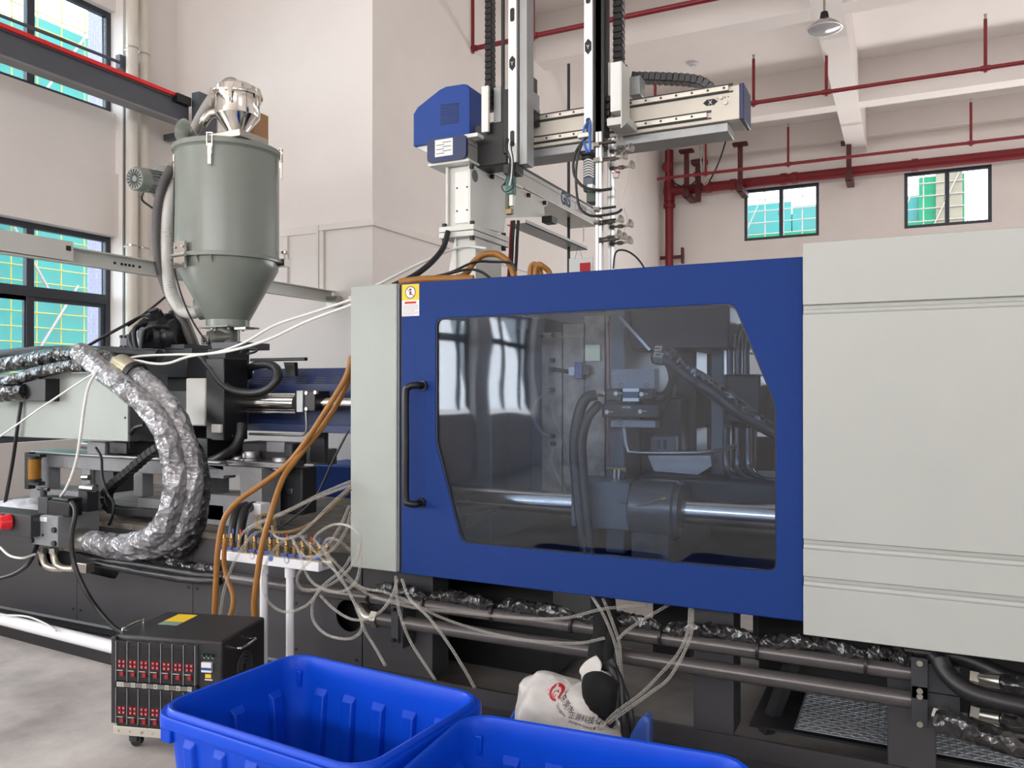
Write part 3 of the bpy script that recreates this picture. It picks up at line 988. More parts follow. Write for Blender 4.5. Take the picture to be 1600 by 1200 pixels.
# left half: closed with screwed panels
seams = [-60, 121, 302, 455, 566]
bxs = [xpx(p, YB) for p in seams]
bxs[0] = -6.1
for i, (a, b) in enumerate(zip(bxs, bxs[1:])):
    zlo, zhi = 0.10, ZDK - 0.035
    rect = [Vector((a + 0.002, YB, zlo)), Vector((b - 0.002, YB, zlo)), Vector((b - 0.002, YB, zhi)), Vector((a + 0.002, YB, zhi))]
    m = MB()
    hl = []
    if i == 0:
        hl = [round_poly([PY(x, y, YB) for x, y in ((60, 858), (60, 885), (118, 893), (118, 862))], 0.03)]
    if i == 1:
        hl = [round_poly([PY(x, y, YB) for x, y in ((123, 868), (123, 892), (180, 905), (187, 893), (180, 872))], 0.02)]
    if i == 3:
        c = PY(545, 962, YB)
        hl = [[c + Vector((math.cos(t * math.pi / 10), 0, math.sin(t * math.pi / 10))) * 0.085 for t in range(20)]]
    (m.holed(rect, hl, (0, 0.006, 0)) if hl else m.prism(rect, (0, 0.006, 0))).build('side_panel', BASEM, bs)
    for xx in (a + 0.035, b - 0.035):
        for zz in (0.17, 0.42, 0.66):
            MB().cyl((xx, YB - 0.004, zz), (xx, YB + 0.002, zz), 0.008, n=10).build('screw', BLACK, bs)
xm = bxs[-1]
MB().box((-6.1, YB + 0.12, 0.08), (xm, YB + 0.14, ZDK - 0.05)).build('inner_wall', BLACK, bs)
MB().box((-6.1, YB - 0.005, 0.085), (xm, YB + 0.05, 0.10)).build('bottom_flange', MGREY, bs)
MB().box((-6.1, YB + 0.05, 0.02), (xm, 4.95, 0.085)).build('plinth', DARK, bs)
MB().box((-6.1, YB - 0.015, ZDK - 0.035), (xm + 0.2, 4.95, ZDK)).build('deck', DECK, bs)
MB().box((-6.1, 4.9, 0.085), (xm, 4.95, ZDK - 0.035)).build('rear_wall', BASEM, bs)
# right half: open frame of columns
XR = 2.3
for px0, px1 in ((566, 676), (1082, 1146), (1384, 1462)):
    a, b = xpx(px0, YB), xpx(px1, YB)
    if px0 == 566:
        a = bxs[-1]
    MB().box((a + 0.003, YB, 0.14), (b, YB + 0.16, ZDK - 0.035)).build('column', BASEM, bs, bev=0.004)
    MB().box((a + 0.03, 4.78, 0.08), (b, 4.95, ZDK - 0.035)).build('rear_column', BASEM, bs)
MB().box((1.3, YB, 0.14), (1.55, YB + 0.16, ZDK - 0.035)).build('column', BASEM, bs)
MB().box((xm, YB - 0.09, 0.04), (XR, YB + 0.2, 0.06)).build('bottom_rail', BASEM, bs)
MB().box((xm, YB - 0.0, 0.06), (XR, YB + 0.02, 0.14)).build('bottom_web', BASEM, bs)
MB().box((xm, 4.78, 0.04), (XR, 5.0, 0.14)).build('rear_bottom_rail', BASEM, bs)
MB().box((xm, YB, ZDK - 0.035), (XR, YB + 0.22, ZDK)).build('front_top_rail', DARK, bs)
MB().box((xm, 4.75, ZDK - 0.035), (XR, 4.95, ZDK)).build('rear_top_rail', DARK, bs)
MB().bar(PY(1240, 1030, 3.75), PY(1195, 1150, 3.9), 0.05, 0.05).build('diagonal_brace', BASEM, bs)
MB().box((xpx(1170, 3.7), 3.70, 0.09), (XR, 4.7, 0.10)).build('oil_pan', DARK, bs)
pa, pb = xpx(1243, 3.6), xpx(1384, 3.6)
MB().bar((pa, 3.75, 0.47), (pb + 0.1, 3.75, 0.47), 0.02, 0.03).build('inner_ledge', ZINC, bs)
# block that closes the void under the mould area
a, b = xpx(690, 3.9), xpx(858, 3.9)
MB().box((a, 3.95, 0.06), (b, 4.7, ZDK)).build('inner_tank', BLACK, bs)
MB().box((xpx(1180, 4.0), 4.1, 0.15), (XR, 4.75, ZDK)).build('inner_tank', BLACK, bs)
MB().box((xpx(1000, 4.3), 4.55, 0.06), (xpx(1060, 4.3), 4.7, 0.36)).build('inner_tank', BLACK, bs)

# bright tread plate in the frame
tp = thing('tread_plate', 'shiny diamond tread plate lying inside the machine base', 'plate', (0.1, 3.7, 0.11))
ta, tb_ = xpx(1243, 3.66), xpx(1384, 3.66)
zt_ = 0.155
MB().box((ta, 3.60, zt_), (tb_ + 0.5, 4.1, zt_ + 0.004)).build('plate', DIAM, tp)
lug = None
st = MB()
for i in range(34):
    for j in range(16):
        x, y = ta + 0.02 + i * 0.026, 3.62 + j * 0.03
        if x > tb_ + 0.48:
            continue
        s = 1 if (i + j) % 2 else -1
        st.bar((x - 0.010, y - 0.007 * s, zt_ + 0.005), (x + 0.010, y + 0.007 * s, zt_ + 0.005), 0.005, 0.004)
st.build('raised_lugs', DIAM, tp, kind='stuff')

# two long horizontal pipes with film, clamps
def long_pipe(name, y0px, y1px, r, label, Y=3.36, x0=640, x1=1100, xa=-3.6, xb=1.0):
    z = PY(x0, y0px, Y).z
    t = thing(name, label, 'pipe', (-1.0, Y, z - r), 'dark pipes along the machine base')
    MB().cyl((xa, Y, z), (xb, Y, z), r, n=20).build('pipe', mat('dark_pipe_paint', (92, 88, 88), 0.28, 0.35, var=0.08), t)
    return t, z


xe = xpx(1428, 3.36)
up, zu = long_pipe('upper_base_pipe', 942, 0, 0.030, 'upper dark steel pipe running below the blue door', xa=xpx(340, 3.36), xb=xe)
lo, zl = long_pipe('lower_base_pipe', 974, 0, 0.033, 'lower dark steel pipe running below the blue door', xa=xpx(590, 3.36), xb=xe)
for px in (580, 665, 771, 895, 1033, 1184, 1352):
    x = xpx(px, 3.36)
    MB().cyl((x - 0.006, 3.36, zu + 0.008), (x + 0.006, 3.36, zu + 0.008), 0.043, n=16).build('zip_tie', RUBBER, up)
MB().tube([(xpx(590, 3.36), 3.36, zl), (xpx(580, 3.36) - 0.02, 3.36, zl), (xpx(575, 3.36) - 0.05, 3.38, zl + 0.03), (xpx(570, 3.36) - 0.07, 3.42, zl + 0.07)], 0.036, n=12).build('elbow', ZINC, lo)
MB().cyl((xpx(584, 3.36), 3.36, zl), (xpx(593, 3.36), 3.36, zl), 0.047, n=6).build('union_nut', ZINC, lo)
x = xpx(615, 3.3)
MB().box((x - 0.02, 3.31, zl - 0.09), (x + 0.02, 3.33, zl + 0.09)).build('clamp_plate', DARK, lo)
MB().box((x - 0.035, 3.33, zl - 0.12), (x + 0.035, 3.44, zl + 0.10)).build('clamp_block', DARK, lo)
for dz in (-0.075, 0.075):
    MB().cyl((x, 3.29, zl + dz), (x, 3.312, zl + dz), 0.009, n=10).build('bolt', BLACK, lo)
# right pipe clamp stack
x = xpx(1436, 3.31)
for tpipe, z in ((up, zu), (lo, zl)):
    MB().box((x - 0.028, 3.30, z - 0.075), (x + 0.028, 3.32, z + 0.075)).build('clamp_plate', DARK, tpipe, bev=0.003)
    MB().box((x - 0.024, 3.32, z - 0.055), (x + 0.13, 3.44, z + 0.055)).build('clamp_block', DARK, tpipe, bev=0.003)
    for dz in (-0.06, 0.06):
        MB().cyl((x, 3.285, z + dz), (x, 3.302, z + dz), 0.011, n=10).build('bolt', ZINC, tpipe)

# film bundles lying on the upper pipe
def film_bundle(pts, r, label, m=FILMD, seed=0, n=14, amp=0.35, cat='hose', name='wrapped_hose', group='film-wrapped hoses on the base pipe'):
    def rf(i, k, t):
        e = min(1.0, 4.0 * min(t, 1 - t) + 0.45)
        return e * (1 + amp * noise.noise(Vector((i * 0.45 + seed * 13, math.cos(k * 0.9) * 1.3, math.sin(k * 0.9) * 1.3))))
    return MB().tube(pts, r, n=n, seg=10, rf=rf).build(name, m, None, label, cat, group, smooth=1.2)


fz = 0.052
segs = [(580, 668), (668, 772), (772, 896), (900, 1030), (1033, 1184), (1184, 1352), (1352, 1430)]
names = ['above the round base hole', 'left of the steel clamp', 'under the door left half', 'under the door middle', 'left of the dark column', 'in front of the dark column', 'at the right clamp']
for i, ((a, b), nm) in enumerate(zip(segs, names)):
    pts = []
    for j in range(6):
        t = j / 5
        x = xpx(a + (b - a) * t, 3.36)
        pts.append((x, 3.365 + 0.012 * math.sin(t * 5 + i), zu + 0.036 + 0.022 * math.sin(math.pi * t)))
    film_bundle(pts, 0.030, 'dark hose bundle in crinkled film on the pipe ' + nm, seed=i)

# hoses at the lower right corner
rp = thing('hydraulic_hose', 'thick black hydraulic hose sweeping down from the right clamp', 'hose', PY(1500, 1070, 3.2))
MB().tube(path([(1468, 1028, 3.28), (1478, 1050, 3.26), (1510, 1078, 3.22), (1560, 1095, 3.2), (1640, 1112, 3.2)]), 0.032, n=14).build('hose', RUBBER, rp)
MB().cyl(PY(1460, 1022, 3.3), PY(1474, 1040, 3.27), 0.03, n=12).build('fitting', RUBBER, rp)
rp = thing('hydraulic_hose', 'film-wrapped hose with bright hex nut at the lowest right corner', 'hose', PY(1500, 1130, 3.2))
def crinkle(i, k, t): return 1 + 0.10 * noise.noise(Vector((i * 0.6, math.cos(k * 0.8) * 1.5, math.sin(k * 0.8) * 1.5)))
MB().tube(path([(1470, 1127, 3.26), (1500, 1135, 3.22), (1550, 1152, 3.2), (1640, 1176, 3.18)]), 0.042, n=16, rf=crinkle).build('hose', FILMD, rp, smooth=1.2)
MB().cyl(PY(1464, 1116, 3.3), PY(1476, 1120, 3.28), 0.03, n=6).cyl(PY(1476, 1120, 3.27), PY(1520, 1138, 3.2), 0.028, 0.022, n=14).build('hex_nut', ZINC, rp)
rp = thing('hydraulic_hose', 'bright steel coupling under the pale cover near the right edge', 'hose', PY(1540, 1060, 3.3))
MB().cyl(PY(1526, 1060, 3.34), PY(1566, 1066, 3.3), 0.026, n=16).build('coupling', ZINC, rp)
MB().cyl(PY(1514, 1058, 3.34), PY(1528, 1061, 3.34), 0.034, n=6).build('hex_nut', ZINC, rp)
MB().tube(path([(1566, 1066, 3.3), (1600, 1072, 3.28), (1650, 1078, 3.28)]), 0.03, n=12).build('hose', FILMD, rp)
rp = thing('hydraulic_hose', 'bright steel coupling between the two right hand hoses', 'hose', PY(1540, 1118, 3.3))
MB().cyl(PY(1528, 1117, 3.36), PY(1566, 1124, 3.32), 0.026, n=16).build('coupling', ZINC, rp)
MB().cyl(PY(1514, 1113, 3.36), PY(1528, 1117, 3.36), 0.036, n=6).build('hex_nut', ZINC, rp)
MB().tube(path([(1566, 1124, 3.32), (1600, 1134, 3.3), (1650, 1146, 3.3)]), 0.034, n=12).build('hose', FILMD, rp)
MB().tube(path([(1380, 1012, 3.4), (1450, 1020, 3.38), (1510, 1030, 3.36), (1580, 1060, 3.34), (1650, 1075, 3.32)]), 0.03, n=12).build('hydraulic_hose', RUBBER, None, 'black hose tucked right under the pale cover edge', 'hose')
MB().cyl(PY(1464, 1056, 3.4), PY(1482, 1066, 3.36), 0.03, 0.026, n=8).build('hose_fitting', ZINC, None, 'short zinc fitting pointing out beside the right clamp', 'fitting')

# ================================================================ clamping unit behind the window
YP = 3.72
cl = thing('clamping_unit', 'dark platens, chrome tie bars and pipework behind the door window', 'machine unit', (-1.5, 4.2, ZDK))
PLAT = mat('platen_paint', (92, 98, 106), 0.45, var=0.1, scale=4)
PLATD = mat('toggle_paint', (44, 46, 52), 0.45, var=0.1, scale=4)
a, b = xpx(650, YP), xpx(768, YP)
MB().box((a, YP, 0.80), (b, 4.75, 2.0)).build('fixed_platen', PLAT, cl, bev=0.01)
a2, b2 = xpx(946, YP), xpx(976, YP)
MB().box((a2, YP, 0.80), (b2, 4.75, 1.98)).build('moving_platen', PLAT, cl, bev=0.008)
MB().box((b2, 3.80, 1.78), (xpx(1140, 3.8), 4.6, 1.98)).build('platen_top_beam', PLATD, cl, bev=0.01)
MB().box((b2, 3.95, 0.9), (xpx(1060, 3.9), 4.55, 1.55)).build('platen_body', PLATD, cl, bev=0.02)
# tie bars
YT = 3.64
zt0 = PY(800, 780, YT).z
for y, z in ((YT, zt0), (4.78, zt0), (4.78, 1.86)):
    MB().cyl((xpx(640, YT), y, z), (-0.1, y, z), 0.058, n=24).build('tie_bar', ROD, cl)
ca, cb = xpx(984, 3.6), xpx(1068, 3.6)
MB().lathe((ca, YT, zt0), [(0.0, 0), (0.10, 0), (0.135, 0.02), (0.135, cb - ca - 0.04), (0.125, cb - ca - 0.03), (0.125, cb - ca - 0.01), (0.10, cb - ca), (0.058, cb - ca)], 32, axis=(1, 0, 0)).build('tie_bar_bush', mat('bush_paint', (92, 90, 90), 0.25, 0.3, var=0.08), cl)
MB().box((ca + 0.02, 3.55, 0.78), (cb - 0.05, 4.4, zt0 - 0.02)).build('platen_foot', DARK, cl, bev=0.01)
a, b = xpx(897, YT), xpx(990, YT)
MB().box((a + 0.01, YT - 0.07, zt0 - 0.1), (b, YT + 0.2, zt0 + 0.12)).build('platen_corner', PLAT, cl, bev=0.008)
# lower deck inside, slide rails
MB().box((xpx(640, 3.5), YB + 0.02, ZDK), (-0.2, 4.75, ZDK + 0.012)).build('slide_deck', DARK, cl)
for Y, z in ((3.55, 0.79), (3.50, 0.775)):
    MB().box((xpx(690, Y), Y - 0.01, z - 0.02), (-0.3, Y + 0.012, z + 0.01)).build('slide_rail', STEEL, cl)
MB().prism(path([(727, 805, 3.58), (765, 796, 3.58), (775, 800, 3.58), (727, 825, 3.58)]), (0, 0.02, 0)).build('drip_tray', STEEL, cl)
# columns and toggle at the right
for px0, px1, yt, yb, Y, d, m in ((1056, 1088, 534, 760, 4.1, 0.25, PLATD), (1110, 1131, 515, 790, 3.95, 0.2, PLAT), (1096, 1112, 548, 700, 4.4, 0.2, PLATD), (1175, 1230, 607, 675, 4.2, 0.3, PLATD)):
    fb(px0, yt, px1, yb, Y, d).build('toggle_column', m, cl, bev=0.006)
fb(1130, 585, 1188, 660, 4.0, 0.3).build('valve_manifold', PLATD, cl, bev=0.01)
fb(1086, 600, 1240, 668, 4.3, 0.2).build('cross_head', PLATD, cl, bev=0.01)
for i, px in enumerate((1141, 1154, 1166)):
    MB().tube(path([(px, 585, 3.92), (px, 545, 3.92), (px + 2, 524, 3.94), (px + 14, 512, 4.0), (px + 30, 508, 4.05)]), 0.017, n=12).build('hydraulic_pipe', mat('pipe_gunmetal', (96, 98, 104), 0.2, 0.6, var=0.05), cl)
    MB().tube(path([(px - 6 + i * 5, 668, 3.9), (px - 6 + i * 5, 720, 3.9), (px - 2 + i * 5, 738, 3.88), (px + 16 + i * 5, 750, 3.84), (px + 60, 764 - i * 6, 3.8)]), 0.018, n=12).build('hydraulic_pipe', MATS['pipe_gunmetal'], cl)
MB().cyl(PY(1176, 660, 4.1), PY(1176, 740, 4.1), 0.022, n=12).build('hydraulic_pipe', MATS['pipe_gunmetal'], cl)
MB().prism(path([(1012, 712, 3.86), (1110, 712, 3.86), (1112, 728, 3.86), (1090, 742, 3.86), (1022, 736, 3.86)]), (0, 0.3, 0)).build('ejector_guard', STEEL, cl)
fb(990, 742, 1220, 782, 3.75, 0.5).build('lower_yoke', PLATD, cl, bev=0.02)
MB().tube(path([(975, 668, 3.66), (980, 700, 3.66), (992, 707, 3.66), (1060, 708, 3.66), (1110, 706, 3.68), (1150, 697, 3.75)]), 0.010, n=10).build('oil_line', STEEL, cl)
fb(1016, 680, 1056, 706, 3.9, 0.2).build('lube_block', PLAT, cl, bev=0.006)
for px in (1029, 1039):
    MB().ball(PY(px, 695, 3.9), 0.012, (0.7, 0.3, 2.0)).build('sight_glass', DARK, cl)
# rear guard, with gaps to the wall beyond
YG = 5.05
for px0, px1, z0, z1 in ((560, 1094, 0.8, 1.95), (1094, 1112, 0.8, 1.62), (1112, 1170, 0.8, 2.05), (1170, 1330, 0.8, 1.30), (560, 1170, 1.9, 2.36)):
    MB().box((xpx(px0, YG), YG, z0), (xpx(px1, YG), YG + 0.03, z1)).build('rear_guard_panel', PLATD, cl)

# valve block on the moving platen
YV = 3.64
vb = thing('valve_block', 'hydraulic valve block with grey plate behind the door window', 'valve block', PY(990, 660, YV))
fb(955, 577, 1023, 607, YV, 0.08).build('grey_plate', CAST, vb, bev=0.003)
fb(954, 656, 1024, 667, YV, 0.08).build('lower_plate', CAST, vb, bev=0.003)
fb(946, 608, 972, 627, YV - 0.02, 0.07).build('solenoid', PLASTIC, vb, bev=0.006)
fb(998, 608, 1022, 624, YV - 0.02, 0.07).build('solenoid', PLASTIC, vb, bev=0.006)
fb(973, 607, 998, 627, YV - 0.03, 0.08).build('valve_body', mat('valve_blue', (52, 72, 96), 0.4, var=0.05), vb, bev=0.003)
for y0 in (607, 622):
    fb(973, y0, 998, y0 + 5, YV - 0.034, 0.01).build('white_tag', PAPER, vb)
fb(940, 631, 1030, 652, YV - 0.02, 0.08).build('valve_body', PLASTIC, vb, bev=0.006)
lettering('maker_mark', 'HYTEK', 0.014, PY(972, 638, YV - 0.021), (1, 0, 0), (0, 0, 1), PAPER, vb)
for px, py in ((962, 615), (1002, 616), (948, 644), (1000, 643)):
    c = PY(px, py, YV - 0.03)
    MB().cyl(c, c + Vector((0, 0.02, 0)), 0.011, n=6).cyl(c + Vector((0.008, 0.01, 0)), c + Vector((0.03, 0.01, 0)), 0.006, n=8).build('plug_nut', ZINC, vb)
MB().cyl(PY(930, 616, YV), PY(946, 616, YV), 0.012, n=12).build('brass_fitting', ZINC, vb)
MB().cyl(PY(928, 633, YV), PY(942, 637, YV), 0.014, n=12).build('brass_fitting', ZINC, vb)
for x0, y0 in ((971, 602), (1010, 602), (970, 661)):
    c = PY(x0, y0, YV - 0.001)
    MB().lathe(c, [(0.008, 0), (0.010, 0), (0.010, -0.001), (0.008, -0.001)], 18, axis=(0, 1, 0)).build('port_mark', INK, vb, smooth=0)
for i in range(4):
    MB().tube(path([(1022, 615 + i * 9, 3.66), (1036, 614 + i * 8, 3.66), (1046, 600 + i * 6, 3.68), (1047 + i * 3, 586, 3.7), (1040 + i * 4, 565, 3.75)]), 0.009, n=8).build('wire_loom', RUBBER, vb)
MB().bar(PY(968, 495, 3.66), PY(1016, 547, 3.66), 0.012, 0.012).build('brace_rod', STEEL, cl)
# copper lines and filter
cp = thing('copper_line', 'thin copper pipe with a small chrome filter on the moving platen', 'pipe', PY(950, 745, 3.66))
MB().cyl(PY(950, 497, 3.66), PY(951, 610, 3.66), 0.0075, n=10).build('upper_run', COPPER, cp)
MB().cyl(PY(950, 655, 3.66), PY(951, 722, 3.66), 0.006, n=10).build('lower_run', COPPER, cp)
MB().cyl(PY(950, 494, 3.66), PY(950, 502, 3.66), 0.012, n=8).build('top_nut', BRASS, cp)
MB().cyl(PY(948, 732, 3.66), PY(978, 734, 3.66), 0.007, n=8).cyl(PY(972, 734, 3.66), PY(978, 734, 3.66), 0.012, n=8).build('cross_fitting', BRASS, cp)
for px in (960, 967):
    MB().cyl(PY(px, 733, 3.655), PY(px, 757, 3.655), 0.010, n=12).build('filter_cup', CHROME, cp)
    MB().cyl(PY(px, 757, 3.655), PY(px, 762, 3.655), 0.006, n=8).build('drain_nut', BRASS, cp)
# grease line
gl = MB().tube(path([(925, 776, 3.58), (945, 780, 3.58), (962, 770, 3.58), (970, 784, 3.56), (1000, 790, 3.5), (1030, 781, 3.48), (1040, 780, 3.48)]), 0.003, n=6).cyl(PY(1034, 780, 3.48), PY(1041, 780, 3.48), 0.008, n=8).build('grease_line', BRASS, None, 'thin grease line with brass nut on the tie bar bush', 'pipe')

# ================================================================ the mould
YMo = 3.80
md_ = thing('injection_mould', 'worn steel mould clamped between the platens', 'mould', PY(890, 770, YMo))
a = [xpx(p, YMo) for p in (772, 822, 846, 879, 912, 944)]
zt_, zb_ = 1.96, 1.02
MB().box((a[0], YMo + 0.1, zb_ + 0.04), (a[1], 4.6, zt_ - 0.05)).build('back_plate', mat('blued_steel', (76, 84, 92), 0.4, 0.3, var=0.1), md_, bev=0.004)
MB().box((a[1], YMo + 0.05, zb_), (a[2], 4.65, zt_)).build('clamp_plate', MATS['blued_steel'], md_, bev=0.004)
MB().box((a[2], YMo, zb_ + 0.01), (a[3] - 0.003, 4.62, zt_ - 0.08)).build('cavity_plate', MOLD, md_, bev=0.004)
MB().box((a[3], YMo + 0.003, zb_), (a[4], 4.62, zt_ - 0.04)).build('core_plate', MOLD, md_, bev=0.004)
MB().box((a[4], YMo + 0.01, zb_ + 0.02), (a[5], 4.62, zt_)).build('ejector_box', MOLD, md_, bev=0.004)
fb(914, 539, 937.5, 564, YMo - 0.002, 0.006).build('paper_tag', mat('pale_yellow_tag', (226, 226, 190), 0.6, var=0.06, scale=60), md_)
fb(898, 566, 909, 592, YMo - 0.05, 0.05).build('blue_clip', mat('dusty_blue', (74, 88, 130), 0.5), md_, bev=0.003)
fb(888, 573, 898, 587, YMo - 0.045, 0.04).build('lock_block', STEEL, md_, bev=0.002)
fb(909, 571, 920, 586, YMo - 0.03, 0.03).build('lock_block', DARK, md_, bev=0.002)
MB().cyl(PY(866, 577, YMo - 0.02), PY(890, 581, YMo - 0.03), 0.010, n=10).build('lock_pin', DARK, md_)
for px, py in ((866, 524), (864, 563), (864, 577), (864, 609), (864, 681), (865, 693), (846, 525)):
    c = PY(px, py, YMo)
    MB().cyl(c, c - Vector((0, 0.018, 0)), 0.012, n=12).build('water_port', DARK, md_)
for i, pts in enumerate((((864, 609), (840, 625), (833, 650), (846, 675), (862, 681)), ((853, 540), (855, 590), (862, 640), (880, 690), (892, 740), (910, 800)), ((864, 693), (862, 720), (872, 745), (886, 770), (905, 800)), ((866, 525), (890, 526), (914, 524)))):
    MB().tube(path([(x, y, YMo - 0.035) for x, y in pts]), 0.006, n=8).build('mould_water_hose', CLEAR, None, ['clear water hose arching out from the mould side', 'clear water hose hanging down the whole mould', 'clear water hose hanging from the lowest mould port', 'short thin hose across the top of the mould'][i], 'hose', 'water hoses on the mould')
# thick black hose bundle in front of the moving platen
for i, (dx, r, lab) in enumerate(((0, 0.026, 'thick black hose looping down from the valve block, outermost'), (16, 0.022, 'thick black hose looping down from the valve block, inner one'))):
    MB().tube(path([(932 + dx / 8, 617 + i * 16, 3.60), (916 + dx, 622 + i * 14, 3.58), (905 + dx * 0.8, 645 + i * 10, 3.56), (898 + dx * 0.7, 690, 3.54), (900 + dx * 0.7, 740, 3.52), (906 + dx * 0.7, 800, 3.5), (916 + dx * 0.6, 870, 3.48), (930 + dx * 0.3, 930, 3.44)]), r, n=14).build('platen_hose', RUBBER, None, lab, 'hose', 'thick hoses on the moving platen')
# diagonal film-wrapped hoses
for i, (pts, r, lab) in enumerate(((((1024, 548), (1038, 548), (1052, 556), (1070, 574), (1100, 592), (1140, 620), (1180, 652), (1230, 690)), 0.024, 'upper film-wrapped hose slanting across the window'),
                                   (((1022, 558), (1040, 560), (1060, 574), (1080, 590), (1110, 610), (1150, 640), (1190, 664), (1230, 686)), 0.030, 'lower thick black hose slanting across the window'))):
    t = thing('slanting_hose', lab, 'hose', PY(1120, 610, 3.55), 'slanting hoses behind the window')
    MB().tube(path([(x, y, 3.62 - 0.012 * k) for k, (x, y) in enumerate(pts)]), r, n=14, rf=crinkle).build('hose', FILMD if i == 0 else RUBBER, t)
    MB().cyl(PY(pts[0][0] + 3, pts[0][1], 3.62), PY(pts[1][0], pts[1][1], 3.61), r * 1.15, n=8).build('fitting', ZINC, t)
# ================================================================ injection unit
def fbx(name, x0, yt, x1, yb, Y, dep, m, parent, bev=0.004):
    return fb(x0, yt, x1, yb, Y, dep).build(name, m, parent, bev=bev)


iu = thing('injection_unit', 'injection unit with dark cylinders and chrome rods on grey castings', 'machine unit', (-4.3, 4.2, ZDK))
# long lower guide castings
YS = 3.62
z_a, z_b = PY(60, 704, YS).z, PY(60, 729, YS).z
z_c, z_d = PY(60, 762, YS).z, PY(60, 780, YS).z
xs0, xs1 = xpx(58, YS), xpx(350, YS)
MB().box((xs0, YS, z_b), (xs1, YS + 0.10, z_a - 0.02)).build('guide_casting', CAST, iu, bev=0.006)
MB().box((xs0 - 0.03, YS - 0.03, z_a - 0.02), (xs1, YS + 0.16, z_a)).build('guide_top', STEEL, iu, bev=0.006)
MB().box((xs0 - 0.05, YS - 0.02, ZDK), (xpx(130, YS), YS + 0.2, z_c)).build('guide_foot', CAST, iu, bev=0.006)
for px0, px1 in ((62, 76), (127, 140), (208, 222)):
    MB().box((xpx(px0, YS), YS + 0.003, z_c - 0.005), (xpx(px1, YS), YS + 0.09, z_b + 0.01)).build('guide_post', CAST, iu, bev=0.005)
MB().box((xpx(140, YS), YS + 0.03, z_c), (xpx(171, YS), YS + 0.3, z_b)).build('bearing_block', DARK, iu, bev=0.004)
MB().box((xpx(215, YS), YS + 0.0, ZDK + 0.03), (xs1, YS + 0.08, z_c - 0.01)).build('lower_casting', CAST, iu, bev=0.006)
MB().box((xpx(190, YS), YS - 0.04, ZDK + 0.002), (xpx(262, YS), YS + 0.02, ZDK + 0.055)).build('stop_block', DARK, iu, bev=0.004)
# rear guide on the far side
MB().box((xs0, 4.6, z_b), (xs1, 4.7, z_a)).build('far_guide', CAST, iu, bev=0.006)
for px in (70, 150, 240):
    MB().box((xpx(px, YS), 4.62, ZDK), (xpx(px, YS) + 0.1, 4.7, z_b)).build('guide_post', CAST, iu)
MB().tube([(xs0 + 0.02, 3.95, z_a + 0.02), (xpx(260, 3.95), 3.95, z_a + 0.02)], 0.03, n=14, smooth=False).build('linear_rail', ROD, iu)
# front carriage casting with a window
zc1, zc0 = PY(325, 727, YS).z, PY(325, 800, YS).z
xa_, xb2 = xpx(322, YS), xpx(409, YS)
rect = [Vector((xa_, YS, ZDK + 0.005)), Vector((xb2, YS, ZDK + 0.005)), Vector((xb2, YS, zc1)), Vector((xa_, YS, zc1))]
hol = round_poly([PY(x, y, YS) for x, y in ((326, 744), (375, 742), (376, 776), (326, 772))], 0.01, 3)
MB().holed(rect, [hol], (0, 0.16, 0)).build('front_casting', CAST, iu)
MB().box((xa_ - 0.1, YS + 0.02, zc1), (xpx(440, YS), YS + 0.2, zc1 + 0.035)).build('front_slide', STEEL, iu, bev=0.006)
fbx('nozzle_carriage', 410, 728, 472, 800, 3.85, 0.14, DARK, iu, 0.01)
fbx('nozzle_carriage', 378, 690, 456, 724, 3.80, 0.14, DARK, iu, 0.01)
for px, py, w, h in ((416, 690, 28, 16),):
    fbx('cover_plate', px, py, px + w, py + h, 3.79, 0.02, MGREY, iu)
for i, (px, py) in enumerate(((392, 712), (372, 720), (440, 722))):
    c = PY(px, py, 3.74)
    MB().lathe(c, [(0.0, 0.03), (0.05, 0.03), (0.055, 0.02), (0.055, -0.01), (0.07, -0.015), (0.07, -0.04)], 24).build('lock_nut', STEEL, iu)
fbx('end_post', 484, 660, 506, 722, 4.2, 0.05, DGREY, iu, 0.006)
for i in range(3):
    fbx('oil_drain', 400 + i * 22, 765 - i, 412 + i * 22, 775 - i, 3.84, 0.03, STEEL, iu, 0.002)
# light grey side cover (electrical box)
YE = 3.52
e0, e1 = -6.0, xpx(200, YE)
ez1, ez0 = PY(200, 582, YE).z, PY(200, 690, YE).z
MB().box((e0, YE, ez0), (e1, YE + 0.04, ez1)).build('side_cover', LGREY, iu, bev=0.004)
MB().box((e1 - 0.002, YE + 0.012, ez0 + 0.004), (e1 + 0.006, YE + 0.3, ez1 - 0.01)).build('cover_return', DGREY, iu)
for z in (ez0 + 0.15, ez1 - 0.12):
    MB().cyl((e1 - 0.025, YE - 0.003, z), (e1 - 0.025, YE + 0.002, z), 0.008, n=10).build('cover_screw', BLACK, iu)
MB().box((e0, YE + 0.045, ez1 - 0.12), (xpx(190, YE + 0.1), 4.6, ez1 - 0.02)).build('rear_housing', DARK, iu)
fbx('cover_bracket', 136, 690, 164, 712, 3.6, 0.06, CAST, iu)
fbx('cover_bracket', 164, 690, 198, 708, 3.62, 0.3, BLACK, iu)
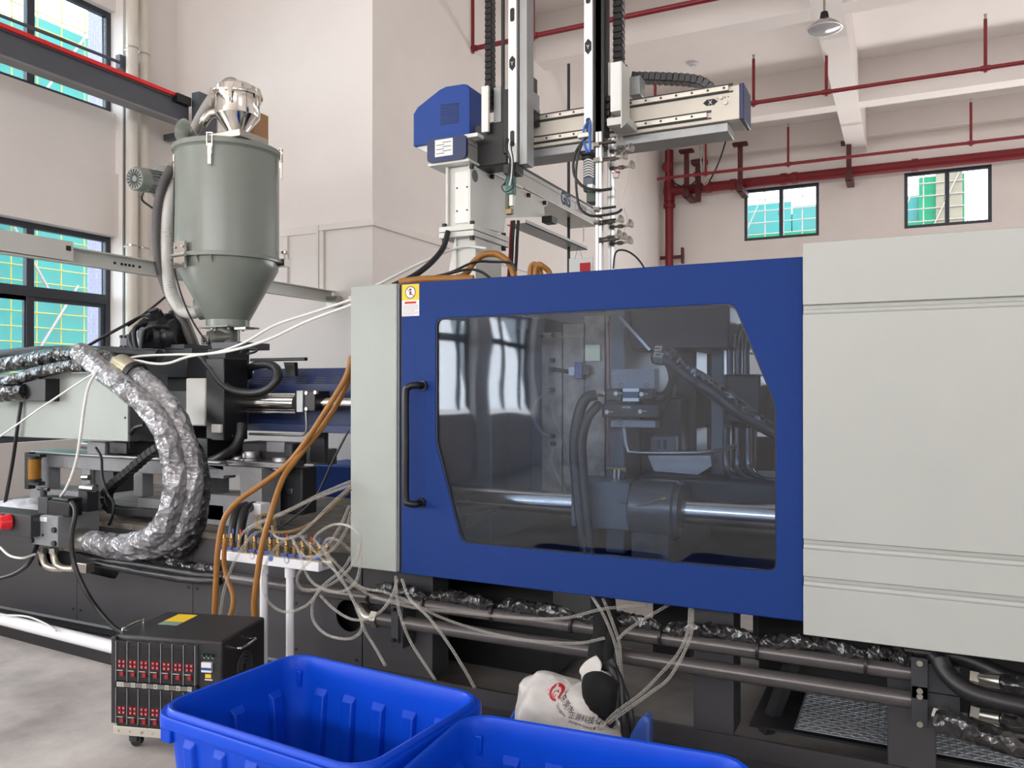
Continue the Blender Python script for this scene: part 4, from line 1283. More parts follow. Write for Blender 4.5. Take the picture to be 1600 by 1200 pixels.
# screw drive housing and barrel carriers
fbx('drive_housing', 205, 556, 292, 592, 3.95, 0.5, BLACK, iu, 0.01)
c = PY(250, 625, 4.2)
MB().cyl((xpx(204, 4.2), 4.2, c.z), (xpx(292, 4.2), 4.2, c.z), 0.20, n=32).build('drive_drum', mat('drum_black', (30, 31, 34), 0.18, 0.2, var=0.06), iu)
fbx('drive_frame', 205, 592, 216, 690, 3.75, 0.5, LGREY, iu, 0.006)
fbx('drive_frame', 222, 660, 298, 690, 3.75, 0.3, DARK, iu, 0.006)
fbx('carrier_plate', 290, 591, 321, 665, 3.70, 0.6, WHITEG, iu, 0.01)
fbx('front_plate', 322, 560, 350, 688, 3.68, 0.2, BLACK, iu, 0.006)
fbx('side_block', 270, 690, 300, 730, 3.66, 0.2, MGREY, iu, 0.004)
fbx('side_block', 300, 684, 324, 728, 3.66, 0.3, BLACK, iu, 0.004)
fbx('sensor_block', 330, 663, 344, 676, 3.66, 0.03, WHITE, iu, 0.003)
fbx('feed_block', 324, 545, 352, 566, 3.95, 0.22, DARK, iu, 0.006)
fbx('feed_block', 336, 566, 356, 590, 4.0, 0.2, mat('feed_grey', (74, 76, 82), 0.5), iu, 0.006)
fbx('barrel_guard_lip', 262, 564, 292, 575, 4.2, 0.3, mat('olive_steel', (140, 138, 124), 0.5, 0.4), iu)
# injection cylinder and rods
YR = 3.86
zr = PY(400, 629, YR).z
MB().cyl((xpx(350, YR), YR, zr), (xpx(464, YR), YR, zr), 0.048, n=28).build('injection_rod', ROD, iu)
for dz in (0.052, -0.060):
    MB().cyl((xpx(352, YR), YR - 0.01, zr + dz), (xpx(464, YR), YR - 0.01, zr + dz), 0.009, n=10).build('tie_rod', ROD, iu)
fbx('cylinder_flange', 463, 610, 473, 644, YR - 0.07, 0.16, ALUG, iu, 0.003)
fbx('cylinder_head', 474, 611, 492, 642, YR - 0.06, 0.14, BLACK, iu, 0.004)
MB().cyl((xpx(482, YR), YR, zr + 0.003), (xpx(640, YR), YR, zr + 0.003), 0.030, n=24).build('piston_rod', ROD, iu)
for x0, y0 in ((478, 614), (492, 613), (478, 639)):
    c = PY(x0, y0, YR - 0.065)
    MB().cyl(c, c + Vector((0, 0.02, 0)), 0.012, n=6).build('gland_nut', ZINC, iu)
MB().cyl((xpx(340, YR), YR, zr), (xpx(352, YR), YR, zr), 0.07, n=24).build('rod_seal', BLACK, iu)
MB().tube(path([(478, 643, 3.8), (479, 668, 3.8), (476, 678, 3.8), (466, 680, 3.8), (430, 679, 3.8), (390, 678, 3.8)]), 0.008, n=8).build('steel_line', STEEL, iu)
MB().tube(path([(355, 640, 3.75), (355, 668, 3.75), (358, 676, 3.75), (364, 682, 3.75)]), 0.006, n=8).build('steel_line', STEEL, iu)
# curved black pipe from feed block
MB().tube(path([(315, 556, 3.72), (330, 575, 3.70), (345, 596, 3.70), (365, 610, 3.70), (398, 614, 3.70), (422, 606, 3.70), (434, 590, 3.72), (432, 576, 3.75), (420, 570, 3.8), (400, 571, 3.85), (390, 577, 3.9), (388, 588, 3.95)]), 0.026, n=14).build('cooling_hose', RUBBER, iu)
MB().tube(path([(378, 662, 3.72), (376, 680, 3.70), (366, 700, 3.68), (345, 714, 3.66), (330, 720, 3.66)]), 0.030, n=14).build('cooling_hose', RUBBER, iu)
MB().tube(path([(384, 586, 3.9), (372, 578, 3.9), (369, 576, 3.9), (368, 590, 3.9)]), 0.007, n=8).build('steel_line', STEEL, iu)
fbx('hose_bracket', 390, 560, 476, 565, 3.95, 0.03, BLACK, iu)
MB().prism(path([(443, 566, 3.97), (460, 566, 3.97), (461, 588, 3.97), (448, 588, 3.97)]), (0, 0.03, 0)).build('bracket_leg', BLACK, iu)
MB().tube(path([(376, 552, 3.9), (382, 546, 3.9), (396, 545, 3.9), (402, 546, 3.9), (398, 550, 3.9), (386, 553, 3.9)]), 0.008, n=8).build('cable_clamp', RUBBER, iu)

# blue barrel guard with slots
bgd = thing('barrel_guard', 'blue slotted guard box over the heated barrel', 'guard', (-3.4, 4.1, 1.2))
YG2 = 4.02
bz1, bz0 = PY(400, 600, YG2).z, PY(400, 668, YG2).z
gx0_, gx1_ = xpx(388, YG2), xpx(600, YG2)
MB().box((gx0_, YG2, bz0), (gx1_, YG2 + 0.012, bz1)).build('front_sheet', NAVY, bgd, bev=0.002)
MB().box((gx0_, YG2 - 0.02, bz0 - 0.02), (gx1_, YG2 + 0.03, bz0 + 0.03)).build('lower_lip', mat('slate_blue_paint', (58, 70, 108), 0.4, var=0.04), bgd, bev=0.004)
tz = bz1 + 0.10
MB().add([(gx0_, YG2, bz1), (gx1_, YG2, bz1), (gx1_, YG2 + 0.06, tz), (gx0_, YG2 + 0.06, tz), (gx0_, YG2 + 0.01, bz1 - 0.002), (gx1_, YG2 + 0.01, bz1 - 0.002), (gx1_, YG2 + 0.07, tz - 0.004), (gx0_, YG2 + 0.07, tz - 0.004)],
         [(0, 1, 2, 3), (4, 7, 6, 5), (0, 3, 7, 4), (1, 5, 6, 2), (0, 4, 5, 1), (3, 2, 6, 7)]).build('sloped_top', NAVY, bgd)
MB().box((gx0_, YG2 + 0.06, tz - 0.01), (gx1_, YG2 + 0.5, tz)).build('top_sheet', NAVY, bgd)
for i in range(8):
    px = 378 + i * 28
    for j in range(3):
        p = PY(px, 590 + j * 4, YG2)
        t = (p.z - bz1) / 0.10
        if 0 < t < 1:
            MB().box((p.x, YG2 + 0.06 * t - 0.002, p.z - 0.004), (p.x + 0.085, YG2 + 0.06 * t + 0.008, p.z + 0.003)).build('slot', BLACK, bgd)
    p = PY(px, 612, YG2)
    MB().box((p.x, YG2 - 0.002, p.z - 0.003), (p.x + 0.07, YG2 + 0.004, p.z + 0.003)).build('slot', BLACK, bgd)

# hydraulic motor on top of the drive
hm = thing('hydraulic_motor', 'black bulky hydraulic motor with hoses on the injection drive', 'motor', PY(245, 556, 4.1))
c = PY(255, 525, 4.1)
MB().lathe((c.x - 0.14, 4.1, c.z), [(0, 0), (0.11, 0), (0.13, 0.02), (0.13, 0.12), (0.15, 0.13), (0.15, 0.22), (0.12, 0.24), (0.12, 0.30), (0.08, 0.33), (0, 0.33)], 28, axis=(1, 0, 0)).build('body', PLASTIC, hm)
for i in range(5):
    a = math.radians(-60 + i * 60)
    p = Vector((c.x + 0.02, 4.1 - 0.13 * math.cos(a), c.z + 0.13 * math.sin(a)))
    q = Vector((c.x + 0.02, 4.1 - 0.19 * math.cos(a), c.z + 0.19 * math.sin(a)))
    MB().cyl(p, q, 0.055, 0.05, n=16).cyl(q, q + (q - p) * 0.3, 0.035, n=8).build('cylinder_cap', PLASTIC, hm)
for px, py in ((237, 497), (257, 497)):
    p = PY(px, py, 4.08)
    MB().cyl(p, p + Vector((0, 0, 0.03)), 0.045, n=12).build('top_cap', PLASTIC, hm)
fbx('port_block', 187, 523, 198, 545, 3.98, 0.12, CAST, hm, 0.006)
fbx('port_block', 198, 522, 212, 545, 3.98, 0.12, BLACK, hm, 0.004)
for px, py in ((190, 526), (196, 526), (190, 542), (196, 542)):
    p = PY(px, py, 3.98)
    MB().cyl(p, p - Vector((0, 0.012, 0)), 0.010, n=8).build('bolt', DARK, hm)
fbx('mount_plate', 183, 547, 245, 556, 3.95, 0.35, MGREY, hm, 0.003)
fbx('mount_plate', 223, 546, 300, 555, 4.02, 0.35, DARK, hm, 0.003)
fbx('base_block', 206, 540, 288, 549, 4.02, 0.3, BLACK, hm, 0.004)
fbx('valve_tag', 211, 513, 219, 541, 3.96, 0.05, ALUG, hm, 0.003)
for i, (a, b_, d_) in enumerate((((206, 520), (205, 535), (215, 556)), ((212, 512), (210, 530), (217, 556)), ((240, 510), (224, 520), (219, 556)))):
    s0 = {0: (228, 498), 1: (232, 503), 2: (265, 512)}[i]
    MB().tube(path([(s0[0], s0[1], 4.0), (a[0], a[1], 3.92), (b_[0], b_[1], 3.9), (d_[0], d_[1], 3.88)]), 0.016, n=10).build('motor_hose', RUBBER, hm)
MB().tube(path([(118, 552, 3.7), (150, 533, 3.75), (190, 511, 3.85), (222, 494, 3.98), (240, 492, 4.0)]), 0.011, n=8).build('motor_cable', RUBBER, None, 'black cable slanting up to the hydraulic motor', 'cable')
MB().tube(path([(200, 509, 3.9), (230, 487, 4.05), (258, 464, 4.1)]), 0.009, n=8).build('hopper_cable', RUBBER, None, 'black cable slanting up behind the ribbed hose', 'cable')

# ================================================================ hopper dryer
HY = 4.2
hc = PY(356, 500, HY)
hx = hc.x
def hz(py): return PY(356, py, HY).z
hp = thing('hopper_dryer', 'large grey hopper dryer tank with conical bottom', 'hopper', (hx, HY, hz(513)))
RC = 0.345
z1, z2, z3 = hz(244), hz(408), hz(511)
MB().lathe((hx, HY, 0), [(0.0, z1 - 0.02), (RC, z1 - 0.02), (RC, z2 + 0.012), (RC + 0.002, z2 + 0.01)], 64).build('tank', HGREY, hp)
MB().lathe((hx, HY, 0), [(0.0, z1 + 0.035), (RC + 0.012, z1 + 0.035), (RC + 0.020, z1 + 0.028), (RC + 0.020, z1 - 0.002), (RC + 0.008, z1 - 0.008), (RC, z1 - 0.02)], 64).build('lid', HGREY, hp)
MB().lathe((hx, HY, 0), [(RC - 0.01, z2 + 0.012), (RC + 0.025, z2 + 0.012), (RC + 0.028, z2), (RC + 0.025, z2 - 0.014), (RC - 0.01, z2 - 0.014)], 64).build('flange', HGREY, hp)
MB().lathe((hx, HY, 0), [(RC - 0.002, z2 - 0.010), (RC - 0.006, z2 - 0.06), (0.150, z3 + 0.05), (0.145, z3 + 0.045), (0.145, z3), (0.0, z3)], 64).build('cone', HGREY, hp)
MB().cyl((hx, HY, z3 - 0.16), (hx, HY, z3), 0.082, n=28).build('outlet', mat('outlet_grey', (118, 118, 112), 0.35, 0.3, var=0.05), hp)
MB().box((hx - 0.15, HY - 0.15, z3 - 0.012), (hx + 0.15, HY + 0.15, z3)).build('outlet_plate', HGREY, hp, bev=0.003)
for i in range(6):
    a = i * math.pi / 3 + 0.3
    MB().cyl((hx + 0.12 * math.cos(a), HY + 0.12 * math.sin(a), z3 - 0.024), (hx + 0.12 * math.cos(a), HY + 0.12 * math.sin(a), z3 - 0.01), 0.010, n=8).build('bolt', ZINC, hp)
MB().box((hx + 0.14, HY - 0.08, z3 - 0.026), (hx + 0.24, HY + 0.0, z3 - 0.012)).build('slide_gate', ZINC, hp)
p = PY(335, 528, HY - 0.1)
MB().cyl(p + Vector((0.06, 0.08, 0.01)), p, 0.045, 0.05, n=20).cyl(p, p + Vector((-0.02, -0.03, -0.01)), 0.055, n=20).build('drain_spout', MATS['outlet_grey'], hp)
p2 = PY(320, 532, HY - 0.12)
MB().cyl(p, p2, 0.03, n=14).build('drain_bore', BLACK, hp)
fbx('sensor', 314, 524, 326, 538, HY - 0.14, 0.06, PLASTIC, hp, 0.003)
fbx('feed_throat', 330, 535, 372, 546, HY - 0.16, 0.3, DGREY, hp, 0.004)
# latches on the lid
def latch(ang):
    ca_, sa_ = math.cos(ang), math.sin(ang)
    o = Vector((hx + RC * ca_, HY + RC * sa_, 0))
    out = Vector((ca_, sa_, 0)); t = Vector((-sa_, ca_, 0)); up = Vector((0, 0, 1))
    def P(a, b, c_): return o + out * a + t * b + up * c_
    m = MB()
    m.obox(P(0.030, 0.017, z1 + 0.005), out * 0.003, t * 0.003, up * 0.045).obox(P(0.030, -0.017, z1 + 0.005), out * 0.003, t * 0.003, up * 0.045).obox(P(0.024, 0, z1 + 0.046), out * 0.012, t * 0.02, up * 0.004)
    l = m.build('latch', CHROME, hp)
    MB().obox(P(0.022, 0, z1 - 0.055), out * 0.005, t * 0.015, up * 0.035).build('latch_plate', CHROME, l)
    MB().obox(P(0.030, 0, z1 - 0.105), out * 0.004 + up * 0.001, t * 0.011, up * 0.055).build('latch_lever', CHROME, l)
for a in (-1.09, 0.45, -2.7):
    latch(a)
# hinge and bolt clamp on the flange
ang = -1.70
o = Vector((hx + (RC + 0.03) * math.cos(ang), HY + (RC + 0.03) * math.sin(ang), z2 - 0.01))
t_ = Vector((-math.sin(ang), math.cos(ang), 0)); n_ = Vector((math.cos(ang), math.sin(ang), 0))
MB().obox(o + Vector((0, 0, 0.045)), t_ * 0.06, n_ * 0.008, Vector((0, 0, 0.045))).build('hinge_leaf', CHROME, hp)
MB().obox(o - Vector((0, 0, 0.045)), t_ * 0.06, n_ * 0.008, Vector((0, 0, 0.04))).build('hinge_leaf', CHROME, hp)
MB().cyl(o - t_ * 0.07 + n_ * 0.012, o + t_ * 0.07 + n_ * 0.012, 0.012, n=12).build('hinge_pin', CHROME, hp)
for sx in (-0.04, 0.04):
    for sz in (-0.055, 0.055):
        MB().cyl(o + t_ * sx + Vector((0, 0, sz)), o + t_ * sx + n_ * 0.016 + Vector((0, 0, sz)), 0.009, n=8).build('bolt', ZINC, hp)
for da in (0.34, 0.62):
    e_ = Vector((math.cos(ang + da), math.sin(ang + da), 0))
    c_ = Vector((hx, HY, 0))
    MB().prism([c_ + e_ * (RC + 0.024) + Vector((0, 0, z2 - 0.014)), c_ + e_ * (RC - 0.03) + Vector((0, 0, z2 - 0.014)), c_ + e_ * (RC - 0.085) + Vector((0, 0, z2 - 0.16)), c_ + e_ * (RC - 0.07) + Vector((0, 0, z2 - 0.16))], Vector((-e_.y, e_.x, 0)) * 0.006).build('gusset', HGREY, hp)
o = Vector((hx + (RC + 0.035) * math.cos(0.6), HY + (RC + 0.035) * math.sin(0.6), z2))
MB().box(o + Vector((-0.05, -0.03, -0.03)), o + Vector((0.03, 0.03, 0.02))).build('clamp', ZINC, hp)
MB().cyl(o + Vector((0.01, 0, 0.01)), o + Vector((0.01, 0, 0.065)), 0.008, n=10).cyl(o + Vector((0.01, 0, 0.06)), o + Vector((0.01, 0, 0.075)), 0.026, n=14).build('clamp_knob', ZINC, hp)
# exhaust elbow on the lid
p = PY(304, 224, HY - 0.2)
et = p.z
MB().tube([(p.x, p.y, z1 + 0.02), (p.x, p.y, et + 0.01), (p.x - 0.002, p.y - 0.016, et + 0.045), (p.x - 0.004, p.y - 0.055, et + 0.062), (p.x - 0.006, p.y - 0.10, et + 0.064)], 0.034, n=24, caps=False, rf=lambda i, k, t: 1 + 1.3 * (max(0, t - 0.6) / 0.4) ** 1.6).build('exhaust_elbow', HGREY, hp)
# blower
b0 = PY(258, 287, HY + 0.05); b1 = PY(210, 279, HY - 0.24)
ax = (b1 - b0).normalized()
bl = thing('blower', 'grey electric blower with round fan housing left of the hopper', 'blower', b0 - Vector((0, 0, 0.12)))
L = (b1 - b0).length
MB().lathe(b0, [(0, -0.05), (0.125, -0.05), (0.13, -0.03), (0.13, 0.03), (0.10, 0.045), (0, 0.05)], 36, axis=ax).build('fan_housing', HGREY, bl)
MB().lathe(b0, [(0.085, 0.045), (0.085, 0.065), (0, 0.065)], 30, axis=ax).build('mount_ring', HGREY, bl)
MB().lathe(b0, [(0.072, 0.06), (0.072, L - 0.07)], 30, axis=ax).build('motor_body', MGREY, bl)
xx_, yy_ = frame_of(ax)
for i in range(18):
    a = i * math.pi / 9
    e = xx_ * math.cos(a) + yy_ * math.sin(a)
    MB().obox(b0 + ax * ((L - 0.01) / 2) + e * 0.078, ax * ((L - 0.13) / 2), e * 0.008, ax.cross(e) * 0.003).build('cooling_fin', HGREY, bl)
MB().lathe(b0, [(0.085, L - 0.09), (0.085, L - 0.015), (0.075, L), (0, L)], 30, axis=ax).build('fan_cover', HGREY, bl)
for i in range(16):
    a = i * math.pi / 8
    e = xx_ * math.cos(a) + yy_ * math.sin(a)
    MB().obox(b0 + ax * (L + 0.0005) + e * 0.044, e * 0.022, ax * 0.0015, ax.cross(e) * 0.004).build('vent_slot', BLACK, bl)
MB().tube([b0 + ax * 0.2 - Vector((0, 0, 0.07)), PY(222, 312, HY), PY(238, 325, HY)], 0.008, n=8).build('power_lead', RUBBER, bl)
MB().box((b0.x, HY + 0.0, b0.z - 0.25), (hx - RC + 0.02, HY + 0.04, b0.z - 0.21)).build('mount_arm', HGREY, bl)

# ribbed hoses
def ribbed(name, pts, r, m, label, pitch=0.016):
    P = smooth_path(path(pts), 14)
    L = sum((b - a).length for a, b in zip(P, P[1:]))
    N = int(L / pitch) * 2
    # resample evenly
    out, acc, j = [], 0.0, 0
    cum = [0.0]
    for a, b in zip(P, P[1:]):
        cum.append(cum[-1] + (b - a).length)
    for i in range(N + 1):
        s = L * i / N
        while j < len(cum) - 2 and cum[j + 1] < s:
            j += 1
        t = (s - cum[j]) / max(1e-9, cum[j + 1] - cum[j])
        out.append(P[j].lerp(P[j + 1], t))
    return MB().tube(out, r, n=16, smooth=False, rf=lambda i, k, t: 1.0 if i % 2 else 0.88).build(name, m, None, label, 'hose', 'ribbed hoses of the hopper', smooth=1.2)


ribbed('ribbed_hose', [(348, 140, 4.12), (332, 155, 4.1), (316, 180, 4.1), (303, 205, 4.12), (288, 230, 4.2), (270, 262, 4.3), (262, 285, 4.32)], 0.040, DUCT, 'grey ribbed hose arching from the chrome loader to the blower')
ribbed('ribbed_hose', [(268, 262, 4.06), (254, 290, 4.02), (246, 330, 4.0), (245, 380, 4.0), (250, 420, 4.02), (262, 455, 4.06), (280, 490, 4.1), (298, 530, 4.15), (308, 556, 4.2)], 0.034, DUCTD, 'dark ribbed hose hanging down the left side of the hopper')
ribbed('ribbed_hose', [(272, 280, 4.12), (264, 320, 4.06), (260, 370, 4.05), (262, 420, 4.05), (267, 455, 4.06), (280, 480, 4.08), (296, 489, 4.1), (312, 486, 4.14)], 0.046, DUCTW, 'white ribbed hose curving into the hopper cone')
MB().cyl(PY(308, 484, 4.13), PY(330, 478, 4.18), 0.075, 0.09, n=24).build('inlet_collar', HGREY, hp)
MB().tube(path([(274, 240, 3.98), (272, 300, 3.96), (271, 400, 3.95), (280, 450, 3.92), (300, 500, 3.9), (330, 545, 3.9)]), 0.006, n=6).build('sensor_cable', RUBBER, None, 'thin black cable hanging over the hopper lid edge', 'cable')
MB().bar(PY(278, 470, 4.16), PY(312, 556, 4.2), 0.05, 0.035).build('support_strap', HGREY, hp)

# vacuum loader on top
LY = HY - 0.10
lc = PY(371, 200, LY)
lxx = lc.x
def lz(py): return PY(371, py, LY).z
vl = thing('vacuum_loader', 'polished steel vacuum loader standing on the hopper lid', 'loader', (lxx, LY, z1 + 0.03))
q1, q2, q3, q4 = lz(150), lz(183), lz(206), lz(214)
MB().lathe((lxx, LY, 0), [(0.148, q1), (0.148, q2), (0.145, q2 - 0.005), (0.072, q3), (0.068, q4), (0, q4)], 40).build('body', CHROME, vl)
MB().lathe((lxx, LY, 0), [(0, q1 + 0.075), (0.10, q1 + 0.072), (0.135, q1 + 0.05), (0.142, q1 + 0.012), (0.165, q1 + 0.010), (0.167, q1), (0.165, q1 - 0.010), (0.148, q1 - 0.010)], 40).build('lid', CHROME, vl)
MB().box((lxx - 0.15, LY - 0.13, z1 + 0.034), (lxx + 0.15, LY + 0.13, q4 - 0.0)).build('base_box', ZINC, vl, bev=0.004)
MB().cyl((lxx, LY, q4), (lxx, LY, q4 + 0.012), 0.085, n=30).build('neck_ring', CHROME, vl)
for a in (-2.3, -1.05, 0.1):
    e = Vector((math.cos(a), math.sin(a), 0))
    t_ = Vector((-e.y, e.x, 0))
    o = Vector((lxx, LY, q1)) + e * 0.165
    MB().obox(o + Vector((0, 0, 0.0)), e * 0.010, t_ * 0.016, Vector((0, 0, 0.028))).obox(o + e * 0.012 - Vector((0, 0, 0.045)), e * 0.008 + Vector((0, 0, 0.01)), t_ * 0.010, Vector((0, 0, 0.04))).build('clamp', CHROME, vl)
p = PY(358, 146, LY - 0.02)
MB().tube([(p.x + 0.03, LY, q1 + 0.06), (p.x + 0.01, LY, q1 + 0.09), (p.x - 0.04, LY, q1 + 0.085), (p.x - 0.09, LY - 0.01, q1 + 0.03)], 0.045, n=18).build('suction_elbow', CHROME, vl)
MB().tube([(lxx - 0.13, LY - 0.03, q2 + 0.04), (lxx - 0.19, LY - 0.05, q2 + 0.035), (lxx - 0.23, LY - 0.06, q2 + 0.0), (lxx - 0.26, LY - 0.06, q2 - 0.03)], 0.030, n=16).build('material_inlet', CHROME, vl)
MB().box((lxx - 0.20, HY + 0.12, z1 + 0.036), (lxx - 0.06, HY + 0.26, q1 - 0.02)).build('filter_carton', mat('brown_carton', (176, 132, 96), 0.8, var=0.08), None, 'brown carton box behind the loader on the hopper lid', 'box')
# ================================================================ take-out robot
rb = thing('takeout_robot', 'white and blue beam robot mounted above the machine', 'robot', PY(735, 440, 3.95))
YPL = 3.95
px0 = xpx(697, YPL); px1 = xpx(735.5, YPL)
zf = PY(735, 352, YPL).z             # joint between riser and upper pillar
zt_p = PY(735, 256, YPL).z
# upper pillar
MB().box((px0 + 0.012, YPL + 0.02, zf), (px1 - 0.012, YPL + 0.36, zt_p)).build('pillar', WHITEG, rb, bev=0.004)
MB().prism([(px1 - 0.012, *p) for p in [(v.y, v.z) for v in [PX(x, y, px1) for x, y in ((735, 256), (856, 314), (856, 320), (850, 324), (851, 335), (846, 339), (790, 339), (787, 364), (735, 351))]]], (0.012, 0, 0)).build('side_plate', WHITEG, rb)
MB().prism([(px0, *p) for p in [(v.y, v.z) for v in [PX(x, y, px1) for x, y in ((735, 256), (856, 314), (851, 335), (790, 339), (787, 364), (735, 351))]]], (0.012, 0, 0)).build('side_plate', WHITEG, rb)
MB().box((px0 + 0.05, YPL + 0.012, zf + 0.02), (px1 - 0.02, YPL + 0.02, zt_p - 0.03)).build('access_panel', WHITE, rb, bev=0.003)
for dx in (0.065, 0.13):
    for dz in (0.09, 0.22):
        MB().cyl((px0 + dx, YPL + 0.008, zf + dz), (px0 + dx, YPL + 0.014, zf + dz), 0.005, n=8).build('panel_screw', BLACK, rb)
hc_ = PX(742, 275, px1)
MB().cyl((px1 - 0.001, hc_.y, hc_.z), (px1 + 0.002, hc_.y, hc_.z), 0.034, n=24).build('hole_cover', DGREY, rb)
for x, y in ((737, 260), (769, 276), (826, 305), (851, 317)):
    p = PX(x, y, px1 + 0.01)
    MB().cyl(p + Vector((0, 0, -0.012)), p + Vector((0, 0, 0.012)), 0.013, n=12).build('bolt', BLACK, rb)
# joint flange and riser
MB().box((px0 - 0.03, YPL - 0.03, zf - 0.03), (px1 + 0.035, YPL + 0.42, zf)).build('top_flange', WHITEG, rb, bev=0.003)
MB().box((px0 - 0.03, YPL - 0.03, zf - 0.064), (px1 + 0.035, YPL + 0.42, zf - 0.034)).build('bottom_flange', WHITEG, rb, bev=0.003)
for x, y in ((px0 - 0.005, YPL - 0.01), (px1 + 0.015, YPL - 0.01), (px1 + 0.015, YPL + 0.38), (px0 - 0.005, YPL + 0.38)):
    MB().cyl((x, y, zf - 0.085), (x, y, zf + 0.02), 0.014, n=12).build('bolt', BLACK, rb)
MB().box((px0 + 0.06, YPL + 0.02, 1.98), (px1 + 0.02, YPL + 0.34, zf - 0.064)).build('riser', WHITEG, rb, bev=0.003)
MB().prism([(px0 + 0.06, YPL + 0.01, 2.0), (px0 - 0.05, YPL + 0.01, 2.0), (px0 - 0.03, YPL + 0.01, 2.06), (px0 + 0.05, YPL + 0.01, zf - 0.064), (px0 + 0.06, YPL + 0.01, zf - 0.064)], (0, 0.012, 0)).build('gusset', WHITE, rb)
MB().box((px0 - 0.1, YPL - 0.05, 1.98), (px1 + 0.08, YPL + 0.45, 2.0)).build('foot_plate', WHITEG, rb)
# traverse beam along Y
YT0, YT1 = 3.88, 6.0
tbz0, tbz1 = PX(737, 252, px1).z, PX(737, 219, px1).z
bx0, bx1 = px1 - 0.23, px1 + 0.005
MB().box((bx0, YT0 + 0.02, tbz0), (bx1, YT1, tbz1)).build('traverse_beam', mat('anodised_beam', (186, 184, 178), 0.4, 0.35, var=0.04), rb, bev=0.003)
MB().box((bx1, YT0 + 0.03, tbz0 + 0.085), (bx1 + 0.004, YT1, tbz0 + 0.09)).build('beam_groove', ALUG, rb)
MB().box((bx1 - 0.01, YT0 + 0.25, tbz1), (bx1 + 0.002, YT1, tbz1 + 0.014)).build('beam_rail', DARK, rb)
MB().box((bx0 - 0.02, YT0 + 0.02, tbz0 - 0.014), (bx1 + 0.012, 4.6, tbz0)).build('saddle_plate', WHITE, rb, bev=0.003)
ecp = round_poly([(bx0 - 0.012, YT0, tbz0 - 0.002), (bx1 + 0.004, YT0, tbz0 - 0.002), (bx1 + 0.004, YT0, tbz1 + 0.012), (bx0 - 0.012, YT0, tbz1 + 0.012)], 0.03)
cap = MB().prism(ecp, (0, 0.022, 0)).build('end_cap', NAVY, rb)
MB().box((bx0 + 0.04, YT0 - 0.0015, tbz0 + 0.025), (bx0 + 0.155, YT0, tbz0 + 0.12)).build('rating_plate', PAPER, cap)
for i in range(6):
    MB().box((bx0 + 0.05 + (i % 2) * 0.04, YT0 - 0.0025, tbz0 + 0.04 + i * 0.012), (bx0 + 0.10 + (i % 2) * 0.045, YT0 - 0.001, tbz0 + 0.043 + i * 0.012)).build('plate_text_line', INK, cap, smooth=0)
MB().box((bx0 + 0.02, YT0 + 0.03, tbz1), (bx1 + 0.06, YT0 + 0.10, tbz1 + 0.02)).build('cable_rail', WHITE, rb)
# logo on the beam side
o = PX(876, 318, bx1)
lsz = 0.125
MB().box((bx1, o.y - 0.02, o.z - 0.012), (bx1 + 0.0008, o.y + 0.60, o.z + 0.105)).build('logo_plate', PAPER, rb, smooth=0)
lettering('logo', 'GIS', lsz, (bx1 + 0.0008, o.y, o.z + 0.008), (0, 1, 0), (0, 0, 1), INKB, rb, bold=0.006)
lettering('logo_name', '广盛智能', 0.06, (bx1 + 0.0008, o.y + 0.27, o.z + 0.028), (0, 1, 0), (0, 0, 1), INKB, rb)
lettering('logo_tagline', 'GUANGSHENG', 0.02, (bx1 + 0.0008, o.y + 0.27, o.z + 0.006), (0, 1, 0), (0, 0, 1), INKR, rb)
MB().box((bx1 + 0.0006, o.y + 0.068, o.z + 0.03), (bx1 + 0.0014, o.y + 0.082, o.z + 0.052)).build('logo_dot', INKR, rb, smooth=0)
# lower cable tray
t0, t1 = PX(822, 348, bx1), PX(918, 382, bx1)
MB().box((bx1 - 0.14, t0.y, t0.z - 0.005), (bx1, t1.y, t0.z)).box((bx1 - 0.004, t0.y, t0.z - 0.005), (bx1, t1.y, t0.z + 0.02)).build('cable_tray', ALUG, rb)
t2 = PX(912, 378, bx1 - 0.02)
MB().cyl(t2, t2 + Vector((0, 0, 0.13)), 0.004, n=6).build('tray_hanger', ZINC, rb)
fbx('tray_motor', 846, 338, 862, 348, 4.95, 0.1, BLACK, rb, 0.004)
# blue motor cover
YCV = 4.12
pc = [PY(x, y, YCV) for x, y in ((646, 229), (734, 212), (734, 139), (730, 132), (724, 131), (697, 135), (687, 140), (672, 152), (652, 168), (646, 178))]
MB().prism(pc, (0, 0.22, 0)).build('motor_cover', BLUE2, rb, bev=0.004)
MB().prism([PY(x, y, YCV + 0.02) for x, y in ((648, 229), (735, 212), (735, 219), (670, 240))], (0, 0.2, 0)).build('cover_base', WHITEG, rb)
for i in range(10):
    p, q = PY(688, 164.5 + i * 3.4, YCV), PY(717, 161.5 + i * 3.2, YCV)
    MB().bar(p + Vector((0, 0.0, 0)), q, 0.003, 0.005).build('louvre', INK, rb)
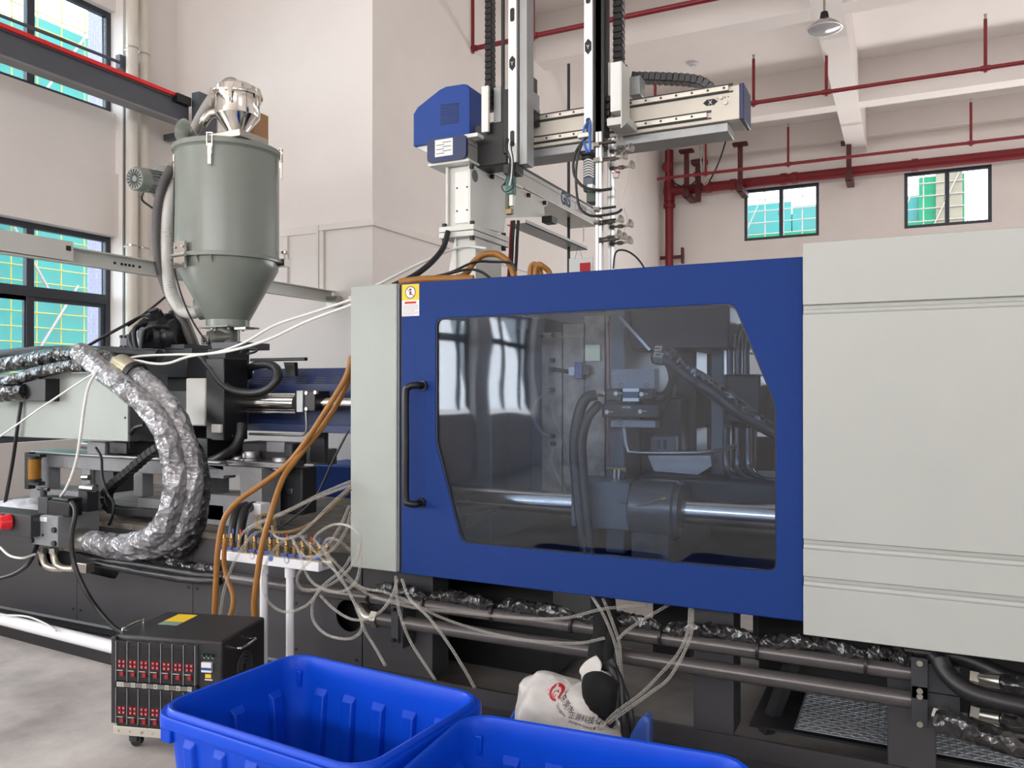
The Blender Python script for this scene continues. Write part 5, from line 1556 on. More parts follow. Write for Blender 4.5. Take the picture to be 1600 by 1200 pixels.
# X beam with rails
YX = 4.18
xb0, xb1 = xpx(742, YX), xpx(1156, YX)
xz1, xz0 = PY(1150, 133, YX).z, PY(1150, 186, YX).z
MB().box((xb0, YX, xz0), (xb1, YX + 0.2, xz1)).build('cross_beam', mat('cream_beam', (208, 201, 189), 0.4, 0.1, var=0.03), rb, bev=0.003)
MB().box((xb1, YX - 0.004, xz0 - 0.004), (xb1 + 0.022, YX + 0.205, xz1 + 0.006)).build('beam_end_cap', NAVY, rb, bev=0.004)
r1, r0 = PY(1140, 138, YX).z, PY(1108, 180, YX).z
for i, (z, xe_) in enumerate(((r1, xpx(1146, YX)), (r0, xpx(1112, YX)))):
    MB().box((xb0 + 0.1, YX - 0.018, z - 0.014), (xe_ - 0.02, YX, z + 0.012)).build('linear_rail', mat('rail_steel', (206, 200, 190), 0.3, 0.6, var=0.03), rb, bev=0.002)
    MB().box((xb0 + 0.1, YX - 0.003, z + 0.012), (xe_, YX, z + 0.024)).build('rail_groove', DARK, rb)
    MB().box((xb0 + 0.1, YX - 0.003, z - 0.022), (xe_, YX, z - 0.014)).build('rail_groove', DARK, rb)
    x = xb0 + 0.14
    first = MB().cyl((x, YX - 0.0195, z), (x, YX - 0.017, z), 0.0065, n=8).build('rail_bolt', DARK, rb)
    for k_ in range(1, int((xe_ - 0.04 - x) / 0.082) + 1):
        link_copy(first, 'rail_bolt', rb, (k_ * 0.082, 0, 0))
MB().box((xb0 + 0.2, YX + 0.02, xz0 - 0.05), (xpx(1146, YX) - 0.03, YX + 0.19, xz0 - 0.004)).build('beam_channel', ALUG, rb, bev=0.003)
MB().box((xb0 + 0.2, YX + 0.02, xz1 + 0.001), (xpx(1142, YX), YX + 0.05, xz1 + 0.018)).build('belt', BLACK, rb)
lx_ = PY(1110, 160, YX)
hexp = [(lx_.x + a * 0.038, YX - 0.0012, lx_.z + b * 0.016) for a, b in ((-1, 0), (-0.5, 1), (0.5, 1), (1, 0), (0.5, -1), (-0.5, -1))]
MB().prism(hexp, (0, 0.001, 0)).build('axis_badge', INK, rb, smooth=0)
lettering('axis_letter', 'X', 0.03, (lx_.x - 0.011, YX - 0.0013, lx_.z - 0.011), (1, 0, 0), (0, 0, 1), PAPER, rb)
for x, y, r in ((1127, 153, 0.009), (1134, 161, 0.010)):
    p = PY(x, y, YX)
    MB().cyl(p, p - Vector((0, 0.012, 0)), r, n=14).build('beam_knob', ZINC, rb)
for x, y in ((1121, 154), (1133, 152), (1138, 151)):
    p = PY(x, y, YX)
    MB().cyl(p, p - Vector((0, 0.002, 0)), 0.003, n=8).build('beam_screw', BLACK, rb)
# carriage block at the beam root
fbx('carriage', 742, 196, 792, 262, 4.02, 0.16, BLACK, rb, 0.006)
fbx('carriage_plate', 752, 135, 763, 207, 3.98, 0.02, WHITE, rb, 0.003)
fbx('carriage_plate', 771, 137, 783, 215, 4.05, 0.06, ALUG, rb, 0.003)
fbx('slide_block', 785, 140, 796, 240, 4.0, 0.1, BLACK, rb, 0.006)
# vertical arms
def vertical_arm(pa, pb, pc, ybot, Y, badge_y, slots):
    za, zb = PY(pa, -140, Y).z, PY(pa, ybot, Y).z
    MB().box((xpx(pa, Y), Y, zb), (xpx(pb, Y), Y + 0.03, za)).build('arm_profile', ALU, rb, bev=0.002)
    MB().box((xpx(pb, Y) - 0.004, Y + 0.03, zb - 0.01), (xpx(pb, Y) + 0.006, Y + 0.10, za)).build('arm_rail', DARK, rb)
    MB().box((xpx(pb, Y) + 0.008, Y + 0.02, zb - 0.01), (xpx(pc, Y), Y + 0.11, za)).build('arm_profile', ALUG, rb, bev=0.002)
    cx_ = (xpx(pa, Y) + xpx(pb, Y)) / 2
    if badge_y:
        bz = PY(pa, badge_y, Y).z
        MB().prism([(cx_ + a * 0.018, Y - 0.0012, bz + b * 0.042) for a, b in ((0, 1), (1, 0.5), (1, -0.5), (0, -1), (-1, -0.5), (-1, 0.5))], (0, 0.001, 0)).build('axis_badge', INK, rb, smooth=0)
        lettering('axis_letter', 'Y', 0.03, (cx_ - 0.010, Y - 0.0013, bz - 0.012), (1, 0, 0), (0, 0, 1), PAPER, rb)
    for s0, s1 in slots:
        a, b = PY(pa, s0, Y).z, PY(pa, s1, Y).z
        MB().prism(round_poly([(cx_ - 0.013, Y - 0.001, b), (cx_ + 0.013, Y - 0.001, b), (cx_ + 0.013, Y - 0.001, a), (cx_ - 0.013, Y - 0.001, a)], 0.012, 4), (0, 0.002, 0)).build('arm_slot', BLACK, rb, smooth=0)


vertical_arm(794, 807, 821, 255, 3.96, 100, ((14, 35), (205, 230)))
vertical_arm(912.5, 926, 938, 222, 3.98, 74, ((-12, 7), (185, 206)))
fbx('arm_rail', 927, -120, 944, 232, 4.0, 0.09, BLACK, rb, 0.003)
fbx('arm_belt', 783, -120, 786.5, 190, 4.05, 0.02, BLACK, rb, 0)
fbx('arm_motor', 822, 120, 832, 148, 4.08, 0.07, PLASTIC, rb, 0.005)
fbx('motor_gearbox', 821, 144, 833, 172, 4.07, 0.09, ALUG, rb, 0.004)
fbx('slide_block', 820, 168, 836, 195, 4.1, 0.07, BLACK, rb, 0.004)
# right carriage
fbx('carriage_plate', 946, 98, 956, 190, 4.06, 0.09, WHITEG, rb, 0.004)
fbx('carriage_cover', 953.5, 98, 970, 175, 4.0, 0.15, WHITE, rb, 0.003)
MB().prism([(xpx(981, 4.0), *p) for p in [(v.y, v.z) for v in [PX(x, y, xpx(981, 4.0)) for x, y in ((970, 95), (983, 110), (981, 190), (970, 200))]]], (0.004, 0, 0)).build('carriage_side', WHITEG, rb)
fbx('carriage_foot', 948, 185, 980, 197, 4.0, 0.17, WHITEG, rb, 0.003)
for y in (103, 138, 160, 175):
    p = PY(976, y, 3.99)
    MB().box((p.x - 0.012, 3.985, p.z - 0.004), (p.x + 0.012, 3.999, p.z + 0.004)).build('slot', BLACK, rb)
fbx('carriage_motor', 983, 120, 1000, 150, 4.2, 0.1, ALUG, rb, 0.006)
for y in (150, 162, 172):
    fbx('slide_block', 944, y, 952, y + 9, 4.03, 0.08, BLACK, rb, 0.003)


# cable chains
def cable_chain(name, pts, w, h, label, pitch=0.034, wd=None):
    P = smooth_path(pts, 12)
    cum = [0.0]
    for a, b in zip(P, P[1:]):
        cum.append(cum[-1] + (b - a).length)
    N = int(cum[-1] / pitch)
    t = thing(name, label, 'cable chain', P[0], 'black cable chains')
    base = MB()
    base.add([(-pitch * 0.52, -w / 2, -h / 2), (pitch * 0.52, -w / 2 * 0.86, -h / 2 * 0.86), (pitch * 0.52, w / 2 * 0.86, -h / 2 * 0.86), (-pitch * 0.52, w / 2, -h / 2),
              (-pitch * 0.52, -w / 2, h / 2), (pitch * 0.52, -w / 2 * 0.86, h / 2 * 0.86), (pitch * 0.52, w / 2 * 0.86, h / 2 * 0.86), (-pitch * 0.52, w / 2, h / 2)],
             [(0, 3, 2, 1), (4, 5, 6, 7), (0, 1, 5, 4), (1, 2, 6, 5), (2, 3, 7, 6), (3, 0, 4, 7)])
    me = bpy.data.meshes.new('chain_link')
    me.from_pydata([tuple(v) for v in base.v], [], base.f)
    me.materials.append(PLASTIC)
    j = 0
    for i in range(N):
        s = (i + 0.5) * pitch
        while j < len(cum) - 2 and cum[j + 1] < s:
            j += 1
        q = P[j].lerp(P[j + 1], (s - cum[j]) / max(1e-9, cum[j + 1] - cum[j]))
        d = (P[j + 1] - P[j]).normalized()
        sd = Vector(wd) if wd else Vector((0, 1, 0))
        n_ = d.cross(sd).normalized()
        sd = n_.cross(d)
        o = bpy.data.objects.new('chain_link', me)
        COL.objects.link(o)
        o.parent = t
        M = Matrix((d, sd, n_)).transposed().to_4x4()
        M.translation = q - LOC[t.name]
        o.matrix_local = M
        md = o.modifiers.new('edge_rounding', 'BEVEL'); md.width = 0.004; md.segments = 1
    return t


z0c, z1c = PY(764, 140, 4.05).z, PY(764, -140, 4.05).z
xc_ = xpx(764.5, 4.05)
cable_chain('cable_chain', [(xc_, 4.06, z0c - 0.12), (xc_, 4.06, z0c + 0.4), (xc_, 4.06, z1c)], 0.055, 0.048, 'black cable chain rising beside the left robot arm', wd=(0, 1, 0))
xc_ = xpx(964.5, 4.05)
z0c = PY(964, 100, 4.05).z
cable_chain('cable_chain', [(xc_, 4.08, z0c), (xc_, 4.08, z0c + 0.4), (xc_, 4.08, z1c)], 0.055, 0.055, 'black cable chain rising from the right robot carriage', wd=(0, 1, 0))
cable_chain('cable_chain', path([(990, 122, 4.36), (1030, 123, 4.36), (1070, 125, 4.36), (1095, 129, 4.36), (1110, 138, 4.36), (1112, 146, 4.36), (1090, 150, 4.36)]), 0.09, 0.05, 'black cable chain lying along the top of the cross beam', wd=(0, 1, 0))

# sprue picker on the left arm
spk = thing('sprue_picker', 'small pneumatic gripper hanging under the left robot arm', 'gripper', PY(797, 335, 3.98))
fbx('mount', 786, 257, 806, 272, 3.94, 0.1, BLACK, spk, 0.004)
fbx('cylinder', 789, 274, 801, 304, 3.97, 0.05, GREENP, spk, 0.006)
fbx('jaw', 789, 304, 794, 326, 3.96, 0.03, mat('olive_jaw', (92, 96, 70), 0.5), spk, 0.003)
fbx('jaw', 795, 304, 801, 322, 3.965, 0.03, WHITE, spk, 0.003)
fbx('jaw_tip', 789, 326, 799, 335, 3.96, 0.03, mat('brown_tip', (140, 120, 92), 0.4, 0.4), spk, 0.003)
for i in range(4):
    MB().tube(path([(792 + i * 2.5, 215 + i * 2, 3.94), (790 + i * 3, 232, 3.92), (796 + i * 2, 250, 3.92), (793 + i * 3, 275, 3.93), (788 + i * 4, 290, 3.93)]), 0.0035, n=6).build('air_hose', RUBBER if i != 2 else WHOSE, spk)
MB().tube(path([(790, 285, 3.93), (784, 292, 3.92), (790, 300, 3.92), (802, 292, 3.92), (800, 280, 3.93)]), 0.0035, n=6).build('air_hose', RUBBER, spk)

# ================================================================ gripper frame on the right arm
gp = thing('vacuum_gripper', 'aluminium gripper frame with rows of clear suction cups under the robot', 'gripper', PY(945, 425, 4.03))
for pa, pb, y0, y1, Y in ((930.5, 940, 206, 425, 3.98), (949, 960, 216, 425, 4.06)):
    a, b = xpx(pa, Y), xpx(pb, Y)
    z1_, z0_ = PY(pa, y0, Y).z, PY(pa, y1, Y).z - 0.05
    MB().box((a, Y, z0_), (b, Y + 0.034, z1_)).build('frame_bar', ALU, gp, bev=0.002)
    MB().box(((a + b) / 2 - 0.004, Y - 0.0008, z0_), ((a + b) / 2 + 0.004, Y + 0.002, z1_)).build('bar_groove', ALUG, gp)
for py in (226, 250, 327, 347):
    p, q = PY(931, py, 3.97), PY(962, py - 4, 4.03)
    MB().cyl(p, q, 0.007, n=8).build('cross_rod', DARK, gp)
    MB().cyl(p - Vector((0.01, 0, 0)), p + Vector((0.02, 0, 0)), 0.013, n=8).build('clamp_nut', ZINC, gp)
fbx('rotary_unit', 908, 238, 920, 250, 4.0, 0.12, BLACK, gp, 0.004)
fbx('rotary_unit', 910, 250, 928, 300, 4.0, 0.10, mat('slate_grey', (84, 92, 104), 0.4, var=0.06), gp, 0.012)
fbx('arm_bracket', 906, 236, 930, 242, 3.98, 0.14, DARK, gp, 0.003)
fbx('sensor_block', 917, 288, 926, 298, 3.97, 0.05, WHITE, gp, 0.003)
fbx('lower_joint', 916, 300, 930, 317, 4.0, 0.08, mat('dark_green_metal', (60, 68, 62), 0.4, 0.3), gp, 0.004)
for i in range(7):
    y = 252 + i * 4
    MB().tube(path([(912, y, 3.99), (920, y - 3, 3.975), (928, y + 1, 3.99)]), 0.004, n=6).build('coil_hose', WHOSE, gp)
for px, py, Y in ((935, 245, 3.97), (955, 262, 4.05), (935, 333, 3.97)):
    fbx('bracket', px, py, px + 6, py + 8, Y, 0.02, ZINC, gp, 0.002)
# cup arms: (bar y, rod end px, cup px, cup py)
arms = ((228, 958, 964, 219), (240, 958, 982, 233), (247, 962, 972, 246), (262, 958, 983, 260), (328, 958, 966, 345), (338, 958, 981, 352), (347, 958, 972, 372), (378, 958, 980, 378), (358, 950, 964, 368))
for i, (by, rx, cxp, cyp) in enumerate(arms):
    a, b = PY((936 if i % 2 == 0 else 954), cyp + 6 - (3 if i % 2 else 0), 3.985 if i % 2 == 0 else 4.05), PY(cxp - 4, cyp + 1, 4.0)
    r_ = MB().cyl(a, b, 0.0065, n=8).cyl(a.lerp(b, 0.55), a.lerp(b, 0.8), 0.011, n=8).cyl(a.lerp(b, 0.0), a.lerp(b, 0.2), 0.011, n=8).build('cup_arm', mat('gunmetal_rod', (104, 98, 90), 0.35, 0.7, var=0.08), gp)
    d = (PY(cxp + 3, cyp - 2, 3.99) - b).normalized()
    MB().lathe(b, [(0.006, 0.0), (0.008, 0.012), (0.012, 0.020), (0.024, 0.038), (0.021, 0.038), (0.009, 0.020)], 16, axis=d).build('suction_cup', CUP, r_)
for i, pts in enumerate((((972, 222), (978, 232), (970, 240), (975, 252), (984, 262)), ((984, 264), (980, 285), (972, 315)), ((975, 325), (980, 345), (974, 365)), ((955, 290), (962, 300), (958, 318), (952, 320)))):
    MB().tube(path([(x, y, 4.0) for x, y in pts]), 0.0028, n=6).build('air_line', SILIC, gp)
fbx('red_valve', 957, 270, 966, 278, 4.05, 0.02, mat('pale_valve', (206, 196, 196), 0.4), gp, 0.002)
fbx('red_tap', 962, 268, 968, 271, 4.05, 0.01, INKR, gp, 0.001)
# hoses of the gripper
for i, (pts, r, lab, m) in enumerate(((((920, 190), (915, 215), (903, 232), (896, 250), (898, 275), (912, 292), (935, 297), (956, 295)), 0.008, 'black air hose looping out left of the gripper', RUBBER),
                                     (((915, 212), (904, 240), (900, 270), (901, 300), (906, 325), (920, 336), (936, 337), (962, 333), (972, 327)), 0.007, 'black air hose hanging lowest below the gripper', RUBBER),
                                     (((918, 190), (912, 205), (914, 228), (918, 238)), 0.007, 'blue air hose at the right robot arm slot', BLUEH),
                                     (((922, 188), (921, 208), (922, 226), (921, 238)), 0.007, 'second blue air hose nearer the black arm rail', BLUEH),
                                     (((958, 420), (962, 395), (975, 391), (992, 400), (1006, 418), (1012, 440)), 0.005, 'thin black cable arching above the door edge', RUBBER))):
    MB().tube(path([(x, y, 3.96) for x, y in pts]), r, n=8).build('air_hose', m, None, lab, 'hose', 'robot air hoses')
fbx('hose_coupler', 902, 208, 920, 216, 3.95, 0.04, ZINC, gp, 0.003)
# small clipped bag of papers hanging behind the door
pk = thing('hanging_packet', 'red and white packet hanging above the door edge', 'packet', PY(908, 430, 4.6))
fb(889, 404, 926, 432, 4.6, 0.012).build('packet', PAPER, pk, bev=0.002)
fb(906, 411, 922, 424, 4.594, 0.006).build('red_print', INKR, pk)
MB().tube(path([(898, 405, 4.6), (904, 384, 4.62), (910, 404, 4.6)]), 0.0015, n=5, smooth=False).build('string', INK, pk)
MB().cyl(PY(888.5, 100, 5.6), PY(888.5, 440, 5.6), 0.012, n=8).build('hanging_cable', RUBBER, None, 'straight black cable hanging behind the robot beam', 'cable')
# cables beneath the pillar
for i, (px, m, lab) in enumerate(((797, REDP, 'thin red cable beside the robot pillar'), (801, RUBBER, 'black cable beside the robot pillar, left one'), (808, RUBBER, 'black cable beside the robot pillar, right one'))):
    MB().tube(path([(px + 2, 345, 4.3), (px, 375, 4.28), (px - 1, 400, 4.25), (px - 4, 440, 4.2)]), 0.010 if i else 0.006, n=8).build('pillar_cable', m, None, lab, 'cable', 'cables below the robot pillar')
MB().tube(path([(700, 362, 3.9), (692, 388, 3.85), (672, 412, 3.75), (645, 432, 3.65), (615, 446, 3.5)]), 0.016, n=10).build('pillar_cable', RUBBER, None, 'thick black cable from the pillar flange down to the guard', 'cable')
# tan hoses on top of the door
MB().tube(path([(630, 440, 3.55), (680, 436, 3.6), (722, 432, 3.65), (740, 410, 3.7), (756, 398, 3.72), (778, 398, 3.74), (796, 412, 3.74), (804, 435, 3.72), (806, 450, 3.7)]), 0.017, n=12).build('tan_hose', HOSEY, None, 'tan hose arching over the top of the blue door', 'hose')
MB().tube(path([(626, 441, 3.50), (660, 437, 3.5), (700, 436, 3.52), (740, 436, 3.55)]), 0.02, n=12).build('tan_hose', HOSEY, None, 'tan hose lying along the top edge of the door', 'hose')
for i, px in enumerate((828, 836)):
    MB().tube(path([(px, 440, 3.7), (px + 1, 420, 3.7), (px + 6, 413, 3.7), (px + 12, 416, 3.7), (px + 16 + i * 6, 425, 3.72), (px + 18 + i * 6, 440, 3.72)]), 0.014, n=10).build('tan_hose', HOSEY, None, ['small tan hose loop behind the door, left one', 'small tan hose loop behind the door, right one'][i], 'hose')
MB().tube(path([(650, 438, 3.6), (700, 427, 3.65), (740, 410, 3.68), (770, 409, 3.7), (798, 411, 3.7), (806, 422, 3.7)]), 0.007, n=8).build('thin_cable', RUBBER, None, 'thin black cable bowed over the tan hose', 'cable')
MB().tube(path([(690, 431, 3.6), (730, 421, 3.62), (752, 425, 3.62), (768, 436, 3.62)]), 0.007, n=8).build('thin_cable', RUBBER, None, 'thin black cable lying low over the door edge', 'cable')
# ================================================================ hoses on the left
def wrapped(name, pts, r, m, label, group=None, amp=0.10, seed=0):
    def rf(i, k, t):
        a = 2 * math.pi * k / 18
        q = Vector((i * 0.22 + seed * 7, math.cos(a) * 1.1, math.sin(a) * 1.1))
        return 1 + amp * noise.noise(q) - 0.16 * abs(noise.noise(Vector((i * 0.33 + 3 * a, math.cos(a) * 2.2, math.sin(a) * 2.2 + seed))))
    return MB().tube(path(pts), r, n=18, seg=12, rf=rf).build(name, m, None, label, 'hose', group, smooth=1.2)


G1 = 'film-wrapped hydraulic hoses at the injection unit'
wrapped('wrapped_hose', [(124, 551, 3.36), (138, 560, 3.36), (165, 583, 3.34), (195, 605, 3.32), (225, 630, 3.31), (250, 660, 3.3), (266, 700, 3.29), (274, 745, 3.28), (268, 790, 3.27), (252, 825, 3.26), (225, 845, 3.26), (190, 851, 3.27), (160, 848, 3.29), (141, 845, 3.30)], 0.068, FILM, 'thick film-wrapped hose sweeping down in front, outermost at the left', G1, seed=1)
wrapped('wrapped_hose', [(188, 571, 3.44), (210, 585, 3.42), (240, 610, 3.40), (270, 645, 3.39), (290, 690, 3.38), (300, 740, 3.37), (296, 790, 3.36), (280, 830, 3.35), (250, 852, 3.34), (210, 860, 3.34), (170, 855, 3.34), (125, 840, 3.36)], 0.066, FILM, 'thick film-wrapped hose in the middle of the sweeping three', G1, seed=2)
wrapped('wrapped_hose', [(262, 640, 3.55), (290, 680, 3.5), (310, 720, 3.47), (316, 770, 3.45), (308, 820, 3.42), (285, 855, 3.40), (245, 868, 3.38), (200, 862, 3.38)], 0.05, FILMD, 'darker film-wrapped hose behind the other two', G1, seed=3)
hf = thing('hose_coupling', 'bright steel hose coupling at the upper end of the middle wrapped hose', 'coupling', PY(200, 580, 3.44))
MB().cyl(PY(181, 566, 3.46), PY(188, 571, 3.44), 0.045, n=6).build('hex_nut', ZINC, hf)
MB().cyl(PY(188, 571, 3.44), PY(208, 583, 3.42), 0.074, n=20).build('ferrule', mat('dull_zinc', (186, 178, 150), 0.35, 0.7, var=0.1), hf)
MB().cyl(PY(208, 583, 3.42), PY(214, 587, 3.42), 0.080, n=20).build('black_band', RUBBER, hf)
hf = thing('hose_coupling', 'steel hose coupling where the front wrapped hose meets the pump block', 'coupling', PY(130, 842, 3.3))
MB().cyl(PY(92, 838, 3.4), PY(114, 840, 3.36), 0.05, n=20).build('stub', CAST, hf)
MB().cyl(PY(112, 840, 3.33), PY(122, 842, 3.31), 0.085, n=6).build('hex_nut', ZINC, hf)
MB().cyl(PY(120, 842, 3.31), PY(144, 846, 3.30), 0.072, n=20).build('ferrule', ZINC, hf)
# hoses going left across the top of the side cover
for i, (pts, r, m, lab) in enumerate((([(-60, 585, 3.5), (0, 572, 3.5), (60, 560, 3.5), (110, 553, 3.5), (150, 556, 3.5), (180, 568, 3.5)], 0.055, FILMD, 'upper dark wrapped hose over the pale side cover'),
                                      ([(-60, 615, 3.42), (0, 600, 3.42), (50, 585, 3.42), (100, 574, 3.42), (135, 572, 3.42)], 0.042, FILMD, 'lower dark wrapped hose over the pale side cover'),
                                      ([(-60, 560, 3.6), (0, 556, 3.6), (60, 551, 3.6), (130, 550, 3.62), (200, 553, 3.66), (250, 556, 3.7)], 0.045, RUBBER, 'black hose behind the wrapped hoses at the top'))):
    wrapped('overhead_hose', pts, r, m, lab, 'hoses over the side cover', seed=4 + i)
pf = thing('plastic_film', 'loose sheet of clear wrapping film on the pale side cover', 'film', PY(30, 612, 3.46))
MB().prism([PY(x, y, 3.47) for x, y in ((0, 608), (55, 585), (70, 584), (60, 592), (30, 605), (5, 612))], (0, 0.004, 0)).build('film_sheet', SILIC, pf)
fbx('motor_stub', 36, 592, 71, 627, 3.42, 0.1, BLACK, None, 0.004)
bpy.data.objects['motor_stub']['label'] = 'black square motor end beside the pale side cover'
bpy.data.objects['motor_stub']['category'] = 'motor'
wrapped('stub_hose', [(-20, 620, 3.4), (10, 615, 3.4), (40, 612, 3.42)], 0.055, FILMD, 'short wrapped hose entering the black square motor', seed=9)
# white air hoses
for i, (pts, r, lab) in enumerate((([(150, 580, 3.3), (180, 567, 3.4), (215, 557, 3.5), (270, 554, 3.55), (330, 552, 3.5), (380, 536, 3.5), (430, 508, 3.5), (490, 488, 3.5), (550, 468, 3.5)], 0.0075, 'upper white air hose rising to the guard panel'),
                                   ([(150, 582, 3.3), (185, 563, 3.4), (210, 563, 3.45), (240, 568, 3.45), (265, 567, 3.45), (300, 556, 3.45), (360, 548, 3.42), (420, 530, 3.4), (480, 502, 3.4), (550, 476, 3.4)], 0.008, 'lower white air hose rising to the guard panel'),
                                   ([(152, 580, 3.28), (120, 600, 3.25), (60, 640, 3.2), (0, 682, 3.15), (-40, 705, 3.1)], 0.006, 'thin white hose running off to the left edge'),
                                   ([(150, 582, 3.27), (138, 605, 3.25), (131, 640, 3.22), (126, 680, 3.2), (118, 725, 3.2), (105, 760, 3.2), (92, 780, 3.25)], 0.009, 'white hose dropping to the valve on the pump block'),
                                   ([(545, 466, 3.5), (600, 440, 3.6), (660, 410, 3.8), (720, 386, 3.95), (760, 388, 3.95)], 0.008, 'thin white hose from the guard up to the robot foot'),
                                   ([(0, 855, 3.0), (15, 868, 3.0), (35, 872, 3.02), (55, 866, 3.1)], 0.007, 'white hose loop below the red sockets'))):
    MB().tube(path(pts), r, n=10).build('white_hose', WHOSE, None, lab, 'hose', 'white air hoses')
# black cables on the left
for i, (pts, r, lab) in enumerate((([(33, 628, 3.5), (27, 670, 3.49), (20, 720, 3.5), (10, 775, 3.5), (6, 795, 3.52)], 0.012, 'black cable dropping from the side cover at the far left'),
                                   ([(112, 785, 3.15), (118, 800, 3.12), (112, 840, 3.1), (116, 880, 3.1), (132, 920, 3.1), (155, 955, 3.14), (185, 985, 3.16), (225, 1000, 3.18), (260, 1040, 3.25)], 0.014, 'thick black cable from the pump block to the control box'),
                                   ([(58, 852, 3.2), (45, 880, 3.1), (20, 898, 3.05), (-20, 908, 3.0)], 0.013, 'black cable curving off left below the pump block'),
                                   ([(150, 700, 3.55), (158, 715, 3.5), (160, 745, 3.45), (168, 770, 3.4), (177, 785, 3.4), (176, 805, 3.4), (170, 820, 3.42)], 0.009, 'black cable bowing in front of the guide casting'),
                                   ([(205, 700, 3.6), (204, 680, 3.55), (212, 668, 3.52), (225, 664, 3.52)], 0.014, 'short black hose arch under the side cover'),
                                   ([(545, 672, 3.6), (520, 720, 3.55), (490, 780, 3.5), (440, 822, 3.45), (420, 830, 3.45)], 0.006, 'thin black cable slanting past the barrel guard'))):
    MB().tube(path(pts), r, n=8).build('black_cable', RUBBER, None, lab, 'cable', 'black cables on the left')
# cable carrier
cable_chain('cable_chain', path([(256, 694, 3.5), (230, 712, 3.5), (200, 738, 3.5), (176, 758, 3.5), (167, 775, 3.5), (172, 793, 3.5), (190, 798, 3.5), (220, 800, 3.5), (255, 803, 3.5)]), 0.07, 0.05, 'black cable carrier bent double below the side cover', pitch=0.045, wd=(0, 1, 0))
# lubricator
lu = thing('lubricator', 'amber oil cup in a black bracket on the guide casting', 'oil cup', PY(54, 765, 3.5))
c0_, c1_ = PY(54, 748, 3.5), PY(54, 717, 3.5)
MB().cyl(c0_, c1_, 0.040, n=24).build('oil_cup', AMBER, lu)
MB().cyl(c1_, c1_ + Vector((0, 0, 0.02)), 0.044, n=24).cyl(c0_ - Vector((0, 0, 0.02)), c0_, 0.044, n=24).build('cup_cap', BLACK, lu)
fbx('bracket', 38, 707, 45, 764, 3.5, 0.05, BLACK, lu, 0.004)
fbx('bracket_arm', 44, 709, 62, 714, 3.5, 0.05, BLACK, lu, 0.003)
fbx('bracket_arm', 44, 752, 60, 758, 3.5, 0.05, DARK, lu, 0.003)

# ================================================================ pump block
pbk = thing('pump_block', 'grey steel manifold block with a valve on top at the lower left', 'manifold', PY(80, 862, 3.2))
YPB = 3.16
fbx('block', 49, 803, 90.5, 850, YPB, 0.28, MGREY, pbk, 0.004)
for x, y in ((51, 824), (86, 828), (51, 844), (86, 849)):
    p = PY(x, y, YPB)
    MB().cyl(p, p - Vector((0, 0.016, 0)), 0.017, n=10).build('bolt', DARK, pbk)
p = PY(67, 836, YPB)
MB().cyl(p, p - Vector((0, 0.002, 0)), 0.009, n=10).build('plug', BLACK, pbk)
fbx('name_plate', 60, 807, 73, 814, YPB - 0.002, 0.004, PAPER, pbk, 0)
fbx('valve_stem', 59, 776, 74, 806, YPB + 0.03, 0.1, DARK, pbk, 0.004)
fbx('solenoid', 74, 781, 108, 805, YPB + 0.03, 0.09, PLASTIC, pbk, 0.008)
fbx('solenoid_cap', 80, 777, 106, 783, YPB + 0.02, 0.1, PLASTIC, pbk, 0.008)
MB().cyl(PY(68, 762, YPB + 0.08), PY(68, 778, YPB + 0.08), 0.02, n=12).cyl(PY(60, 763, YPB + 0.08), PY(76, 765, YPB + 0.08), 0.012, n=8).build('valve_handle', DARK, pbk)
fbx('fitting_block', 122, 758, 136, 800, 3.36, 0.08, DARK, pbk, 0.004)
MB().cyl(PY(128, 762, 3.34), PY(148, 764, 3.34), 0.022, n=10).build('fitting', ZINC, pbk)
MB().cyl(PY(130, 746, 3.4), PY(140, 746, 3.4), 0.018, n=10).build('fitting', ZINC, pbk)
for i, px in enumerate((66, 84)):
    MB().tube(path([(px, 860, 3.22), (px + 1, 872, 3.22), (px + 6, 883, 3.22), (px + 16, 888, 3.22), (px + 34, 889, 3.24)]), 0.021, n=14).build('elbow_pipe', mat('nickel_pipe', (190, 184, 170), 0.28, 0.8, var=0.06), pbk)
    MB().cyl(PY(px, 856, 3.22), PY(px, 864, 3.22), 0.03, n=6).build('hex_nut', ZINC, pbk)
fbx('pipe_clamp', 111, 878, 134, 893, 3.2, 0.06, ZINC, pbk, 0.004)
sk = thing('red_socket_box', 'dark box with two red round sockets at the left edge', 'socket box', PY(20, 835, 3.1))
fbx('box', -40, 796, 48, 829, 3.10, 0.16, DARK, sk, 0.004)
for px in (2, 16):
    p = PY(px, 815, 3.10)
    MB().lathe(p, [(0.0, -0.06), (0.036, -0.06), (0.042, -0.05), (0.042, -0.03), (0.048, -0.02), (0.048, 0.0)], 24, axis=(0.25, 1, 0)).build('red_socket', REDS, sk)
# loose rag bag behind the sockets
rg = MB()
for i in range(1):
    rg.ball(PY(36, 790, 3.55) + Vector((0, 0, -0.05)), 0.14, (2.0, 1.0, 0.6), 24, 14)
rg.v = [v + Vector((noise.noise(v * 9), noise.noise(v * 9 + Vector((5, 0, 0))), noise.noise(v * 9 + Vector((0, 7, 0))))) * 0.035 for v in rg.v]
rg.build('crumpled_film', mat('crumpled_white', (206, 202, 206), 0.4, var=0.1, bump=0.4, bscale=30), None, 'crumpled white plastic on the base deck at the far left', 'plastic', smooth=1.0)
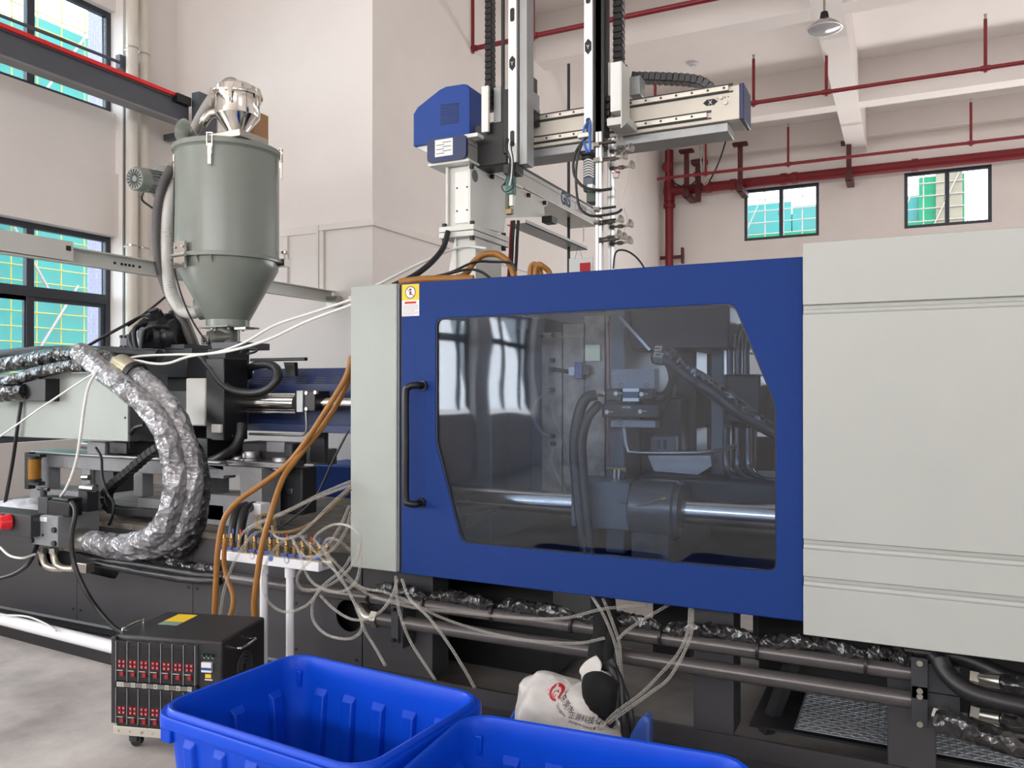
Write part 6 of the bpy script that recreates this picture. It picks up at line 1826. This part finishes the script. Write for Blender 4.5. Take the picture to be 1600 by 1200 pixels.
# black bundle along the base
for i, (pts, r, m, lab) in enumerate((([(120, 868, 3.36), (160, 876, 3.33), (210, 882, 3.32), (260, 890, 3.32), (310, 898, 3.33), (350, 902, 3.35)], 0.026, RUBBER, 'black hose along the base panel, upper one'),
                                     ([(150, 880, 3.30), (200, 890, 3.29), (250, 899, 3.29), (300, 906, 3.30), (345, 908, 3.32)], 0.022, RUBBER, 'black hose along the base panel, lower one'),
                                     ([(150, 862, 3.38), (200, 866, 3.38), (250, 874, 3.38), (290, 884, 3.37), (340, 890, 3.37)], 0.030, FILMD, 'film-wrapped hose along the base panel behind the others'))):
    wrapped('base_hose', pts, r, m, lab, 'hoses along the base panel', seed=20 + i)

# floor pipe and lead
fp = thing('skirting_pipe', 'white plastic pipe running low along the foot of the base', 'pipe', PZ(60, 985, 0.12) - Vector((0, 0, 0.12)))
pa_, pb_ = PZ(-60, 952, 0.12), PZ(185, 1013, 0.12)
MB().cyl(pa_, pb_, 0.036, n=18).build('pipe', PVC, fp)
MB().bar((pa_ + Vector((0, 0.05, -0.06))), (pb_ + Vector((0, 0.05, -0.06))), 0.05, 0.12).build('shade_board', BLACK, fp)  # black board added below the pipe in place of the shade there
MB().tube([PZ(0, 961, 0.17), PZ(40, 963, 0.17), PZ(70, 974, 0.165), PZ(88, 986, 0.16)], 0.006, n=8).build('floor_lead', WHOSE, None, 'thin grey lead resting on the white skirting pipe', 'cable')
# blue tarpaulin beyond the machine
MB().box((xpx(488, 5.35), 5.35, 0.0), (xpx(620, 5.35), 5.8, PY(488, 724, 5.35).z)).build('blue_tarp', BLUE2, None, 'blue covered bale behind the machine', 'bale', bev=0.02)

# ================================================================ water manifold
YW = 3.20
mf = thing('water_manifold', 'white water manifold bar with brass valves on two white legs', 'manifold', PY(430, 900, YW) * 1.0)
m0, m1 = xpx(347, YW), xpx(505, YW)
mz1, mz0 = PY(347, 858, YW).z, PY(347, 872, YW).z
MB().box((m0, YW - 0.035, mz0), (m1, YW + 0.055, mz1)).build('bar', PVC, mf, bev=0.003)
for px in (394, 423, 448):
    p = PY(px, 869 + (px - 394) * 0.12, YW - 0.036)
    MB().cyl(p, p - Vector((0, 0.001, 0)), 0.016, n=20).build('round_sticker', mat('sticker_blue', (96, 140, 196), 0.5) if px != 394 else mat('sticker_red', (206, 150, 150), 0.5), mf, smooth=0)
    MB().cyl(p, p - Vector((0, 0.0016, 0)), 0.012, n=20).build('sticker_centre', PAPER if px != 423 else mat('sticker_deep', (60, 110, 176), 0.5), mf, smooth=0)
for px in (410.5, 451.5):
    x = xpx(px, YW)
    MB().cyl((x, YW + 0.01, 0.0), (x, YW + 0.01, mz0 + (0 if px > 430 else 0.0)), 0.0205, n=18).build('leg', PVC, mf)
    MB().cyl((x, YW + 0.01, mz0 - 0.055), (x, YW + 0.01, mz0), 0.027, n=18).build('leg_socket', PVC, mf)
    MB().box((x - 0.07, YW - 0.06, 0.0), (x + 0.07, YW + 0.08, 0.008)).build('foot', PVC, mf)
HB = mat('valve_handle_blue', (46, 78, 170), 0.4, var=0.05)
HR = mat('valve_handle_red', (190, 26, 44), 0.4, var=0.05)
N = 13
for i in range(N):
    for row in range(2):
        x = m0 + 0.03 + (m1 - m0 - 0.04) * (i / (N - 1)) + (0.012 if row else 0)
        y = YW - 0.012 + row * 0.04
        z = mz1
        h = 0.0 if row else 0.006 * (i % 2)
        v = MB().lathe((x, y, z), [(0.0, 0.0), (0.009, 0.0), (0.009, 0.012), (0.0135, 0.013), (0.0135, 0.030), (0.010, 0.032), (0.010, 0.044 + h), (0.0125, 0.046 + h), (0.0125, 0.058 + h), (0.006, 0.060 + h), (0.0085, 0.064 + h), (0.006, 0.072 + h), (0.0085, 0.074 + h), (0.005, 0.084 + h), (0.0, 0.085 + h)], 10).build('valve', BRASS, mf)
        hm_ = HB if (i * 2 + row) % 3 else HR
        if row == 1:
            MB().box((x - 0.006, y + 0.008, z + 0.03), (x + 0.006, y + 0.014, z + 0.105)).build('valve_handle', hm_, v, bev=0.002)
        elif i % 4 != 3:
            MB().box((x - 0.024, y - 0.022, z + 0.010), (x + 0.020, y - 0.013, z + 0.024)).build('valve_handle', HB, v, bev=0.003)
MB().cyl((m1, YW + 0.01, (mz0 + mz1) / 2 + 0.02), (m1 + 0.06, YW + 0.01, (mz0 + mz1) / 2 + 0.02), 0.022, n=14).build('end_cap', ZINC, mf)
# black supply hoses behind the manifold
for i, px in enumerate((362, 374)):
    MB().tube(path([(px, 866, 3.27), (px + 1, 840, 3.28), (px + 4, 815, 3.32), (px + 10, 797, 3.4), (px + 22, 790, 3.5)]), 0.026, n=12).build('supply_hose', RUBBER, None, ['thick black hose standing behind the manifold, left one', 'thick black hose standing behind the manifold, right one'][i], 'hose')
fb(386, 786, 407, 803, 3.46, 0.08).build('hose_bracket', PVC, None, 'white block holding the black hoses above the manifold', 'bracket', bev=0.004)

# tan hoses
MB().tube(path([(549, 556, 3.32), (540, 590, 3.3), (510, 640, 3.26), (476, 692, 3.22), (446, 728, 3.18), (410, 756, 3.12), (372, 783, 3.06), (350, 812, 3.02), (341, 855, 3.0), (338, 900, 3.0), (335, 965, 3.0)]), 0.0145, n=14).build('tan_hose', HOSEY, None, 'tan hose curving down to the left of the white manifold', 'hose')
MB().tube(path([(552, 562, 3.36), (538, 610, 3.34), (505, 665, 3.3), (465, 715, 3.2), (442, 748, 3.1), (424, 800, 3.0), (410, 850, 2.96), (402, 900, 2.95), (397, 945, 2.95), (400, 985, 2.97), (393, 1004, 3.02), (388, 1010, 3.06)]), 0.0145, n=14).build('tan_hose', HOSEY, None, 'tan hose crossing in front of the white manifold', 'hose')
MB().tube(path([(354, 840, 3.12), (350, 870, 3.12), (354, 900, 3.12), (364, 930, 3.1), (362, 955, 3.08), (352, 975, 3.06)]), 0.013, n=12).build('tan_hose', HOSEY, None, 'tan hose hanging behind the left end of the manifold', 'hose')

# clear hoses
LOOPS = [
    ([(548, 752, 3.22), (500, 772, 3.2), (450, 797, 3.16), (400, 818, 3.14), (378, 835, 3.14), (371, 858, 3.16)], 'clear hose running up to the guard from the left valve', CLEAR),
    ([(548, 758, 3.2), (490, 780, 3.18), (440, 804, 3.15), (405, 818, 3.15), (386, 832, 3.15), (383, 858, 3.17)], 'clear hose just beneath the topmost hose', CLEAR),
    ([(549, 764, 3.2), (520, 790, 3.14), (490, 815, 3.08), (455, 830, 3.04), (420, 830, 3.04), (402, 820, 3.06), (402, 808, 3.1), (418, 804, 3.12), (428, 812, 3.12), (430, 830, 3.15), (428, 860, 3.18)], 'yellowed hose with a tight loop above the manifold', CLEARY),
    ([(548, 760, 3.16), (515, 790, 3.1), (485, 820, 3.05), (462, 838, 3.03), (440, 842, 3.05), (428, 835, 3.1), (425, 822, 3.14)], 'clear hose sagging beside the yellowed loop', CLEAR),
    ([(420, 828, 3.1), (395, 836, 3.05), (370, 870, 3.0), (352, 915, 2.98), (344, 960, 2.98), (341, 985, 2.99)], 'clear hose falling at the left end of the manifold', CLEAR),
    ([(480, 838, 3.08), (446, 842, 3.02), (420, 872, 2.98), (411, 905, 2.97), (418, 938, 2.97), (445, 956, 2.98), (480, 945, 3.0), (505, 915, 3.02), (535, 890, 3.05), (548, 870, 3.1)], 'large clear loop hanging below the manifold', CLEAR),
    ([(546, 790, 3.14), (530, 825, 3.08), (505, 860, 3.03), (475, 885, 3.0), (464, 905, 3.0), (475, 922, 3.02), (505, 918, 3.04), (535, 900, 3.06), (558, 870, 3.05), (563, 840, 3.04), (545, 822, 3.06), (520, 820, 3.1), (495, 835, 3.14), (490, 850, 3.17)], 'clear loop crossing the lower corner of the pale guard', CLEAR),
    ([(455, 838, 3.12), (468, 865, 3.05), (478, 895, 3.02), (495, 915, 3.0), (530, 925, 3.0), (555, 910, 3.02), (563, 880, 3.05), (562, 850, 3.08)], 'clear hose ring right of the manifold', CLEAR),
    ([(498, 920, 3.05), (488, 945, 3.02), (490, 970, 3.0), (508, 990, 2.98), (535, 998, 2.97), (555, 995, 2.98), (566, 980, 3.0), (560, 955, 3.05), (545, 925, 3.08), (530, 895, 3.1)], 'lowest clear loop above the blue crate', CLEAR),
    ([(500, 930, 3.06), (520, 950, 3.04), (545, 966, 3.02), (570, 968, 3.02), (595, 955, 3.04), (612, 932, 3.06), (621, 905, 3.1)], 'clear hose slung under the pale guard', CLEAR),
    ([(470, 838, 3.14), (500, 870, 3.1), (530, 900, 3.07), (555, 945, 3.05), (570, 985, 3.04), (585, 1010, 3.02), (602, 1040, 2.98)], 'clear hose slanting down into the back of the crate', CLEAR),
    ([(490, 842, 3.15), (520, 875, 3.12), (560, 915, 3.1), (600, 925, 3.1), (640, 940, 3.12), (690, 965, 3.14), (750, 985, 3.16), (820, 1000, 3.18), (900, 1005, 3.18), (945, 997, 3.2)], 'clear hose hanging along below the long pipes', CLEAR),
    ([(618, 900, 3.14), (620, 930, 3.1), (625, 960, 3.06), (640, 1000, 3.02), (665, 1040, 2.98), (680, 1062, 2.95)], 'clear hose falling from the door corner, left of two', CLEAR),
    ([(628, 905, 3.14), (640, 935, 3.1), (670, 965, 3.06), (700, 1005, 3.02), (725, 1045, 2.98), (742, 1075, 2.95)], 'clear hose falling from the door corner, right of two', CLEAR),
    ([(540, 905, 3.12), (580, 930, 3.12), (640, 948, 3.14), (720, 957, 3.2), (800, 965, 3.22), (880, 966, 3.22), (940, 952, 3.24), (1010, 945, 3.3)], 'clear hose lying along the upper pipe', CLEAR),
    ([(924, 930, 3.3), (945, 965, 3.24), (962, 1010, 3.2), (968, 1060, 3.16), (966, 1090, 3.14)], 'clear hose dropping beside the black cloth bundle', CLEAR),
    ([(942, 935, 3.3), (958, 975, 3.26), (968, 1010, 3.22), (972, 1060, 3.18), (980, 1085, 3.15)], 'second clear hose dropping beside the black cloth bundle', CLEAR),
    ([(1078, 950, 3.3), (1075, 985, 3.22), (1060, 1020, 3.14), (1030, 1055, 3.05), (1000, 1085, 2.96), (960, 1115, 2.86), (938, 1140, 2.8)], 'clear hose curving from the door edge to the bag, outer', CLEAR),
    ([(1082, 952, 3.3), (1080, 990, 3.22), (1066, 1025, 3.12), (1045, 1060, 3.02), (1020, 1080, 2.94), (985, 1105, 2.86), (950, 1130, 2.8)], 'clear hose curving from the door edge to the bag, inner', CLEAR),
    ([(1045, 945, 3.3), (1010, 965, 3.24), (980, 985, 3.22), (965, 1000, 3.22)], 'short clear hose slanting under the door to the bundle', CLEAR),
    ([(548, 800, 3.2), (540, 830, 3.16), (515, 862, 3.1), (480, 870, 3.08), (470, 862, 3.12)], 'clear hose looping behind the ring at the guard corner', CLEAR),
    ([(547, 860, 3.18), (530, 845, 3.14), (512, 842, 3.14), (506, 858, 3.14), (520, 885, 3.1), (535, 910, 3.08)], 'clear hose bowed right of the last brass valve', CLEAR),
]
for pts, lab, m in LOOPS:
    MB().tube(path(pts), 0.0066, n=8, seg=8).build('clear_hose', m, None, lab, 'hose', 'clear water hoses')

# ================================================================ temperature control box
ang = math.radians(15.7)
ux, uy = Vector((math.cos(ang), math.sin(ang), 0)), Vector((-math.sin(ang), math.cos(ang), 0))
o_ = PZ(176, 1140, 0.085)
o_ = Vector((o_.x, o_.y, 0))
tcb = thing('temperature_controller', 'black hot runner controller box with rows of red buttons on castors', 'control box', o_ + ux * 0.26 + uy * 0.2)
CW, CD, Z0_, Z1_ = 0.52, 0.40, 0.085, 0.50
def C(a, b, z): return o_ + ux * a + uy * b + Vector((0, 0, z))
def cbox(a0, a1, b0, b1, z0, z1, mb=None):
    c = C((a0 + a1) / 2, (b0 + b1) / 2, (z0 + z1) / 2)
    return (mb or MB()).obox(c, ux * (a1 - a0) / 2, uy * (b1 - b0) / 2, Vector((0, 0, (z1 - z0) / 2)))
CASE = mat('case_black', (34, 33, 34), 0.5, var=0.08, bump=0.2, bscale=300)
MODM = mat('module_black', (26, 26, 28), 0.4, var=0.05)
cbox(0, CW, 0.012, CD, Z0_ + 0.02, Z1_).build('case', CASE, tcb, bev=0.012)
cbox(-0.006, 0.018, -0.004, 0.03, Z0_ + 0.03, Z1_ - 0.004).build('side_rail', CASE, tcb, bev=0.004)
cbox(0.005, CW - 0.005, -0.004, CD - 0.01, Z0_ - 0.02, Z0_ + 0.02).build('base_plate', mat('beige_steel', (190, 184, 172), 0.45, 0.2, var=0.05), tcb, bev=0.003)
zrow = [(Z1_ - 0.02, Z1_ - 0.195), (Z1_ - 0.225, Z0_ + 0.03)]
mw = 0.0545
mod0 = None
for r_, (zt0_, zb0_) in enumerate(zrow):
    for i in range(7):
        a0 = 0.022 + i * mw
        sh = ux * (i * mw) + Vector((0, 0, zt0_ - zrow[0][0]))
        if mod0 is None:
            zt, zb = zt0_, zb0_
            md0 = cbox(a0, a0 + mw - 0.006, -0.002, 0.012, zb, zt).build('control_module', MODM, tcb, bev=0.001)
            parts = [cbox(a0 + 0.004, a0 + mw - 0.010, -0.0035, -0.002, zt - 0.075, zt - 0.022).build('display', PLASTIC, md0)]
            for bx in range(2):
                for bz in range(2):
                    parts.append(cbox(a0 + 0.007 + bx * 0.020, a0 + 0.0225 + bx * 0.020, -0.006, -0.002, zt - 0.097 - bz * 0.019, zt - 0.082 - bz * 0.019).build('button', REDBTN, md0, bev=0.001))
                    parts.append(cbox(a0 + 0.0125 + bx * 0.020, a0 + 0.0165 + bx * 0.020, -0.0065, -0.006, zt - 0.0915 - bz * 0.019, zt - 0.0875 - bz * 0.019).build('button_mark', PAPER, md0))
            parts.append(cbox(a0 + 0.018, a0 + 0.036, -0.009, -0.002, zt - 0.152, zt - 0.134).build('rocker_switch', REDBTN, md0, bev=0.001))
            parts.append(cbox(a0 - 0.003, a0 + 0.030, -0.004, -0.002, zt - 0.1305, zt - 0.128).build('bright_edge', ALU, md0))
            mod0 = md0
        else:
            c = md0.copy(); COL.objects.link(c); c.parent = tcb; c.location = md0.location + sh
            for p_ in parts:
                d = p_.copy(); COL.objects.link(d); d.parent = c
    for i in range(8):
        a0 = 0.0195 + i * mw
        cbox(a0 - 0.0012, a0 + 0.0012, -0.007, 0.012, zb0_, zt0_).build('divider', ALUG, tcb)
# number strips
cbox(0.018, 0.41, -0.0035, 0.012, Z1_ - 0.223, Z1_ - 0.198).build('number_strip', MODM, tcb)
for i in range(7):
    a0 = 0.022 + i * mw
    cbox(a0 + (0.0 if i == 0 else 0.016), a0 + 0.036, -0.0045, -0.0035, Z1_ - 0.221, Z1_ - 0.200).build('number_tag', mat('tag_grey', (176, 172, 164), 0.5), tcb)
    lettering('zone_number', str(i + 1), 0.018, C(a0 + 0.021, -0.0046, Z1_ - 0.217), ux, (0, 0, 1), INK, tcb)
    if i:
        for j in range(3):
            cbox(a0 - 0.016, a0 + 0.014, -0.0045, -0.0035, Z1_ - 0.2185 + j * 0.0065, Z1_ - 0.216 + j * 0.0065).build('strip_slot', MATS['tag_grey'], tcb)
for i in range(5):
    lettering('zone_number', str(i + 8), 0.014, C(0.030 + i * mw, -0.0042, Z0_ - 0.006), ux, (0, 0, 1), INK, tcb)
# mains section
for i in range(3):
    p = C(0.435 + i * 0.020, -0.002, Z1_ - 0.062)
    MB().cyl(p + uy * 0.014, p - uy * 0.003, 0.006, n=12).build('pilot_lamp', mat('green_lamp', (24, 70, 48), 0.3), tcb)
    cbox(0.432 + i * 0.020, 0.438 + i * 0.020, 0.0105, 0.012, Z1_ - 0.077, Z1_ - 0.074).build('lamp_mark', PAPER, tcb)
br = cbox(0.427, 0.475, 0.0, 0.013, Z1_ - 0.135, Z1_ - 0.092).build('breaker', PAPER, tcb, bev=0.001)
cbox(0.427, 0.475, -0.003, 0.0, Z1_ - 0.124, Z1_ - 0.114).build('breaker_toggle', mat('toggle_blue', (36, 76, 140), 0.4), br)
cbox(0.440, 0.468, 0.0105, 0.0125, Z1_ - 0.162, Z1_ - 0.145).build('caution_tag', YEL, tcb)
cbox(0.438, 0.474, 0.0108, 0.0122, Z1_ - 0.172, Z1_ - 0.167).build('caution_text', PAPER, tcb)
# top sticker, side handle and fan
cbox(0.09, 0.19, 0.24, 0.36, Z1_, Z1_ + 0.0012).build('top_sticker', YEL, tcb)
cbox(0.09, 0.19, 0.19, 0.24, Z1_, Z1_ + 0.0012).build('top_sticker_stripe', mat('sage_print', (120, 140, 122), 0.6), tcb)
for s_ in (-1, 1):
    a0 = CW if s_ > 0 else 0
    h0, h1 = C(a0, 0.10, Z1_ - 0.055), C(a0, 0.24, Z1_ - 0.055)
    n_ = ux * s_
    if s_ < 0:
        h0, h1 = C(0.012, 0.05, Z1_ - 0.002), C(0.012, 0.20, Z1_ - 0.002)
        n_ = Vector((0, 0, 1)) * 0.5
    MB().tube([h0, h0 + n_ * 0.03, h0 + n_ * 0.04 + (h1 - h0) * 0.1, h1 + n_ * 0.04 - (h1 - h0) * 0.1, h1 + n_ * 0.03, h1], 0.005, n=8).build('carry_handle', CHROME, tcb)
fc = C(CW + 0.001, 0.2, Z1_ - 0.17)
for rr in (0.02, 0.035, 0.05, 0.065):
    MB().lathe(fc, [(rr - 0.0015, 0), (rr + 0.0015, 0), (rr + 0.0015, 0.004), (rr - 0.0015, 0.004)], 28, axis=ux).build('fan_ring', DGREY, tcb)
# castors
for a0, b0 in ((0.075, 0.05), (CW - 0.06, 0.05), (0.075, CD - 0.06), (CW - 0.06, CD - 0.06)):
    f = MB()
    cbox(a0 - 0.035, a0 + 0.035, b0 - 0.03, b0 + 0.03, Z0_ - 0.025, Z0_ - 0.019, f)
    cbox(a0 - 0.018, a0 + 0.02, b0 - 0.017, b0 - 0.013, 0.025, Z0_ - 0.025, f)
    cbox(a0 - 0.018, a0 + 0.02, b0 + 0.013, b0 + 0.017, 0.025, Z0_ - 0.025, f)
    k_ = f.build('castor', DARK, tcb)
    MB().cyl(C(a0 + 0.01, b0 - 0.011, 0.027), C(a0 + 0.01, b0 + 0.011, 0.027), 0.027, n=20).build('wheel', RUBBER, k_)

# ================================================================ blue crates
def rring(L, W, r, z, n=6, o=0.0):
    out = []
    for cx_, cy_, a0 in ((L / 2 - r, W / 2 - r, 0), (-L / 2 + r, W / 2 - r, 90), (-L / 2 + r, -W / 2 + r, 180), (L / 2 - r, -W / 2 + r, 270)):
        for k in range(n + 1):
            a = math.radians(a0 + 90 * k / n)
            out.append(Vector((cx_ + r * math.cos(a), cy_ + r * math.sin(a), z)))
    return out


def crate(name, label, c, rot, H=0.60, L=0.885, W=0.64):
    t = thing(name, label, 'crate', (0, 0, 0), 'big blue plastic crates')
    tap = 0.075
    prof = [(0.0, L - tap * 2 - 0.1, W - tap * 2 - 0.1, 0.05), (0.0, L - tap * 2, W - tap * 2, 0.07), (0.02, L - tap * 2, W - tap * 2, 0.07), (H - 0.054, L - 0.055, W - 0.055, 0.085),
            (H - 0.052, L - 0.004, W - 0.004, 0.10), (H - 0.050, L, W, 0.10), (H - 0.022, L, W, 0.10), (H - 0.016, L - 0.006, W - 0.006, 0.10), (H - 0.018, L - 0.030, W - 0.030, 0.095), (H - 0.004, L - 0.036, W - 0.036, 0.095), (H, L - 0.044, W - 0.044, 0.09),
            (H - 0.002, L - 0.062, W - 0.062, 0.085), (H - 0.012, L - 0.072, W - 0.072, 0.08), (H - 0.06, L - 0.080, W - 0.080, 0.08), (0.035, L - tap * 2 - 0.012, W - tap * 2 - 0.012, 0.065), (0.012, L - tap * 2 - 0.05, W - tap * 2 - 0.05, 0.05)]
    m = MB()
    n = 28
    for z, l, w, r in prof:
        m.v += rring(l, w, r, z)
    P_ = len(prof)
    for i in range(P_ - 1):
        for k in range(n):
            j = (k + 1) % n
            m.f.append((i * n + k, i * n + j, (i + 1) * n + j, (i + 1) * n + k))
    m.f.append(tuple(reversed(range(n))))
    m.f.append(tuple((P_ - 1) * n + k for k in range(n)))
    m.build('body', CRATE, t, smooth=0.7)
    # vertical ribs: outside channels and inside raised pads
    def rib(side, s, wd, inside):
        # side: 0 +y,1 -y,2 +x,3 -x
        zt, zb = (H - 0.10, 0.05) if inside else (H - 0.078, 0.02)
        def pos(z):
            f = (z - 0.02) / (H - 0.095)
            base = (W if side < 2 else L) / 2 - tap + (tap - 0.0275) * f
            return base - (0.016 if inside else 0.0)
        ex = 0.016 if inside else 0.010
        d0, d1 = pos(zb), pos(zt)
        sg = 1 if side in (0, 2) else -1
        inn = -1 if inside else 1
        def pt(u, d, z): return Vector((u, sg * d, z)) if side < 2 else Vector((sg * d, u, z))
        q = MB()
        vs = []
        for z, d in ((zb, d0), (zt, d1)):
            for u, e in ((s - wd / 2, -0.004 * inn), (s + wd / 2, -0.004 * inn), (s + wd / 2 - 0.008, ex * inn), (s - wd / 2 + 0.008, ex * inn)):
                zz = z - (0.022 if (z == zt and e == ex * inn) else 0)
                vs.append(pt(u, d + e, zz))
        q.add(vs, [(0, 1, 2, 3), (4, 7, 6, 5), (0, 4, 5, 1), (1, 5, 6, 2), (2, 6, 7, 3), (3, 7, 4, 0)])
        q.build('inner_rib' if inside else 'outer_rib', CRATE, t, bev=0.004)
    for i in range(5):
        s = -0.27 + i * 0.135
        for side in (0, 1):
            rib(side, s, 0.062, True)
            rib(side, s + 0.0, 0.055, False)
    for i in range(3):
        s = -0.17 + i * 0.17
        for side in (2, 3):
            rib(side, s, 0.062, True)
            rib(side, s, 0.055, False)
    # short gussets under the lip
    for sx in (-1, 1):
        for sy in (-1, 1):
            MB().obox((sx * (L / 2 - 0.06), sy * (W / 2 - 0.045), H - 0.080), (0.024, 0, 0), (0, 0.020, 0), (0, 0, 0.03)).build('corner_gusset', CRATE, t, bev=0.004)
    t.location = c
    t.rotation_euler = (0, 0, rot)
    LOC[t.name] = Vector(c)
    return t


C1, C2, C3 = PZ(462, 1014, 0.6), PZ(770, 1084, 0.6), PZ(228, 1104, 0.6)
cc_ = (C2 + C3) / 2
crate('storage_crate', 'big blue plastic crate in front of the controller box, left of the two', (cc_.x, cc_.y, 0), math.atan2((C2 - C1).y, (C2 - C1).x))
D1, D2 = PZ(727, 1106, 0.6), PZ(1192, 1183, 0.6)
v_ = (D2 - D1).normalized()
w_ = Vector((v_.y, -v_.x, 0))
cc_ = D1 + v_ * 0.4425 + w_ * 0.32
crate('storage_crate', 'big blue plastic crate at the bottom edge in front of the white bag', (cc_.x, cc_.y, 0), math.atan2(v_.y, v_.x))

# ================================================================ white bag with print, black cloth
bc = PY(880, 1130, 2.92)
bagm = MB()
NB, MBn = 44, 26
for i in range(MBn + 1):
    t = math.pi * i / MBn
    for k in range(NB):
        a = 2 * math.pi * k / NB
        x, y, z = math.sin(t) * math.cos(a), math.sin(t) * math.sin(a), math.cos(t)
        sx = math.copysign(abs(x) ** 0.75, x); sy = math.copysign(abs(y) ** 0.8, y)
        zz = math.copysign(abs(z) ** 0.8, z)
        h = 0.232 - 0.03 * x - (0.06 * max(0, x - 0.2)) + 0.03 * max(0, -x)
        p = Vector((bc.x + sx * 0.235, 2.98 + sy * 0.15, 0.205 + zz * h))
        q = p * 7
        p += Vector((noise.noise(q), noise.noise(q + Vector((9, 0, 0))), noise.noise(q + Vector((0, 9, 0))))) * 0.024
        q = p * 15
        p += Vector((noise.noise(q), noise.noise(q + Vector((3, 0, 0))), noise.noise(q + Vector((0, 3, 0))))) * 0.012
        cr_ = abs(noise.noise(Vector((p.x * 6 + p.z * 5, p.y * 4, p.z * 8 - p.x * 4))))
        p -= Vector((sx * 0.5, sy, zz)).normalized() * (0.016 * max(0.0, 0.22 - cr_) / 0.22)
        p.z = max(p.z, 0.003)
        bagm.v.append(p)
for i in range(MBn):
    for k in range(NB):
        j = (k + 1) % NB
        bagm.f.append((i * NB + k, (i + 1) * NB + k, (i + 1) * NB + j, i * NB + j))
bvh = BVHTree.FromPolygons([v.copy() for v in bagm.v], bagm.f)
bg = thing('white_bag', 'crumpled white plastic sack with red logo and Chinese print', 'bag', (bc.x, 2.98, 0))
bagm.build('sack', BAG, bg, smooth=1.4)
def drape(p):
    hit = bvh.ray_cast(Vector((p.x, 2.0, p.z)), Vector((0, 1, 0)))
    return hit[0] - Vector((0, 0.004, 0)) if hit[0] else Vector((p.x, 2.93, p.z))
s0 = PY(866, 1098, 2.84)
dirx = Vector((0.80, 0, -0.60)); diry = Vector((0.60, 0, 0.80))
p_ = PY(857, 1092, 2.84)
ring = []
MBr = MB()
for k in range(24):
    a = 2 * math.pi * k / 24
    e = dirx * math.cos(a) * 1.25 + diry * math.sin(a)
    MBr.v += [drape(p_ + e * 0.021), drape(p_ + e * 0.0135)]
MBr.f += [(2 * k, 2 * ((k + 1) % 24), 2 * ((k + 1) % 24) + 1, 2 * k + 1) for k in range(22)]
MBr.build('logo_ring', INKR, bg, smooth=0)
lettering('logo_letter', 'G', 0.026, p_ - dirx * 0.008 - diry * 0.010, dirx, diry, INKR, bg, drape=drape)
lettering('company_name_left', '东莞市', 0.024, PY(866, 1098, 2.84), dirx, diry, INK, bg, drape=drape)
lettering('company_name_right', '正源科技有限公', 0.024, PY(885, 1123, 2.84), (0.985, 0, -0.17), (0.17, 0, 0.985), INK, bg, drape=drape)
lettering('company_name_english', 'Dongguan', 0.013, PY(864, 1106, 2.84), dirx, diry, INK, bg, drape=drape)
lettering('company_name_english', 'Zhengyuan Science & Technology', 0.012, PY(886, 1130, 2.84), (0.985, 0, -0.17), (0.17, 0, 0.985), INK, bg, drape=drape)
lettering('side_print', '广正源', 0.013, PY(842, 1088, 2.84), dirx, diry, INKR, bg, drape=drape)
lettering('batch_stamp', '合格', 0.026, PY(898, 1080, 2.84), (0.9, 0, -0.42), (0.42, 0, 0.9), INKR, bg, drape=drape)
# twisted neck of the sack
nk = MB().ball(PY(925, 1052, 3.02), 0.05, (1.0, 0.8, 1.15), 20, 14)
nk.ball(PY(943, 1066, 3.02), 0.042, (1.2, 0.8, 0.8), 20, 12)
nk.v = [v + Vector((noise.noise(v * 20), noise.noise(v * 20 + Vector((5, 0, 0))), noise.noise(v * 20 + Vector((0, 7, 0))))) * 0.03 for v in nk.v]
nk.build('bag_neck', BAG, bg, smooth=1.2)
ck = MB().ball(PY(935, 1095, 2.95), 0.10, (0.75, 0.55, 1.05), 24, 16)
ck.v = [v + Vector((noise.noise(v * 12), noise.noise(v * 12 + Vector((5, 0, 0))), noise.noise(v * 12 + Vector((0, 7, 0))))) * 0.04 for v in ck.v]
ck.build('black_rag', BAGC, bg, smooth=1.2)
# thick black cable bundle rising to the machine
bd = thing('hose_bundle', 'black cloth-wrapped hose bundle hanging below the blue door', 'hose bundle', PY(945, 1140, 3.1))
for i, (dx, r) in enumerate(((0, 0.040), (12, 0.03), (-8, 0.026))):
    MB().tube(path([(935 + dx, 900, 3.44), (940 + dx, 945, 3.38), (944 + dx, 985, 3.30), (936 + dx, 1020, 3.22), (938 + dx, 1045, 3.18)]), r, n=12).build('wrap', BAGC, bd)
for i, pts in enumerate((((940, 1040), (958, 1048), (964, 1080), (958, 1120), (945, 1150), (930, 1180)), ((950, 1035), (968, 1060), (972, 1100), (976, 1150), (978, 1190)), ((955, 1030), (975, 1080), (986, 1120), (992, 1190)))):
    MB().tube([p for p in path([(x, y, 3.05 - 0.03 * k) for k, (x, y) in enumerate(pts)])], 0.014, n=10).build('cable', RUBBER, bd)
MB().prism([PY(x, y, 2.9) for x, y in ((792, 1128), (808, 1100), (822, 1086))] + [Vector((PY(822, 1140, 2.9).x, 2.9, 0.0)), Vector((PY(785, 1140, 2.9).x, 2.9, 0.0))], (0, 0.06, 0)).build('blue_film_bag', BLUEFILM, None, 'blue translucent film bag left of the white sack', 'bag', bev=0.01)
MB().prism([PY(x, y, 2.85) for x, y in ((984, 1150), (996, 1128), (1008, 1118), (1014, 1128))] + [Vector((PY(1014, 1140, 2.85).x, 2.85, 0.0)), Vector((PY(984, 1140, 2.85).x, 2.85, 0.0))], (0, 0.06, 0)).build('blue_film_bag', BLUEFILM, None, 'blue translucent film bag right of the black cables', 'bag', bev=0.01)
